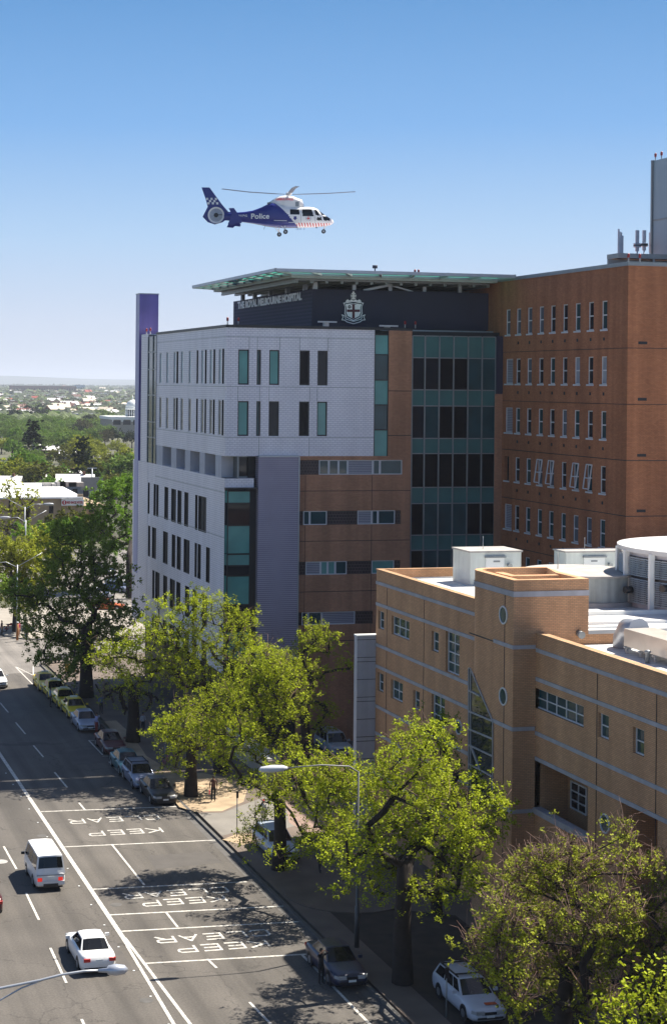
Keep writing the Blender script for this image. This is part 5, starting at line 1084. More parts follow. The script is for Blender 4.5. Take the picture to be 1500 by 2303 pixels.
# houses
RM = {'red': mat('red_tile_roof', (0.30, 0.06, 0.04), 0.8, var=0.15), 'white': mat('pale_metal_roof', (0.72, 0.70, 0.68), 0.5, var=0.1), 'grey': mat('grey_roof', (0.22, 0.23, 0.25), 0.7, var=0.15), 'cream': mat('cream_roof', (0.55, 0.48, 0.38), 0.7, var=0.1), 'brown': mat('brown_roof', (0.13, 0.06, 0.045), 0.8, var=0.15)}
WM = [mat('house_brick', (0.20, 0.09, 0.06), 0.9, var=0.15), mat('house_render', (0.50, 0.46, 0.40), 0.9, var=0.1), mat('house_grey', (0.25, 0.25, 0.27), 0.9, var=0.1)]
def house_mesh(w, d, h, rh, gable):
    a = MB(); a.box(-w / 2, w / 2, -d / 2, d / 2, 0, h)
    if gable: a.add([(-w / 2, -d / 2, h), (-w / 2, d / 2, h), (-w / 2, 0, h + rh), (w / 2, -d / 2, h), (w / 2, d / 2, h), (w / 2, 0, h + rh)], [(0, 1, 2), (3, 5, 4)])
    r = MB(); e = 0.4; g = 0 if gable else d * .4
    P = [(-w / 2 - e, -d / 2 - e, h - .1), (w / 2 + e, -d / 2 - e, h - .1), (w / 2 + e, d / 2 + e, h - .1), (-w / 2 - e, d / 2 + e, h - .1), (-w / 2 - e * gable + g, 0, h + rh), (w / 2 + e * gable - g, 0, h + rh)]
    r.add(P, [(0, 1, 5, 4), (2, 3, 4, 5), (1, 2, 5), (3, 0, 4)] if not gable else [(0, 1, 5, 4), (2, 3, 4, 5)])
    r.box(w * .2, w * .2 + .8, -.4, .4, h, h + rh + .8, 1)
    wn = MB()
    for k in (-.3, 0, .3): wn.box(w * k - .7, w * k + .7, -d / 2 - .06, -d / 2 - .01, h * .35, h * .75)
    out = []
    for nm, m_ in (('wall', a), ('roof', r), ('window', wn)):
        me = bpy.data.meshes.new(nm); me.from_pydata(m_.v, [], m_.f); me.materials.append(M['dark'])
        if nm == 'roof': me.materials.append(WM[0]); me.polygons.foreach_set('material_index', m_.m)
        me.update(); out.append(me)
    return out
HM = [house_mesh(14, 9, 3.2, 2.6, False), house_mesh(10, 8, 5.5, 2.4, True), house_mesh(18, 8, 3.4, 2.2, True), house_mesh(12, 12, 3.4, 3, False)]
def house(x, y, roofk, wi, mi, rz, s, label, group, name='house'):
    o = empty(name, (x, y, 0), label, 'house', group, rz); o.scale = (s, s, s)
    for nm, me, mm in zip(('wall', 'roof', 'window'), HM[mi], (WM[wi], RM[roofk], M['darkglass'])):
        key = (me.name, mm.name)
        if key not in HC: c = me.copy(); c.materials[0] = mm; HC[key] = c
        p = bpy.data.objects.new(nm, HC[key]); COL.objects.link(p); p.parent = o
    return o
HC = {}
HL = {'red': 'suburb house with a red tiled roof among distant trees', 'white': 'suburb house with a pale metal roof among distant trees', 'grey': 'suburb house with a grey roof among distant trees', 'cream': 'suburb house with a cream roof among distant trees', 'brown': 'suburb house with a brown roof among distant trees'}
for (u, v, rk, mi, s) in [(150, 1070, 'white', 1, 1.3), (95, 1078, 'white', 0, 1.1), (128, 1074, 'white', 1, 1.2), (250, 1052, 'red', 0, 1.1), (15, 1080, 'white', 1, 1.2), (205, 1046, 'white', 3, 1.1), (60, 1035, 'cream', 0, 1.2), (170, 1078, 'white', 1, 1.4), (35, 1068, 'white', 3, 1.2), (10, 1068, 'grey', 0, 1), (120, 1058, 'white', 2, 1), (185, 1052, 'white', 2, 1), (300, 1060, 'red', 0, 1), (285, 1075, 'brown', 3, 1), (60, 1058, 'white', 0, .9), (155, 1018, 'white', 1, 1), (172, 1008, 'white', 1, .8), (120, 1000, 'white', 0, 1), (200, 1000, 'white', 0, 1), (150, 990, 'grey', 1, 1.3), (105, 990, 'white', 2, 1), (225, 1060, 'white', 2, 1), (250, 1070, 'cream', 2, 1), (215, 965, 'white', 0, 1), (230, 968, 'white', 2, 1), (20, 1050, 'brown', 0, 1), (80, 1022, 'white', 0, 1), (140, 1080, 'cream', 2, 1)]:
    p = G(u, v, 4.0 * s); p = onY(u, v, max(float(p[1]), 385)); house(float(p[0]), float(p[1]), rk, rng.randrange(3), mi, rng.uniform(-.5, .5), s * .62, HL[rk], 'suburb houses')
for i in range(170):
    v = rng.choice([900, 905, 912, 918, 925, 932, 889, 893]) + rng.uniform(-3, 3); u = rng.uniform(-5, 312)
    if u > 250 and v > 925: continue
    p = G(u, v, 3.0); rk = rng.choice(['white', 'white', 'white', 'red', 'grey', 'cream', 'cream', 'brown']); house(float(p[0]), float(p[1]), rk, rng.randrange(3), rng.randrange(4), rng.uniform(-.6, .6), rng.uniform(.9, 1.4), HL[rk], 'suburb houses')
for i in range(90):
    v = rng.uniform(872, 888); u = rng.uniform(-5, 312); p = G(u, v, 3.0); rk = rng.choice(['white', 'white', 'cream', 'red', 'grey']); house(float(p[0]), float(p[1]), rk, rng.randrange(3), rng.randrange(4), rng.uniform(-.6, .6), rng.uniform(1, 1.8), HL[rk], 'suburb houses')
def big_block(name, label, u0, u1, vt, vb, d, wm, rm, cat='building', over=0.0, rzt=0.4):
    p = G(u0, vb, 0); Y = float(p[1]); x0 = float(p[0]); x1 = float(onY(u1, vb, Y)[0]); z = float(onY((u0 + u1) / 2, vt, Y)[2])
    o = empty(name, (x0, Y, 0), label, cat); b = MB(); b.box(x0, x1, Y, Y + d, 0, z); b.build('wall', wm, o)
    b = MB(); b.box(x0 - over, x1 + over, Y - over, Y + d + over, z + .01, z + rzt); b.build('roof', rm, o); 
    b = MB(); n = max(3, int((x1 - x0) / 6)); 
    for k in range(n): xx = x0 + (x1 - x0) * (k + .3) / n; b = MB(); b.box(xx, xx + (x1 - x0) / n * .4, Y - .08, Y - .02, z * .35, z * .7); b.build('window', M['darkglass'], o)
    return o
big_block('warehouse', 'long low grey shed with a dark roof behind the suburb trees', 30, 172, 868, 885, 60, WM[0], RM['grey'])
big_block('sports_hall', 'wide building with a bright white roof on the far left horizon', 95, 175, 870, 882, 40, WM[2], RM['white'], over=4)
big_block('office_block', 'small glass and grey office block beside the white roofed hall', 170, 192, 866, 882, 25, mat('far_glass', (0.25, 0.35, 0.42), .3), RM['grey'])
big_block('storage_shed', 'long pale blue grey shed in front of the domed church', 175, 252, 932, 947, 25, mat('pale_blue_wall', (0.38, 0.42, 0.50), .8), RM['grey'])
big_block('storage_shed', 'short blue shed beside the church with the dome', 228, 250, 926, 936, 15, mat('sky_blue_wall', (0.20, 0.38, 0.55), .8), RM['white'])
big_block('flat_roofed_house', 'grey flat roofed two storey house right of the tiered pine', 52, 122, 976, 1000, 14, WM[2], RM['grey'])
big_block('row_of_shops', 'row of brown brick shops at the left behind green trees', 0, 95, 926, 940, 14, WM[0], RM['cream'])
# church with a dome
cb0 = G(252, 985, 0); CY = float(cb0[1]); cx0 = float(cb0[0]); cx1 = float(onY(285, 985, CY)[0]); cx2 = cx1 + 40; cz = float(onY(285, 944, CY)[2])
ch_ = empty('domed_church', (cx0, CY, 0), 'grey church with a white arcaded dome beside the hospital left edge', 'church')
gw = mat('church_wall', (0.30, 0.28, 0.25), .9); b = MB(); b.box(cx0, cx2, CY, CY + 30, 0, cz); b.build('wall', gw, ch_)
b = MB()
for k in range(9):
    xx = cx0 + (k + .5) * (cx2 - cx0) / 9; r_ = (cx2 - cx0) / 18
    for j in range(8):
        a0, a1 = math.pi * j / 8, math.pi * (j + 1) / 8; b.quad((xx + r_ * math.cos(a0), CY - .6, cz - 1 + r_ * math.sin(a0)), (xx + r_ * math.cos(a1), CY - .6, cz - 1 + r_ * math.sin(a1)), (xx + r_ * .8 * math.cos(a1), CY - .6, cz - 1 + r_ * .8 * math.sin(a1)), (xx + r_ * .8 * math.cos(a0), CY - .6, cz - 1 + r_ * .8 * math.sin(a0)))
b.box(cx0 - .5, cx2, CY - .7, CY + 30.5, cz + .02, cz + 1.5); b.build('arched_parapet', M['white'], ch_)
b = MB()
for k in range(9): xx = cx0 + (k + .5) * (cx2 - cx0) / 9; b.box(xx - r_ * .75, xx + r_ * .75, CY - .1, CY - .02, cz * .72, cz - .3)
b.build('arch_recess', M['dark'], ch_)
dyc = CY + 15; dx = float(onY(299, 900, dyc)[0]); dr = float(onY(299, 900, dyc)[0] - onY(283, 900, dyc)[0]); dz1 = float(onY(299, 921, dyc)[2]); dz2 = float(onY(299, 903, dyc)[2])
b = MB(); b.tube([(dx, dyc, cz), (dx, dyc, dz1)], [dr * .88] * 2, 32); b.build('drum', M['dark'], ch_)
b = MB()
for k in range(20): a = k * math.pi / 10; b.tube([(dx + dr * .93 * math.cos(a), dyc + dr * .93 * math.sin(a), cz), (dx + dr * .93 * math.cos(a), dyc + dr * .93 * math.sin(a), dz1)], [dr * .055] * 2, 6)
b.tube([(dx, dyc, dz1), (dx, dyc, dz1 + 1)], [dr, dr], 32); b.build('colonnade', M['white'], ch_)
b = MB(); pr = [(dx, dyc, dz1 + 1 + (dz2 - dz1) * math.sin(i * math.pi / 16)) for i in range(9)]; b.tube(pr, [max(.05, dr * .97 * math.cos(i * math.pi / 16)) for i in range(9)], 32); b.tube([(dx, dyc, dz2 + .8), (dx, dyc, dz2 + 3.2)], [dr * .1, dr * .06], 8); b.build('dome', M['white'], ch_)
# far woodland and suburb as a mass
R = np.random.default_rng(99); ico = bmesh.new(); bmesh.ops.create_icosphere(ico, subdivisions=1, radius=1); iv = np.array([v.co for v in ico.verts]); it = np.array([[v.index for v in f.verts] for f in ico.faces]); ico.free()
def mass(name, label, n, y0, y1, h0, h1, m, seed, cat):
    R = np.random.default_rng(seed); Vs = []; Fs = []; k = 0
    for i in range(n):
        Y = y0 * (y1 / y0) ** R.uniform(0, 1); u = R.uniform(-60, 330); x = float(onY(u, 870, Y)[0]); h = R.uniform(h0, h1) * (Y / y0) ** .35
        V = iv * np.array([h * R.uniform(.7, 1.6), h * R.uniform(.7, 1.6), h * R.uniform(.6, 1.0)]) * (1 + R.normal(0, .2, (len(iv), 1))) + np.array([x, Y, h * .35]); Vs.append(V); Fs.append(it + k); k += len(iv)
    me = bpy.data.meshes.new(name); me.from_pydata(np.concatenate(Vs).tolist(), [], np.concatenate(Fs).tolist()); me.materials.append(m); me.update()
    o = bpy.data.objects.new(name, me); COL.objects.link(o); return setp(o, label, cat, None, 'stuff')
mass('distant_woodland', 'far belt of dark suburb trees fading towards the horizon', 6500, 1250, 9500, 3.6, 6.2, mat('far_woodland', (0.045, 0.06, 0.03), .95, var=.5, scale=.01), 5, 'woodland')
mass('distant_woodland', 'far lighter green tree belt among distant roofs', 3800, 1100, 7000, 3.2, 5.6, mat('far_green_woodland', (0.09, 0.12, 0.04), .95, var=.5, scale=.01), 6, 'woodland')
b = MB(); R = np.random.default_rng(8)
for i in range(750):
    Y = 1600 * (7000 / 1500) ** R.uniform(0, 1); x = float(onY(R.uniform(-60, 330), 870, Y)[0]); w_ = R.uniform(7, 18) * (Y / 1500) ** .3; h = R.uniform(4, 7.5) * (Y / 1500) ** .35; b.box(x, x + w_, Y, Y + 12, 0, h, int(R.choice([0, 1, 1, 2, 1])))
b.build('distant_roofs', [RM['white'], RM['brown'], RM['cream']], None, label='mass of tiny distant roofs near the horizon', cat='suburb', kind='stuff')
b = MB(); xs = np.linspace(-4500, 14000, 120); top = [52 + 22 * math.sin(x / 2600 + 1) + 10 * math.sin(x / 900) + 5 * math.sin(x / 300) for x in xs]
for i in range(119): b.quad((xs[i], 14000, -5), (xs[i + 1], 14000, -5), (xs[i + 1], 16500, top[i + 1]), (xs[i], 16500, top[i]))
b.build('hills', mat('hill', (0.06, 0.075, 0.05), .95, var=.3, scale=.002), None, kind='structure')

# ================================================================== VEHICLES
def paint(name, col, metal=0.0, rough=0.28): return mat('paint_' + name, col, rough, metal=metal, var=0.04, scale=1.0, spec=0.6)
def loft(mb, secs, m=0, cap=True, smooth=True):
    n = len(secs[0]); k = len(mb.v)
    for s_ in secs: mb.v += [tuple(p) for p in s_]
    for i in range(len(secs) - 1):
        for j in range(n):
            j2 = (j + 1) % n; mb.f.append([k + i * n + j, k + i * n + j2, k + (i + 1) * n + j2, k + (i + 1) * n + j]); mb.m.append(m); mb.sm.append(smooth)
    if cap:
        mb.f.append([k + j for j in range(n)][::-1]); mb.m.append(m); mb.sm.append(smooth); mb.f.append([k + (len(secs) - 1) * n + j for j in range(n)]); mb.m.append(m); mb.sm.append(smooth)
def csec(y, w, zb, zt, crown=0.03):
    pts = [(0.80 * w, zb), (0.96 * w, zb + 0.06), (1.0 * w, zb + (zt - zb) * .35), (1.0 * w, zb + (zt - zb) * .62), (0.975 * w, zt - 0.10), (0.92 * w, zt - 0.02), (0.80 * w, zt + crown * .5), (0.4 * w, zt + crown), (0, zt + crown * 1.15)]
    return [(x, y, z) for x, z in pts] + [(-x, y, z) for x, z in pts[:-1][::-1]]
SHAPES = dict(
 sedan=dict(L=4.75, W=1.80, st=[(-2.37, .58, .34, .50), (-2.33, .74, .24, .62), (-2.15, .84, .19, .70), (-1.8, .89, .18, .76), (-1.3, .90, .18, .83), (-.95, .90, .18, .89), (0, .90, .18, .93), (1.0, .90, .18, .95), (1.6, .90, .18, .97), (2.05, .87, .20, .95), (2.28, .80, .26, .90), (2.37, .66, .36, .66)],
            gh=(-1.0, -.22, .92, 1.62, .76, .58, .91, 1.43), wb=2.78, pil=(.36,)),
 wagon=dict(L=4.85, W=1.82, st=[(-2.42, .60, .34, .50), (-2.36, .76, .24, .62), (-2.15, .86, .19, .70), (-1.8, .90, .18, .78), (-1.3, .91, .18, .86), (-.95, .91, .18, .91), (0, .91, .18, .95), (1.2, .91, .18, .97), (2.1, .89, .20, .97), (2.34, .84, .26, .93), (2.42, .72, .36, .7)],
            gh=(-1.02, -.22, 1.95, 2.32, .78, .62, .93, 1.48), wb=2.83, pil=(.28, .62)),
 suv=dict(L=4.6, W=1.85, st=[(-2.3, .68, .40, .66), (-2.26, .82, .32, .84), (-2.05, .88, .28, .95), (-1.5, .91, .28, 1.02), (-1.0, .92, .28, 1.06), (0, .92, .28, 1.08), (1.2, .92, .28, 1.08), (2.05, .90, .30, 1.08), (2.24, .86, .36, 1.04), (2.3, .74, .46, .8)],
          gh=(-1.02, -.42, 1.85, 2.18, .80, .66, 1.06, 1.74), wb=2.65, pil=(.3, .64)),
 van=dict(L=4.7, W=1.70, st=[(-2.35, .62, .36, .70), (-2.28, .80, .26, 1.0), (-1.9, .84, .22, 1.06), (-1.2, .85, .20, 1.08), (0, .85, .20, 1.08), (1.4, .85, .20, 1.08), (2.2, .84, .24, 1.06), (2.33, .80, .30, 1.0), (2.35, .74, .36, .9)],
          gh=(-2.12, -1.45, 2.1, 2.30, .81, .70, 1.04, 1.97), wb=2.35, pil=(.25, .6)))
TEXTM = {}
def car(kind, name, colm, x, y, rz, label, group=None, plate=True, taxi=False, rack=False, lights=False, cat='car'):
    sh = SHAPES[kind]; hl = sh['L'] / 2; w2 = sh['W'] / 2
    root = empty(name, (x, y, 0.012), label, cat, group, rz)
    def T(mb, nm, m, parent=root, **k):
        me = bpy.data.meshes.new(nm); me.from_pydata(mb.v, [], mb.f)
        for mm in (m if isinstance(m, list) else [m]): me.materials.append(mm)
        me.polygons.foreach_set('material_index', mb.m); me.polygons.foreach_set('use_smooth', mb.sm); me.update()
        o = bpy.data.objects.new(nm, me); COL.objects.link(o); o.parent = parent; return o
    b = MB(); loft(b, [csec(*s_) for s_ in [(a, w, zb, zt) for a, w, zb, zt in sh['st']]])
    wy = sh['wb'] / 2; off = -0.02
    for sy in (-1, 1):
        for sx in (-1, 1): b.tube([(sx * (w2 - .25), sy * wy + off, .33), (sx * (w2 + .006), sy * wy + off, .33)], [.385, .385], 20, 1, smooth=False)
    b.box(-w2 + .12, w2 - .12, -hl + .2, hl - .2, .14, .2, 1)
    bo = T(b, 'body', [colm, M['black']])
    b2 = [v for v in bo.data.polygons]
    # greenhouse
    y0, y1, y2, y3, wb_, wr, zb, zr_ = sh['gh']; e = .05
    def ring(y, w, z, t=0): return None
    g = MB()
    roof = [(-wr, y1, zr_ - .03), (-wr * .5, y1 - .04, zr_ + .005), (wr * .5, y1 - .04, zr_ + .005), (wr, y1, zr_ - .03), (wr, y2, zr_ - .03), (wr * .5, y2 + .03, zr_ + .005), (-wr * .5, y2 + .03, zr_ + .005), (-wr, y2, zr_ - .03)]
    base = [(-wb_ - .03, y0 + .02, zb - .05), (-wb_ * .5, y0 - .07, zb - .03), (wb_ * .5, y0 - .07, zb - .03), (wb_ + .03, y0 + .02, zb - .05), (wb_ + .03, y3, zb - .05), (wb_ * .5, y3 + .05, zb - .03), (-wb_ * .5, y3 + .05, zb - .03), (-wb_ - .03, y3, zb - .05)]
    g.add(base + roof, [(i, (i + 1) % 8, 8 + (i + 1) % 8, 8 + i) for i in range(8)], 0)
    ym = (y1 + y2) / 2
    g.add([*roof, (-wr * .5, ym, zr_ + .04), (wr * .5, ym, zr_ + .04), (-wr, ym, zr_ - .015), (wr, ym, zr_ - .015)], [(0, 1, 8, 10), (1, 2, 9, 8), (2, 3, 11, 9), (11, 4, 5, 9), (9, 5, 6, 8), (8, 6, 7, 10)], 0, True)
    T(g, 'cabin', colm)
    def inset(a, b_, c_, d, t0, t1, s0, s1, o_):
        a, b_, c_, d = map(Vector, (a, b_, c_, d)); P = lambda s_, t: a.lerp(b_, s_).lerp(d.lerp(c_, s_), t); n_ = (b_ - a).cross(d - a).normalized() * o_
        return [P(s0, t0) + n_, P(s1, t0) + n_, P(s1, t1) + n_, P(s0, t1) + n_]
    w_ = MB()
    w_.quad(*inset(base[1], base[2], roof[2], roof[1], .08, .93, 0, 1, .012)); w_.quad(*inset(base[0], base[1], roof[1], roof[0], .08, .93, .14, 1, .012)); w_.quad(*inset(base[2], base[3], roof[3], roof[2], .08, .93, 0, .86, .012))
    T(w_, 'windscreen', M['carglass'])
    w_ = MB(); lo = .30 if kind in ('van',) else .12
    w_.quad(*inset(base[5], base[6], roof[6], roof[5], lo, .92, 0, 1, .012)); w_.quad(*inset(base[4], base[5], roof[5], roof[4], lo, .92, .2, 1, .012)); w_.quad(*inset(base[6], base[7], roof[7], roof[6], lo, .92, 0, .8, .012))
    T(w_, 'rear_window', M['carglass'])
    cuts = [0.04] + list(sh['pil']) + [0.96]
    for sx in (0, 1):
        A, B_, C_, D_ = (base[3], base[4], roof[4], roof[3]) if sx else (base[7], base[0], roof[0], roof[7])
        for c0_, c1_ in zip(cuts[:-1], cuts[1:]):
            if sx == 0: c0_, c1_ = 1 - c1_, 1 - c0_
            w_ = MB(); w_.quad(*inset(A, B_, C_, D_, .18, .9, c0_ + .015, c1_ - .015, .012)); T(w_, 'side_window', M['carglass'])
    for sy in (-1, 1):
        for sx in (-1, 1):
            t = MB(); t.tube([(sx * (w2 - .2), sy * wy + off, .32), (sx * (w2 + .012), sy * wy + off, .32)], [.32, .32], 20, 0, smooth=False); to = T(t, 'wheel', M['rubber'])
            t = MB(); t.tube([(sx * (w2 - .1), sy * wy + off, .32), (sx * (w2 + .02), sy * wy + off, .32)], [.20, .19], 12, 0, smooth=False); T(t, 'rim', M['chrome'], to)
    zf_ = {'sedan': .60, 'wagon': .60, 'suv': .80, 'van': .80}[kind]; zrr = {'sedan': .78, 'wagon': .80, 'suv': .85, 'van': .72}[kind]
    for sx in (-1, 1):
        h = MB(); h.box(sx * w2 * .52 - .18, sx * w2 * .52 + .18, -hl - .012, -hl + .14, zf_ - .085, zf_ + .06); h.bar((sx * w2 * .74, -hl + .02, zf_ - .01), (sx * w2 * .93, -hl + .22, zf_ + .02), .03, .14); T(h, 'headlight', M['lens'])
        h = MB(); hh = .24 if kind in ('van', 'wagon', 'suv') else .10; h.box(sx * w2 * .70 - (.10 if hh > .2 else .19), sx * w2 * .70 + (.16 if hh > .2 else .13), hl - .13, hl + .008, zrr - hh, zrr + .06); T(h, 'tail_light', M['red'] if not lights else mat('lit_tail_light', (0.6, .02, .01), .4, emit=(0.25, .01, .005)))
        h = MB(); h.box(sx * (w2 + .11) - .10, sx * (w2 + .11) + .10, y0 + .28, y0 + .40, zb + .02, zb + .16); T(h, 'mirror', colm if kind != 'van' else M['black'])
    h = MB(); h.box(-.42, .42, -hl - .006, -hl + .05, zf_ - .10, zf_ + .02); T(h, 'grille', M['black'])
    h = MB(); h.box(-.62, .62, -hl + .0, -hl + .1, .30, .40); T(h, 'bumper_trim', M['black']); h = MB(); h.box(-w2 * .8, w2 * .8, hl - .06, hl + .012, .34, .40); T(h, 'bumper_trim', M['black'])
    if kind == 'van': h = MB(); h.box(-w2 * .93, w2 * .93, hl - .06, hl + .06, .36, .58); T(h, 'rear_bumper', colm); h = MB(); h.box(-w2 * .5, w2 * .5, hl - .04, hl + .075, .26, .45); T(h, 'step_plate', M['black']); h = MB(); h.box(-w2 * .95, w2 * .95, hl - .02, hl + .012, .90, .93); T(h, 'door_seam', M['black'])
    if plate:
        for yy, z in ((-hl - .02, .44), (hl + .014 + (.05 if kind == 'van' else 0), .74 if kind != 'van' else .80)):
            h = MB(); h.box(-.19, .19, yy - .006, yy + .006, z - .055, z + .055); T(h, 'number_plate', M['white'])
    if taxi: h = MB(); h.box(-.32, .32, ym - .12, ym + .02, zr_ + .03, zr_ + .17); T(h, 'taxi_sign', M['white']); h = MB(); h.box(-w2 - .004, -w2 + .02, -.9, 1.0, .6, .72); T(h, 'door_band', mat('green_band', (.02, .12, .05), .4))
    if rack:
        for yy in (y1 + .25, y2 - .35): h = MB(); h.box(-wr - .02, wr + .02, yy - .04, yy + .04, zr_ + .06, zr_ + .11); T(h, 'roof_bar', M['black'])
        for sx in (-1, 1): h = MB(); h.box(sx * wr - .025, sx * wr + .025, y1 + .05, y2 - .05, zr_ + .0, zr_ + .06); T(h, 'roof_rail', M['black'])
    return root
PI = math.pi
PW = paint('white', (.72, .72, .71)); 
def atfront(u, v, L=4.75, z=.30): p = G(u, v, z); return float(p[0]), float(p[1]) + L / 2
x, y = atfront(224, 2181); y -= 0; car('sedan', 'driving_car', PW, x, y, PI, 'white sedan driving away just above the foreground lamp head', 'cars driving on the road')
x, y = atfront(115, 1993, 4.7); car('van', 'driving_van', PW, x, y, PI, 'white van with lit red tail lights driving away', 'cars driving on the road', lights=True, cat='van')
x, y = atfront(-27, 2052); car('sedan', 'driving_car', paint('maroon', (.06, .008, .012)), x, y, PI, 'dark maroon car cut off by the left edge of the picture', 'cars driving on the road')
x, y = atfront(-1, 1543); car('sedan', 'driving_car', PW, x, y, 0, 'white sedan driving towards the camera at the left edge near the taxis', 'cars driving on the road')
YEL = paint('taxi_yellow', (.80, .58, .03))
park = 'cars parked along the kerb'
for (u, v, kind, m, lb, kw) in [
    (q1(318, 492)[0], q1(318, 492)[1], 'sedan', YEL, 'yellow taxi farthest from the camera at the head of the rank', dict(taxi=True)),
    (q1(385, 543)[0], q1(385, 543)[1], 'sedan', YEL, 'second yellow taxi from the head of the rank', dict(taxi=True)),
    (q1(450, 603)[0], q1(450, 603)[1], 'sedan', YEL, 'third yellow taxi from the head of the rank', dict(taxi=True)),
    (q1(517, 666)[0], q1(517, 666)[1], 'sedan', YEL, 'yellow taxi nearest the camera, just behind the silver sedan', dict(taxi=True)),
    (q1(590, 752)[0], q1(590, 752)[1], 'sedan', paint('silver', (.36, .39, .47), .3), 'silver blue sedan parked in front of the taxis', {}),
    (q1(758, 898)[0], q1(758, 898)[1], 'sedan', paint('darkred', (.075, .010, .012)), 'dark red sedan parked between the silver sedan and the teal car', {}),
    (q1(868, 1035)[0], q1(868, 1035)[1], 'sedan', paint('teal', (.05, .16, .18), .2), 'teal car parked behind the blue grey wagon', {}),
    (q1(955, 1122)[0], q1(955, 1122)[1], 'wagon', paint('bluegrey', (.20, .23, .32), .3), 'blue grey station wagon parked right behind the black car', dict(rack=True)),
    (q1(1078, 1222)[0], q1(1078, 1222)[1], 'sedan', paint('black', (.012, .012, .014)), 'black car parked at the end of the row by the thick tree trunk', {})]:
    x, y = atfront(u, v); car(kind, 'parked_car', m, min(max(x, 27.3), 28.1), y, 0, lb, park, **kw)
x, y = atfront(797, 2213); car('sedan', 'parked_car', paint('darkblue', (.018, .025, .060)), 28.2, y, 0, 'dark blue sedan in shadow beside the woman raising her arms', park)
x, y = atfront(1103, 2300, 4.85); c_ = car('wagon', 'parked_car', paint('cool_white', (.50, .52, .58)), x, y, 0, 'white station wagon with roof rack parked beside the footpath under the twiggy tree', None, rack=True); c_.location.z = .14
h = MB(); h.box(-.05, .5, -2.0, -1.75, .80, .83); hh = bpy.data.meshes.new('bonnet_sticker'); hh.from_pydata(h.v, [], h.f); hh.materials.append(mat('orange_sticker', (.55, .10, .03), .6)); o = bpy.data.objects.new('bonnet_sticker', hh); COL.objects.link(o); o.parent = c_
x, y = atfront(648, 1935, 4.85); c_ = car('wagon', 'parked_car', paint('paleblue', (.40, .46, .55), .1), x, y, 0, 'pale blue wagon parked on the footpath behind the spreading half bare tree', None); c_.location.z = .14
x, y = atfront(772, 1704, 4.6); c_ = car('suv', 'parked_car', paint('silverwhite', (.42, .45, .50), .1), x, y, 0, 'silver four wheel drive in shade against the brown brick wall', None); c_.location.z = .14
for u, v, m, lb, rz in ((270, 1316, PW, 'white car in the sunny lot beyond the big shaded tree', .6), (264, 1330, MATS['paint_bluegrey'], 'blue grey car parked next to the white one in the sunny lot', .6), (303, 1326, PW, 'white car half hidden by the hospital left end', .4), (232, 1290, MATS['paint_black'], 'dark car in the sunny lot behind the tree', .5), (240, 1372, paint('orange', (.5, .12, .03)), 'orange car in the lot behind the big shaded tree', 1.3), (215, 1345, PW, 'white car in the lot left of the orange car', 1.3)):
    p = G(u, v, 0); car('sedan', 'parked_car', m, float(p[0]), float(p[1]), rz, lb, 'cars in the far lot', plate=False)
sheet('car_park', [(34, 215), (80, 215), (80, 290), (34, 290)], 0.008, M['asphalt_old'])
# repair patches in the road
for pts in ([(205, 2125), (262, 2120), (300, 2180), (235, 2190)], [(330, 1925), (470, 1915), (500, 1940), (350, 1955)], [(150, 1690), (215, 1685), (235, 1715), (165, 1722)]):
    sheet('road_patch', gpoly(pts, 0), 0.0035 if pts[0][0] != 205 else 0.0038, mat('fresh_asphalt', (0.080, 0.072, 0.066), .85, var=.15, scale=.8))

for u, v in ((418, 1960), (262, 2035), (95, 1880), (330, 2250)):
    p = G(u, v, 0); b = MB(); b.tube([(float(p[0]), float(p[1]), 0.004), (float(p[0]), float(p[1]), 0.007)], [0.33, 0.33], 18); b.build('manhole_cover', M['kerb'], None, kind='structure')
# ================================================================== HELICOPTER
HYd = 143.0; hp = onY(400 + 800 / 3.3333, 380 + 360 / 3.3333, HYd); KS = 1 / 86.3
heli = empty('rescue_helicopter', tuple(float(t) for t in hp), 'navy and white twin engined rescue helicopter flying nose right above the hospital', 'helicopter', None, math.atan2(float(r0[1]), float(r0[0])))
HM_ = dict(navy=mat('helicopter_navy', (0.018, 0.026, 0.19), .25, var=.04), white=mat('helicopter_white', (.78, .77, .76), .3, var=.03), red=mat('helicopter_red', (.55, .02, .03), .4, var=.03))
def hadd(mb_, nm, ms, parent=heli, label=None):
    me = bpy.data.meshes.new(nm); me.from_pydata(mb_.v, [], mb_.f)
    for m_ in (ms if isinstance(ms, list) else [ms]): me.materials.append(m_)
    me.polygons.foreach_set('material_index', mb_.m); me.polygons.foreach_set('use_smooth', mb_.sm); me.update()
    o = bpy.data.objects.new(nm, me); COL.objects.link(o); o.parent = parent; return setp(o, label)
hx = lambda c: (c - 800) * KS
hzv = lambda c: (360 - c) * KS
ST = [(1174, 392, 400, .05), (1166, 380, 410, .35), (1150, 369, 418, .58), (1125, 356, 424, .78), (1100, 340, 428, .90), (1070, 318, 432, .97), (1045, 298, 434, 1.0), (1020, 287, 436, 1.02), (980, 282, 438, 1.02), (900, 284, 441, 1.02), (830, 282, 443, 1.02), (780, 268, 443, 1.0), (740, 256, 441, .95), (700, 254, 438, .88), (660, 270, 432, .78), (620, 290, 424, .64), (560, 313, 413, .47), (500, 324, 405, .36), (440, 329, 398, .28), (390, 333, 393, .23), (340, 336, 390, .20)]
sx_a = np.array([a[0] for a in ST][::-1]); tp = np.array([a[1] for a in ST][::-1]); bt_ = np.array([a[2] for a in ST][::-1]); hw = np.array([a[3] for a in ST][::-1])
def inpoly(x, y, P):
    c = False; j = len(P) - 1
    for i in range(len(P)):
        if (P[i][1] > y) != (P[j][1] > y) and x < (P[j][0] - P[i][0]) * (y - P[i][1]) / (P[j][1] - P[i][1]) + P[i][0]: c = not c
        j = i
    return c
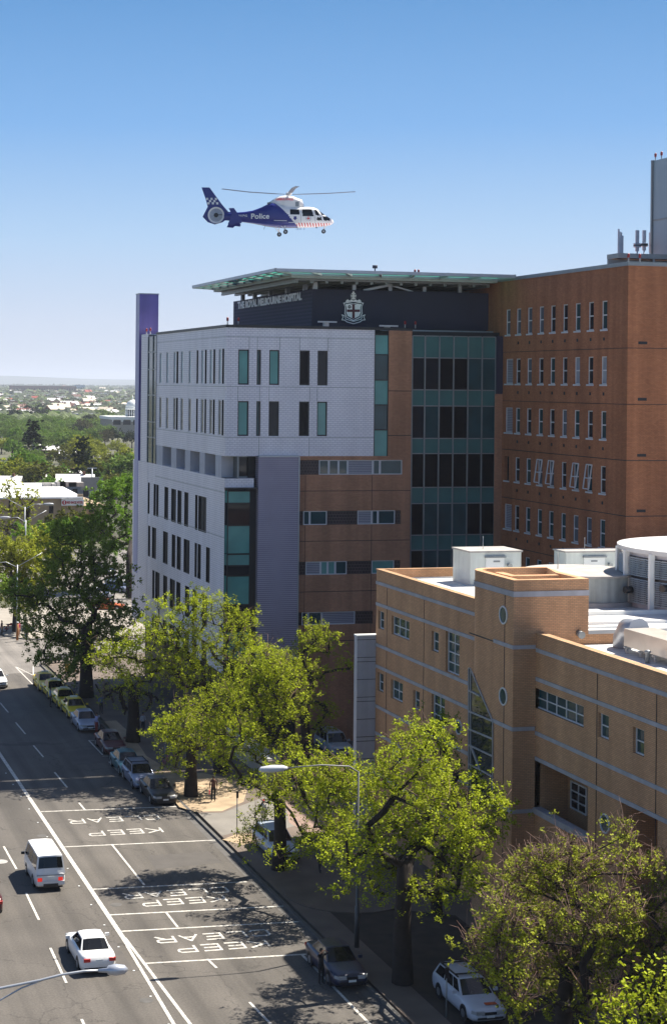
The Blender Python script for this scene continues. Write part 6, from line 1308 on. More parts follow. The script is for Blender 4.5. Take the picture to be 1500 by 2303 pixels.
WINS = [[(836, 309), (905, 309), (908, 350), (838, 352)], [(928, 308), (1000, 308), (1014, 357), (930, 355)], [(1019, 309), (1040, 309), (1062, 354), (1031, 357)],
        [(1048, 302), (1068, 306), (1110, 345), (1078, 352), (1060, 325)], [(1083, 360), (1120, 357), (1141, 372), (1140, 391), (1092, 391)], [(1037, 372), (1070, 366), (1080, 391), (1040, 391)]]
split = [(690, 240), (720, 258), (770, 300), (820, 350), (860, 400), (905, 445)]
NX_, NR = 330, 84; xs_ = np.linspace(340, 1174, NX_); th_a = np.linspace(0, 2 * math.pi, NR, endpoint=False)
top_i = np.interp(xs_, sx_a, tp); bot_i = np.interp(xs_, sx_a, bt_); hw_i = np.interp(xs_, sx_a, hw); ex = 2 / 2.9
V = []; 
for i in range(NX_):
    zc = (top_i[i] + bot_i[i]) / 2; hh = (bot_i[i] - top_i[i]) / 2
    c_, s_ = np.cos(th_a), np.sin(th_a); V.append(np.stack([np.full(NR, hx(xs_[i])), np.sign(c_) * np.abs(c_) ** ex * hw_i[i], (360 - zc) * KS + np.sign(s_) * np.abs(s_) ** ex * hh * KS], 1))
V = np.array(V); groups = {}
for i in range(NX_ - 1):
    for j in range(NR):
        j2 = (j + 1) % NR; q = (V[i, j] + V[i + 1, j] + V[i, j2] + V[i + 1, j2]) / 4; cx_ = q[0] / KS + 800; cy_ = 360 - q[2] / KS; key = None
        side = abs(q[1]) > 0.25
        for k, Pq in enumerate(WINS):
            if side and inpoly(cx_, cy_, Pq): key = ('win', k, q[1] > 0)
        if key is None and 975 < cx_ < 1045 and not side and cy_ < 310 and cx_ > 1000: key = ('win', 9, False)
        if key is None:
            bx = np.interp(cy_, [p[1] for p in split], [p[0] for p in split]); 
            if cx_ < bx: key = 'navy'
            elif 410 < cy_ < 436 and 888 < cx_ < 1145 and side and ((cx_ - cy_ * .4) % 21) < 9: key = 'red'
            elif side and ((abs(cx_ - 975) < 4 and abs(cy_ - 376) < 11) or (abs(cy_ - 376) < 4 and abs(cx_ - 975) < 11)): key = 'red'
            elif side and (cx_ - 875) ** 2 + (cy_ - 376) ** 2 < 150: key = 'navy'
            elif side and (cx_ - 975) ** 2 + (cy_ - 376) ** 2 < 330 and (cx_ - 975) ** 2 + (cy_ - 376) ** 2 > 270: key = 'navy'
            elif side and 300 < cy_ < 412 and (abs(cx_ - 919) < 1.3 or abs(cx_ - (1016 + (cy_ - 300) * .12)) < 1.3): key = 'seam'
            else: key = 'white'
        groups.setdefault(key, []).append((i, j, j2))
def patch(fl):
    idx = {}; vs = []; fs = []
    for i, j, j2 in fl:
        f = []
        for a, c_ in ((i, j), (i, j2), (i + 1, j2), (i + 1, j)):
            if (a, c_) not in idx: idx[(a, c_)] = len(vs); vs.append(tuple(V[a, c_]))
            f.append(idx[(a, c_)])
        fs.append(tuple(f))
    return vs, fs
mb_ = MB()
for key, m_i in (('white', 0), ('navy', 1), ('red', 2), ('seam', 3)):
    if key in groups: vs, fs = patch(groups[key]); mb_.add(vs, fs, m_i, True)
mb_.f.append([len(mb_.v) + k for k in range(NR)]); mb_.v += [tuple(p) for p in V[0]]; mb_.m.append(1); mb_.sm.append(False)
hadd(mb_, 'fuselage', [HM_['white'], HM_['navy'], HM_['red'], M['frame_grey']])
for key in groups:
    if isinstance(key, tuple): vs, fs = patch(groups[key]); hadd(MB().add(vs, fs, 0, True), 'cabin_window', M['carglass'])
def loftx(nm, st, m_, ex_=2 / 2.5, n=28):
    b = MB(); secs = []
    for cxx_, t_, b_, w_ in st:
        zc = (t_ + b_) / 2; hh = (b_ - t_) / 2; secs.append([(hx(cxx_), math.copysign(abs(math.cos(a)) ** ex_, math.cos(a)) * w_, (360 - zc) * KS + math.copysign(abs(math.sin(a)) ** ex_, math.sin(a)) * hh * KS) for a in np.linspace(0, 2 * math.pi, n, endpoint=False)])
    loft(b, secs); return hadd(b, nm, m_)
loftx('engine_cowling', [(682, 250, 262, .25), (712, 228, 290, .45), (760, 204, 300, .60), (810, 195, 305, .66), (860, 202, 305, .66), (905, 220, 302, .62), (930, 226, 300, .52), (945, 262, 298, .35)], HM_['white'])
loftx('exhaust', [(668, 252, 262, .34), (690, 246, 272, .36), (705, 246, 274, .3)], M['frame_grey'])
for yy in (-.67, .67): b = MB(); b.box(hx(790), hx(912), min(yy, yy * 1.03), max(yy, yy * 1.03), hzv(292), hzv(244)); b.box(hx(878), hx(905), yy * 1.04 - .02, yy * 1.04 + .02, hzv(285), hzv(250), 1); b.box(hx(795), hx(905), yy * 1.04 - .01, yy * 1.04 + .01, hzv(300), hzv(296), 1); hadd(b, 'engine_hatch', [HM_['white'], M['frame_grey']])
fin = [(168, 142), (228, 142), (322, 268), (378, 332), (372, 372), (330, 405), (272, 422), (218, 405), (178, 365), (216, 288), (203, 240)]
b = MB(); b.slab([(hx(a), -.11, hzv(c_)) for a, c_ in fin], (0, 1, 0), .22, 0); hadd(b, 'tail_fin', HM_['navy'])
b = MB(); fc = (280, 352); n = 40
for sy in (-1, 1):
    ring_o = [(hx(fc[0] + 62 * math.cos(t)), sy * .19, hzv(fc[1] + 62 * math.sin(t))) for t in np.linspace(0, 6.2832, n, endpoint=False)]; ring_i = [(hx(fc[0] + 50 * math.cos(t)), sy * .13, hzv(fc[1] + 50 * math.sin(t))) for t in np.linspace(0, 6.2832, n, endpoint=False)]
    b.add(ring_o + ring_i, [(i, (i + 1) % n, n + (i + 1) % n, n + i) for i in range(n)], 0, True); b.add([(hx(fc[0] + 63 * math.cos(t)), sy * .10, hzv(fc[1] + 63 * math.sin(t))) for t in np.linspace(0, 6.2832, n, endpoint=False)] + ring_o, [(i, (i + 1) % n, n + (i + 1) % n, n + i) for i in range(n)], 0, True)
    b.add([(x_, sy * .125, z_) for x_, y_, z_ in ring_i], [list(range(n))], 1)
fd = hadd(b, 'tail_rotor_duct', [HM_['white'], mat('duct_grey', (.34, .37, .44), .5, var=.1)])
b = MB(); b.tube([(hx(fc[0]), -.2, hzv(fc[1])), (hx(fc[0]), .2, hzv(fc[1]))], [.2, .2], 16); b.bar((hx(280), -.15, hzv(352)), (hx(325), -.15, hzv(349)), .12, .06); hadd(b, 'tail_rotor_hub', M['black'], fd)
for k in range(8):
    a = k * .785 + .2; b = MB(); b.bar((hx(fc[0] + 14 * math.cos(a)), -.14, hzv(fc[1] + 14 * math.sin(a))), (hx(fc[0] + 48 * math.cos(a)), -.14, hzv(fc[1] + 48 * math.sin(a))), .02, .07); hadd(b, 'tail_rotor_blade', M['steel'], fd)
b = MB()
for r_ in range(3):
    for c_ in range(6):
        x0_, z0_ = 203 + r_ * 5 + c_ * 16.5, 221 + r_ * 16.5
        if (r_ + c_) % 2 == 0 and x0_ + 16 < 290 + r_ * 14: 
            for sy in (-1, 1): b.quad((hx(x0_), sy * .118, hzv(z0_)), (hx(x0_ + 16.5), sy * .118, hzv(z0_)), (hx(x0_ + 17.5), sy * .118, hzv(z0_ + 16.5)), (hx(x0_ + 1), sy * .118, hzv(z0_ + 16.5)))
hadd(b, 'chequered_band', HM_['white'])
b = MB(); b.bar((hx(415), -1.6, hzv(372)), (hx(415), 1.6, hzv(372)), .55, .09); hadd(b, 'tailplane', HM_['navy'])
for sy in (-1, 1): b = MB(); b.slab([(hx(a), sy * 1.6, hzv(c_)) for a, c_ in [(372, 312), (410, 310), (436, 345), (474, 410), (468, 424), (428, 420), (415, 434), (366, 430), (380, 400), (395, 360)]], (0, sy, 0), .06); hadd(b, 'tailplane_endplate', HM_['navy'])
for u_, v_, rr in ((766, 486, 17), (804, 480, 17), (1098, 467, 16)):
    for sy in ((-1,) if u_ == 804 else ((1,) if u_ == 766 else (0,))):
        y_ = sy * .95; b = MB(); b.tube([(hx(u_), y_ - .1, hzv(v_)), (hx(u_), y_ + .1, hzv(v_))], [rr * KS, rr * KS], 20, smooth=False); w_ = hadd(b, 'landing_wheel', M['rubber'])
        b = MB(); b.tube([(hx(u_), y_ - .11, hzv(v_)), (hx(u_), y_ + .11, hzv(v_))], [.09, .09], 12); hadd(b, 'rim', M['steel'], w_)
        b = MB(); b.bar((hx(u_), y_ * .9 + .12, hzv(v_)), (hx(u_ - 3 if u_ < 1000 else u_ + 5), y_ * .7, hzv(432)), .08); b.bar((hx(u_), y_ * .9 + .12, hzv(v_ - 15)), (hx(u_ - 45 if u_ < 1000 else u_ + 20), y_ * .6, hzv(420)), .05); hadd(b, 'undercarriage_leg', HM_['white'])
b = MB(); b.tube([(hx(830), 0, hzv(205)), (hx(830), 0, hzv(188))], [.16, .14], 12); b.tube([(hx(830), 0, hzv(190)), (hx(830), 0, hzv(178)), (hx(830), 0, hzv(170))], [.27, .26, .12], 16); hub = hadd(b, 'rotor_hub', HM_['white'])
for k, a in enumerate((0.06, 1.60, 3.20, 4.77)):
    b = MB(); L0, L1, L2 = .35, 2.0, 5.9; d = Vector((math.cos(a), math.sin(a), 0)); w_ = Vector((-d.y, d.x, 0)); zz = [hzv(186), hzv(184), hzv(186) + (.38 if k in (0, 2) else .02) - (.05 if k == 0 else 0)]
    pts = []
    for L_, z_, cw_ in ((L0, zz[0], .08), (.9, zz[1], .10), (1.2, zz[1] + .01, .19), (3.5, zz[1] + .12, .19), (L2, zz[2], .17)): pts.append([d * L_ + w_ * cw_ + Vector((hx(830), 0, z_)), d * L_ - w_ * cw_ + Vector((hx(830), 0, z_)), d * L_ - w_ * cw_ + Vector((hx(830), 0, z_ - .035)), d * L_ + w_ * cw_ + Vector((hx(830), 0, z_ - .035))])
    loft(b, pts, smooth=False); hadd(b, 'rotor_blade', mat('blade_grey', (.16, .18, .24), .5), hub)
for u_ in (655, 892, 903, 915, 927, 950, 1043): b = MB(); b.bar((hx(u_), -.1, hzv(425)), (hx(u_ - (12 if u_ == 655 else 0)), -.1, hzv(458 if u_ != 1043 else 444)), .03 if u_ != 1043 else .1); hadd(b, 'belly_aerial', M['navy'])
b = MB(); b.bar((hx(716), -.96, hzv(395)), (hx(812), -1.03, hzv(396)), .05); b.bar((hx(825), -1.05, hzv(409)), (hx(905), -1.06, hzv(409)), .05); hadd(b, 'side_rail', M['frame_white'])
def htext(txt, x0, x1, zt_, zb_, y0_, y1_, m_, bold=0.0):
    a = Vector((hx(x0), y0_, hzv(zb_))); e = Vector((hx(x1), y1_, hzv(zb_))); rt = e - a
    cu = bpy.data.curves.new('t', 'FONT'); cu.body = txt; cu.offset = bold; cu.extrude = .004; ob = bpy.data.objects.new('t', cu); COL.objects.link(ob); me = bpy.data.meshes.new_from_object(ob.evaluated_get(bpy.context.evaluated_depsgraph_get())); bpy.data.objects.remove(ob)
    co = np.array([v.co for v in me.vertices]); mn, mx = co.min(0), co.max(0); L_ = rt.length; H_ = (zb_ - zt_) * KS; r_ = rt.normalized()
    for v, c_ in zip(me.vertices, co): p = a + r_ * ((c_[0] - mn[0]) / (mx[0] - mn[0]) * L_) + Vector((0, 0, 1)) * ((c_[1] - mn[1]) / (mx[1] - mn[1]) * H_); p.y += -c_[2]; v.co = p
    me.materials.clear(); me.materials.append(m_); o = bpy.data.objects.new('lettering', me); COL.objects.link(o); o.parent = heli
htext('Police', 545, 681, 341, 381, -.47, -.84, HM_['white'], .02)
htext('VH-PVG', 450, 515, 348, 364, -.315, -.40, HM_['white'], .01)
htext('AMBULANCE', 727, 861, 220, 238, -.60, -.69, HM_['red'], .015)

# ================================================================== PEOPLE
def person(x, y, z, rz, label, shirt, trousers, hair=(.02, .015, .012), skin=(.30, .17, .11), pose='stand', h=1.72, bag=None, cap=None, group=None):
    k = h / 1.75; v = []; e = []; r = []
    def A(p, rad_, par=None):
        v.append((p[0] * k, p[1] * k, p[2] * k)); r.append((rad_[0] * k, rad_[1] * k)); 
        if par is not None: e.append((par, len(v) - 1))
        return len(v) - 1
    pel = A((0, 0, .95), (.15, .105)); wa = A((0, .005, 1.12), (.135, .095), pel); che = A((0, .01, 1.32), (.165, .11), wa); sh = A((0, .01, 1.43), (.11, .085), che); ne = A((0, .0, 1.52), (.052, .055), sh)
    hd = A((0, -.015, 1.60), (.070, .085), ne); ht = A((0, -.005, 1.69), (.062, .075), hd)
    A((0, -.105, 1.605), (.014, .014), hd)
    for s_ in (-1, 1):
        hip = A((s_ * .095, 0, .88), (.095, .095), pel); st = .07 * s_ if pose == 'walk' else .0
        kn = A((s_ * .10, -.02 + st, .50), (.060, .062), hip); an = A((s_ * .11, .02 + st * 2.2, .10), (.038, .042), kn); A((s_ * .12, -.14 + st * 2.2, .04), (.036, .028), an)
        so = A((s_ * .185, .01, 1.40), (.058, .058), sh)
        if pose == 'arms_up': el = A((s_ * .33, -.14, 1.50), (.042, .042), so); wr = A((s_ * .12, -.20, 1.66), (.028, .028), el)
        elif pose == 'reach' and s_ > 0: el = A((s_ * .24, -.20, 1.18), (.042, .042), so); wr = A((s_ * .20, -.44, 1.16), (.028, .028), el)
        else: el = A((s_ * .245, .02, 1.13), (.042, .042), so); wr = A((s_ * .25, -.04, .89), (.028, .028), el)
        d = Vector(v[wr]) - Vector(v[el]); d.normalize(); sd = d.cross(Vector((1, 0, 0)) if abs(d.x) < .8 else Vector((0, 1, 0))).normalized()
        w0 = Vector(v[wr]) / k; pal = A(tuple(w0 + d * .07), (.030, .020), wr)
        pp = w0 + d * .07
        for f_, ln in ((-1.5, .065), (-.5, .078), (.5, .074), (1.5, .058)):
            kf = A(tuple(pp + sd * f_ * .017 + d * ln * .5), (.009, .009), pal); A(tuple(pp + sd * f_ * .018 + d * ln * .9 + Vector((0, -.015, 0))), (.008, .008), kf)
        t_ = A(tuple(w0 + d * .03 + sd * -.035), (.011, .011), pal); A(tuple(w0 + d * .06 + sd * -.055), (.009, .009), t_)
    me = bpy.data.meshes.new('p'); me.from_pydata(v, e, []); ob = bpy.data.objects.new('p', me); COL.objects.link(ob); m_ = ob.modifiers.new('s', 'SKIN'); m_.use_smooth_shade = True
    sv = me.skin_vertices[0].data
    for i, rr in enumerate(r): sv[i].radius = rr
    sv[0].use_root = True; ob.modifiers.new('u', 'SUBSURF').levels = 1
    dg = bpy.context.evaluated_depsgraph_get(); m2 = bpy.data.meshes.new_from_object(ob.evaluated_get(dg)); bpy.data.objects.remove(ob); m2.name = 'person'
    mk = lambda n_, c_: mat(n_ + '_%02d%02d%02d' % tuple(int(t * 99) for t in c_), c_, .85, var=.12, scale=6)
    m2.materials.clear()
    for m_ in (mk('shirt', shirt), mk('trousers', trousers), mk('skin', skin), mk('shoe', (.02, .02, .02))): m2.materials.append(m_)
    arr = []
    for p in m2.polygons:
        c_ = p.center / k; out = abs(c_.x) > .17
        if c_.z > 1.485 and abs(c_.x) < .11 and (pose != 'arms_up' or c_.y > -.13): arr.append(2)
        elif pose == 'arms_up' and c_.z > 1.56: arr.append(2)
        elif c_.z < .085: arr.append(3)
        elif out and c_.z < 1.10 and c_.z > .70: arr.append(2)
        elif c_.z < .98: arr.append(1)
        else: arr.append(0)
    m2.polygons.foreach_set('material_index', arr); m2.polygons.foreach_set('use_smooth', [True] * len(arr))
    o = bpy.data.objects.new('person', m2); COL.objects.link(o); o.location = (x, y, z); o.rotation_euler = (0, 0, rz); setp(o, label, 'person', group)
    hb = MB(); n_ = 10
    for i in range(5):
        for j in range(n_):
            a0, a1, t0, t1 = 2 * math.pi * j / n_, 2 * math.pi * (j + 1) / n_, i * .36, (i + 1) * .36
            P = lambda a, t: ((.083 * math.sin(t) * math.cos(a)) * k, (.012 + .098 * math.sin(t) * math.sin(a)) * k, (1.655 + .105 * math.cos(t) - (.0 if math.sin(a) < -.3 and t > 1.2 else 0)) * k)
            if i >= 3 and math.sin((a0 + a1) / 2) < -.35: continue
            hb.add([P(a0, t0), P(a1, t0), P(a1, t1), P(a0, t1)], [(0, 1, 2, 3)], 0, True)
    def ch(mb_, nm, m_):
        mm = bpy.data.meshes.new(nm); mm.from_pydata(mb_.v, [], mb_.f); mm.materials.append(m_); mm.update(); c_ = bpy.data.objects.new(nm, mm); COL.objects.link(c_); c_.parent = o; return c_
    ch(hb, 'cap' if cap else 'hair', mk('cap', cap) if cap else mk('hair', hair))
    if bag:
        b = MB(); b.box(.22 * k, .30 * k, -.13 * k, .06 * k, .50 * k, .74 * k); b.bar((.26 * k, -.09 * k, .74 * k), (.26 * k, -.05 * k, .83 * k), .015)
        bw_ = bpy.data.meshes.new('carry_bag'); bw_.from_pydata(b.v, [], b.f); bw_.materials.append(mk('bag', bag)); bw_.update(); bo_ = bpy.data.objects.new('carry_bag', bw_); COL.objects.link(bo_); bo_.location = (x, y, z); bo_.rotation_euler = (0, 0, rz)
        setp(bo_, ('red' if bag[0] > bag[2] else 'blue') + ' bag held by the person ' + ('on the gravel by the thick tree' if bag[0] > bag[2] else 'on the far corner'), 'bag')
    return o
def pp(u, v, z=.13): p = G(u, v, z); return float(p[0]), float(p[1]), z
person(*pp(480, 1803), 2.9, 'person in a dark brown jacket and black trousers holding a red bag', (.085, .032, .022), (.012, .012, .014), bag=(.75, .03, .08), h=1.8)
person(*pp(114, 1591, 0.01), 1.4, 'person in a pale blue shirt standing beside the second taxi', (.25, .33, .48), (.015, .015, .02), h=1.8)
person(*pp(218, 1652, 0.01), -1.2, 'person in a lilac shirt and dark red trousers by the silver sedan', (.36, .34, .52), (.20, .012, .012), pose='reach', h=1.8)
person(*pp(722, 2214, 0.01), .4, 'person in dark clothes with both arms raised beside the dark blue sedan', (.02, .018, .022), (.015, .015, .018), pose='arms_up', h=1.75)
person(*pp(592, 1858), 2.5, 'person in a white shirt and red cap on the driveway', (.6, .6, .62), (.45, .42, .36), cap=(.5, .02, .02), h=1.75)
person(*pp(61, 1443), 2.0, 'person in black with a blue bag on the far corner', (.015, .015, .018), (.02, .02, .03), bag=(.08, .12, .35), h=1.8)
person(*pp(44, 1432), 1.0, 'person in a pink top by the wooden post on the far corner', (.40, .05, .12), (.35, .22, .16), h=1.75)
person(*pp(5, 1430), 1.0, 'person in dark clothes at the left edge on the far corner', (.03, .02, .025), (.02, .02, .02), h=1.75)
person(*pp(228, 1606), .3, 'person in a blue shirt in the shade behind the silver sedan', (.10, .14, .30), (.02, .02, .03), h=1.75)
person(*pp(322, 1650), .3, 'person in a white shirt in deep shade behind the trees', (.5, .5, .55), (.02, .02, .03), h=1.75)
person(*pp(719, 1962), .3, 'person in grey walking in shade on the near footpath', (.16, .17, .20), (.03, .03, .04), pose='walk', h=1.75)

# ================================================================== STREET FURNITURE
def lamp_head(mb_, p, d, L=1.1, m=0):
    d = Vector(d).normalized(); p = Vector(p); mb_.tube([p - d * .15, p + d * .1, p + d * L * .5, p + d * L * .9, p + d * L], [.07, .16, .20, .14, .04], 12, m)
bx, by = G(802, 2130, .13)[:2]; LZ1 = float(onY(802, 1722, by)[2])
o = empty('street_lamp', (bx, by, .13), 'tall grey street lamp standing between the two nearest roadside trees', 'street lamp', 'street lamps')
b = MB(); b.tube([(bx, by, .13), (bx, by, 2.2), (bx, by, 2.25), (bx, by, LZ1 - .3)], [.13, .12, .075, .05], 12); b.build('pole', mat('dark_pole', (.09, .095, .10), .5, metal=.3), o)
hx1_ = float(onY(640, 1722, by)[0]); b = MB(); b.tube([(bx, by, LZ1 - .35), (bx - .5, by, LZ1 - .02), ((bx + hx1_) / 2, by, LZ1 + .12), (hx1_, by, LZ1 + .05)], [.045, .04, .035, .03], 8); b.build('arm', mat('arm_grey', (.22, .22, .23), .5), o)
b = MB(); lamp_head(b, (hx1_, by, LZ1 + .05), (-1, 0, -.01), 1.35); b.build('lamp_head', M['frame_white'], o)
LHZ = 9.6; p = G(283, 2182, LHZ); q = G(240, 2183, LHZ); o = empty('street_lamp', (float(p[0]) - 5.4, float(p[1]), 0), 'nearest street lamp reaching in from the left above the white sedan', 'street lamp', 'street lamps')
Yl = float(p[1]); X = lambda u, v: (float(onY(u, v, Yl)[0]), Yl, float(onY(u, v, Yl)[2]))
b = MB(); b.tube([X(240, 2182), X(190, 2184), X(140, 2192), X(90, 2205), X(0, 2223), X(-90, 2245), X(-150, 2262)], [.035, .04, .045, .045, .05, .05, .05], 8)
b.tube([X(100, 2203), X(50, 2222), X(0, 2250), X(-60, 2290), X(-150, 2350)], [.03] * 5, 8); b.build('arm', M['steel'], o)
b = MB(); a_ = Vector(X(222, 2183)); c_ = Vector(X(288, 2180)); d = (c_ - a_).normalized(); L_ = (c_ - a_).length; b.tube([a_, a_ + d * L_ * .3, a_ + d * L_ * .34, a_ + d * L_ * .6, a_ + d * L_ * .88, c_], [.055, .08, .15, .19, .15, .04], 14); b.build('lamp_head', mat('lamp_shell', (.45, .47, .52), .3, metal=.4), o)
xe = X(-150, 2262); b = MB(); b.tube([(xe[0], Yl, 0), (xe[0], Yl, xe[2] + .5)], [.12, .06], 10); b.build('pole', M['steel'], o)
for (ux, vt, vb, hd, Yp, lb) in ((57, 1140, 1185, (100, 1134), 235, 'far street lamp with a long arm in front of the hotel wall'), (59, 1170, 1300, (22, 1164), 228, 'far street lamp facing left below the hotel'), (40, 1270, 1390, (-10, 1266), 190, 'street lamp pole rising from the yellow green tree at the left edge')):
    t_ = onY(ux, vt, Yp); hh = onY(hd[0], hd[1], Yp); o = empty('street_lamp', (t_[0], Yp, 0), lb, 'street lamp', 'street lamps')
    b = MB(); b.tube([(t_[0], Yp, 0), (t_[0], Yp, t_[2])], [.10, .07], 8); b.build('pole', M['steel'], o)
    b = MB(); b.tube([(t_[0], Yp, t_[2] - .3), ((t_[0] + hh[0]) / 2, Yp, (t_[2] + hh[2]) / 2 + .2), (hh[0], Yp, hh[2])], [.04, .04, .035], 6); l2 = -1 if hh[0] > t_[0] else 1; 
    b.tube([(t_[0], Yp, t_[2] - .2), (t_[0] + l2 * 2.8, Yp, t_[2] + 1.3)], [.035, .03], 6); b.build('arm', M['steel'], o)
    b = MB(); lamp_head(b, (hh[0], Yp, hh[2]), (hh[0] - t_[0], 0, 0), 1.4); b.build('lamp_head', mat('lamp_shell_far', (.34, .36, .40), .4), o)
def sign(u, v0, v1, label, plate=(.18, .4), col='frame_grey', name='parking_sign', z=.13):
    x, y, z = pp(u, v1, z); zt_ = float(onY(u, v0, y)[2]); o = empty(name, (x, y, z), label, 'sign', 'kerbside signs')
    b = MB(); b.tube([(x, y, z), (x, y, zt_)], [.035, .035], 8); b.build('post', M['frame_grey'], o)
    b = MB(); b.box(x - plate[0] / 2, x + plate[0] / 2, y - .05, y - .036, zt_ - plate[1], zt_); b.build('sign_plate', M[col], o); return o
sign(533, 1779, 1882, 'thin parking sign pole on the near footpath edge', (.15, .45), 'dark')
sign(372, 1662, 1722, 'thin pole by the pink bicycle behind the blue grey wagon', (.18, .35))
sign(99, 1460, 1494, 'tall dark pole at the far kerb corner', (.25, .5), 'dark')
sign(1003, 2175, 2290, 'thin pole beside the white station wagon', (.2, .5), 'dark')
x, y, z = pp(40, 1440); o = empty('wooden_post', (x, y, z), 'orange brown wooden post on the far corner', 'post'); b = MB(); zt_ = float(onY(40, 1401, y)[2]); b.tube([(x, y, z), (x, y, zt_)], [.14, .12], 8); b.build('post', mat('orange_wood', (.38, .16, .05), .8), o); b = MB(); b.tube([(x, y, zt_), (x, y, zt_ + .12)], [.16, .1], 8); b.build('post_cap', M['steel'], o)
x, y, z = pp(160, 1522); zt_ = float(onY(160, 1494, y)[2]); o = empty('information_sign', (x, y, z), 'yellow information board on the footpath behind the taxis', 'sign')
b = MB(); b.box(x - .55, x + .5, y, y + .15, z + .5, zt_); b.build('board', mat('board_yellow', (.62, .38, .05), .5), o)
for s_ in (-.5, .45): b = MB(); b.box(x + s_ - .04, x + s_ + .04, y + .02, y + .12, z, z + .5); b.build('leg', M['frame_grey'], o)
x, y, z = pp(783, 1905); zt_ = float(onY(783, 1838, y)[2]); o = empty('bollard_light', (x, y, z), 'short pole light with a pale cap on the forecourt', 'bollard light')
b = MB(); b.tube([(x, y, z), (x, y, zt_ - .3)], [.06, .06], 8); b.build('post', M['frame_grey'], o); b = MB(); b.tube([(x, y, zt_ - .3), (x, y, zt_ - .06)], [.1, .1], 10); b.build('lantern', M['lens'], o); b = MB(); b.tube([(x, y, zt_ - .06), (x, y, zt_)], [.24, .2], 14); b.build('cap', M['white'], o)
def bicycle(u, v, rz, col, label, motor=False):
    x, y, z = pp(u, v); o = empty('motorcycle' if motor else 'bicycle', (x, y, z), label, 'motorcycle' if motor else 'bicycle', None, rz); cm_ = mat('frame_%d' % int(col[0] * 1000 + col[1] * 100 + col[2] * 10), col, .4)
    def T(b, nm, m_): me = bpy.data.meshes.new(nm); me.from_pydata(b.v, [], b.f); me.materials.append(m_); me.update(); c_ = bpy.data.objects.new(nm, me); COL.objects.link(c_); c_.parent = o
    wb_ = .68 if motor else .52; R_ = .31 if motor else .34; tw_ = .06 if motor else .018
    for s_ in (-1, 1):
        b = MB(); n_ = 20; ring_ = [(s_ * wb_ + R_ * math.cos(t), 0, R_ + R_ * math.sin(t)) for t in np.linspace(0, 6.2832, n_ + 1)]
        for i in range(n_): b.bar(ring_[i], ring_[i + 1], tw_ * 2, tw_ * 1.6)
        for t in np.linspace(0, 3.14, 5)[:-1]: b.bar((s_ * wb_ - R_ * math.cos(t), 0, R_ - R_ * math.sin(t)), (s_ * wb_ + R_ * math.cos(t), 0, R_ + R_ * math.sin(t)), .008)
        T(b, 'wheel', M['rubber'])
    b = MB(); t_ = .05 if motor else .02
    for p, q in (((-wb_, 0, R_), (-.15, 0, .3)), ((-wb_, 0, R_), (-.22, 0, .8)), ((-.15, 0, .3), (-.22, 0, .85)), ((-.15, 0, .3), (.38, 0, .78)), ((-.22, 0, .78), (.38, 0, .82)), ((wb_, 0, R_), (.36, 0, .98))): b.bar(p, q, t_ * 2)
    T(b, 'frame', cm_); b = MB(); b.bar((.34, -.25, 1.0), (.34, .25, 1.0), .03); T(b, 'handlebar', M['black'])
    b = MB(); b.box(-.5 if motor else -.34, -.1, -.07 if not motor else -.13, .07 if not motor else .13, .80, .88); T(b, 'saddle', M['black'])
    if motor: b = MB(); b.box(-.2, .25, -.15, .15, .25, .62); T(b, 'engine', M['frame_grey']); b = MB(); b.tube([(-.1, 0, .78), (.1, 0, .84), (.32, 0, .78)], [.10, .16, .10], 10); T(b, 'fuel_tank', cm_)
bicycle(178, 1556, .3, (.03, .10, .10), 'green bicycle leaning by the big shaded tree trunk')
bicycle(372, 1728, .9, (.45, .12, .25), 'pink bicycle chained to the pole behind the blue grey wagon')
bicycle(145, 1532, .2, (.25, .10, .08), 'red bicycle beside the yellow information board')
bicycle(110, 1494, .5, (.02, .02, .02), 'black motorcycle on the far kerb corner left of the tree', True)
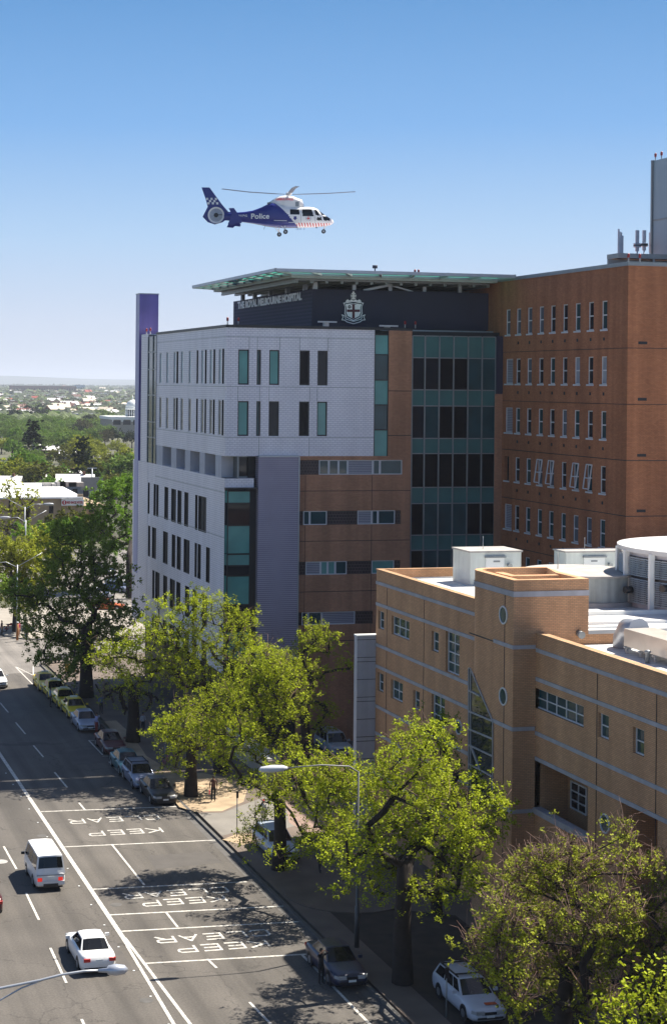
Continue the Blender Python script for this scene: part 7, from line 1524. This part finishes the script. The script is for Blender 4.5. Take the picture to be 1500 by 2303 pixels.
bicycle(142, 1490, .4, (.05, .05, .06), 'dark grey motorcycle under the big shaded tree', True)
bicycle(24, 1420, .2, (.25, .02, .02), 'red motorcycle parked at the left on the far pavement', True)
bicycle(50, 1418, .2, (.03, .03, .03), 'black motorcycle next to the pink topped person', True)
# place words for the many small far trees and houses
for o in list(COL.objects):
    if o.parent is None and o.get('group') in ('gum trees beyond the hotel', 'trees among the suburb houses', 'suburb houses'):
        d_ = _R.T @ (np.array(o.location) - _C); u_ = _P[0] + _F * d_[0] / d_[2]; Y_ = o.location.y
        near = 'just behind the hotel' if Y_ < 430 else ('in the wooded belt' if Y_ < 640 else ('level with the domed church' if Y_ < 900 else ('past the domed church' if Y_ < 1400 else 'close to the horizon')))
        side = 'at the left edge' if u_ < 45 else ('left of the pine' if u_ < 76 else ('right of the pine' if u_ < 130 else ('left of the conifer' if u_ < 187 else ('right of the conifer' if u_ < 245 else 'by the hospital edge'))))
        sz = o.scale[2]; base_ = o['label'].split(' among')[0].split(' scattered')[0].split(' in the wooded')[0].replace('suburb house with a', 'house with').replace('brownish ', '').replace('tiled ', '').replace(' leafy', '').replace(' bushy', '')
        big = 'larger ' if sz > (1.45 if 'house' in base_ else 1.0) else 'smaller '
        o['label'] = big + base_ + ' ' + near + ', ' + side
# ================================================================== HAZE
b = MB(); b.box(-9500, 17500, -190, 30500, -6.5, 160)
hzm = bpy.data.materials.new('haze'); hzm.use_nodes = True; t = hzm.node_tree
for n_ in list(t.nodes):
    if n_.type != 'OUTPUT_MATERIAL': t.nodes.remove(n_)
pv = t.nodes.new('ShaderNodeVolumePrincipled'); pv.inputs['Color'].default_value = (0.80, 0.87, 1.0, 1); pv.inputs['Density'].default_value = 0.000085; pv.inputs['Anisotropy'].default_value = 0.2
t.links.new(pv.outputs[0], [n_ for n_ in t.nodes if n_.type == 'OUTPUT_MATERIAL'][0].inputs['Volume'])
o = b.build('haze', hzm, None, kind='stuff'); setp(o, 'pale summer haze over the far suburb', 'haze')
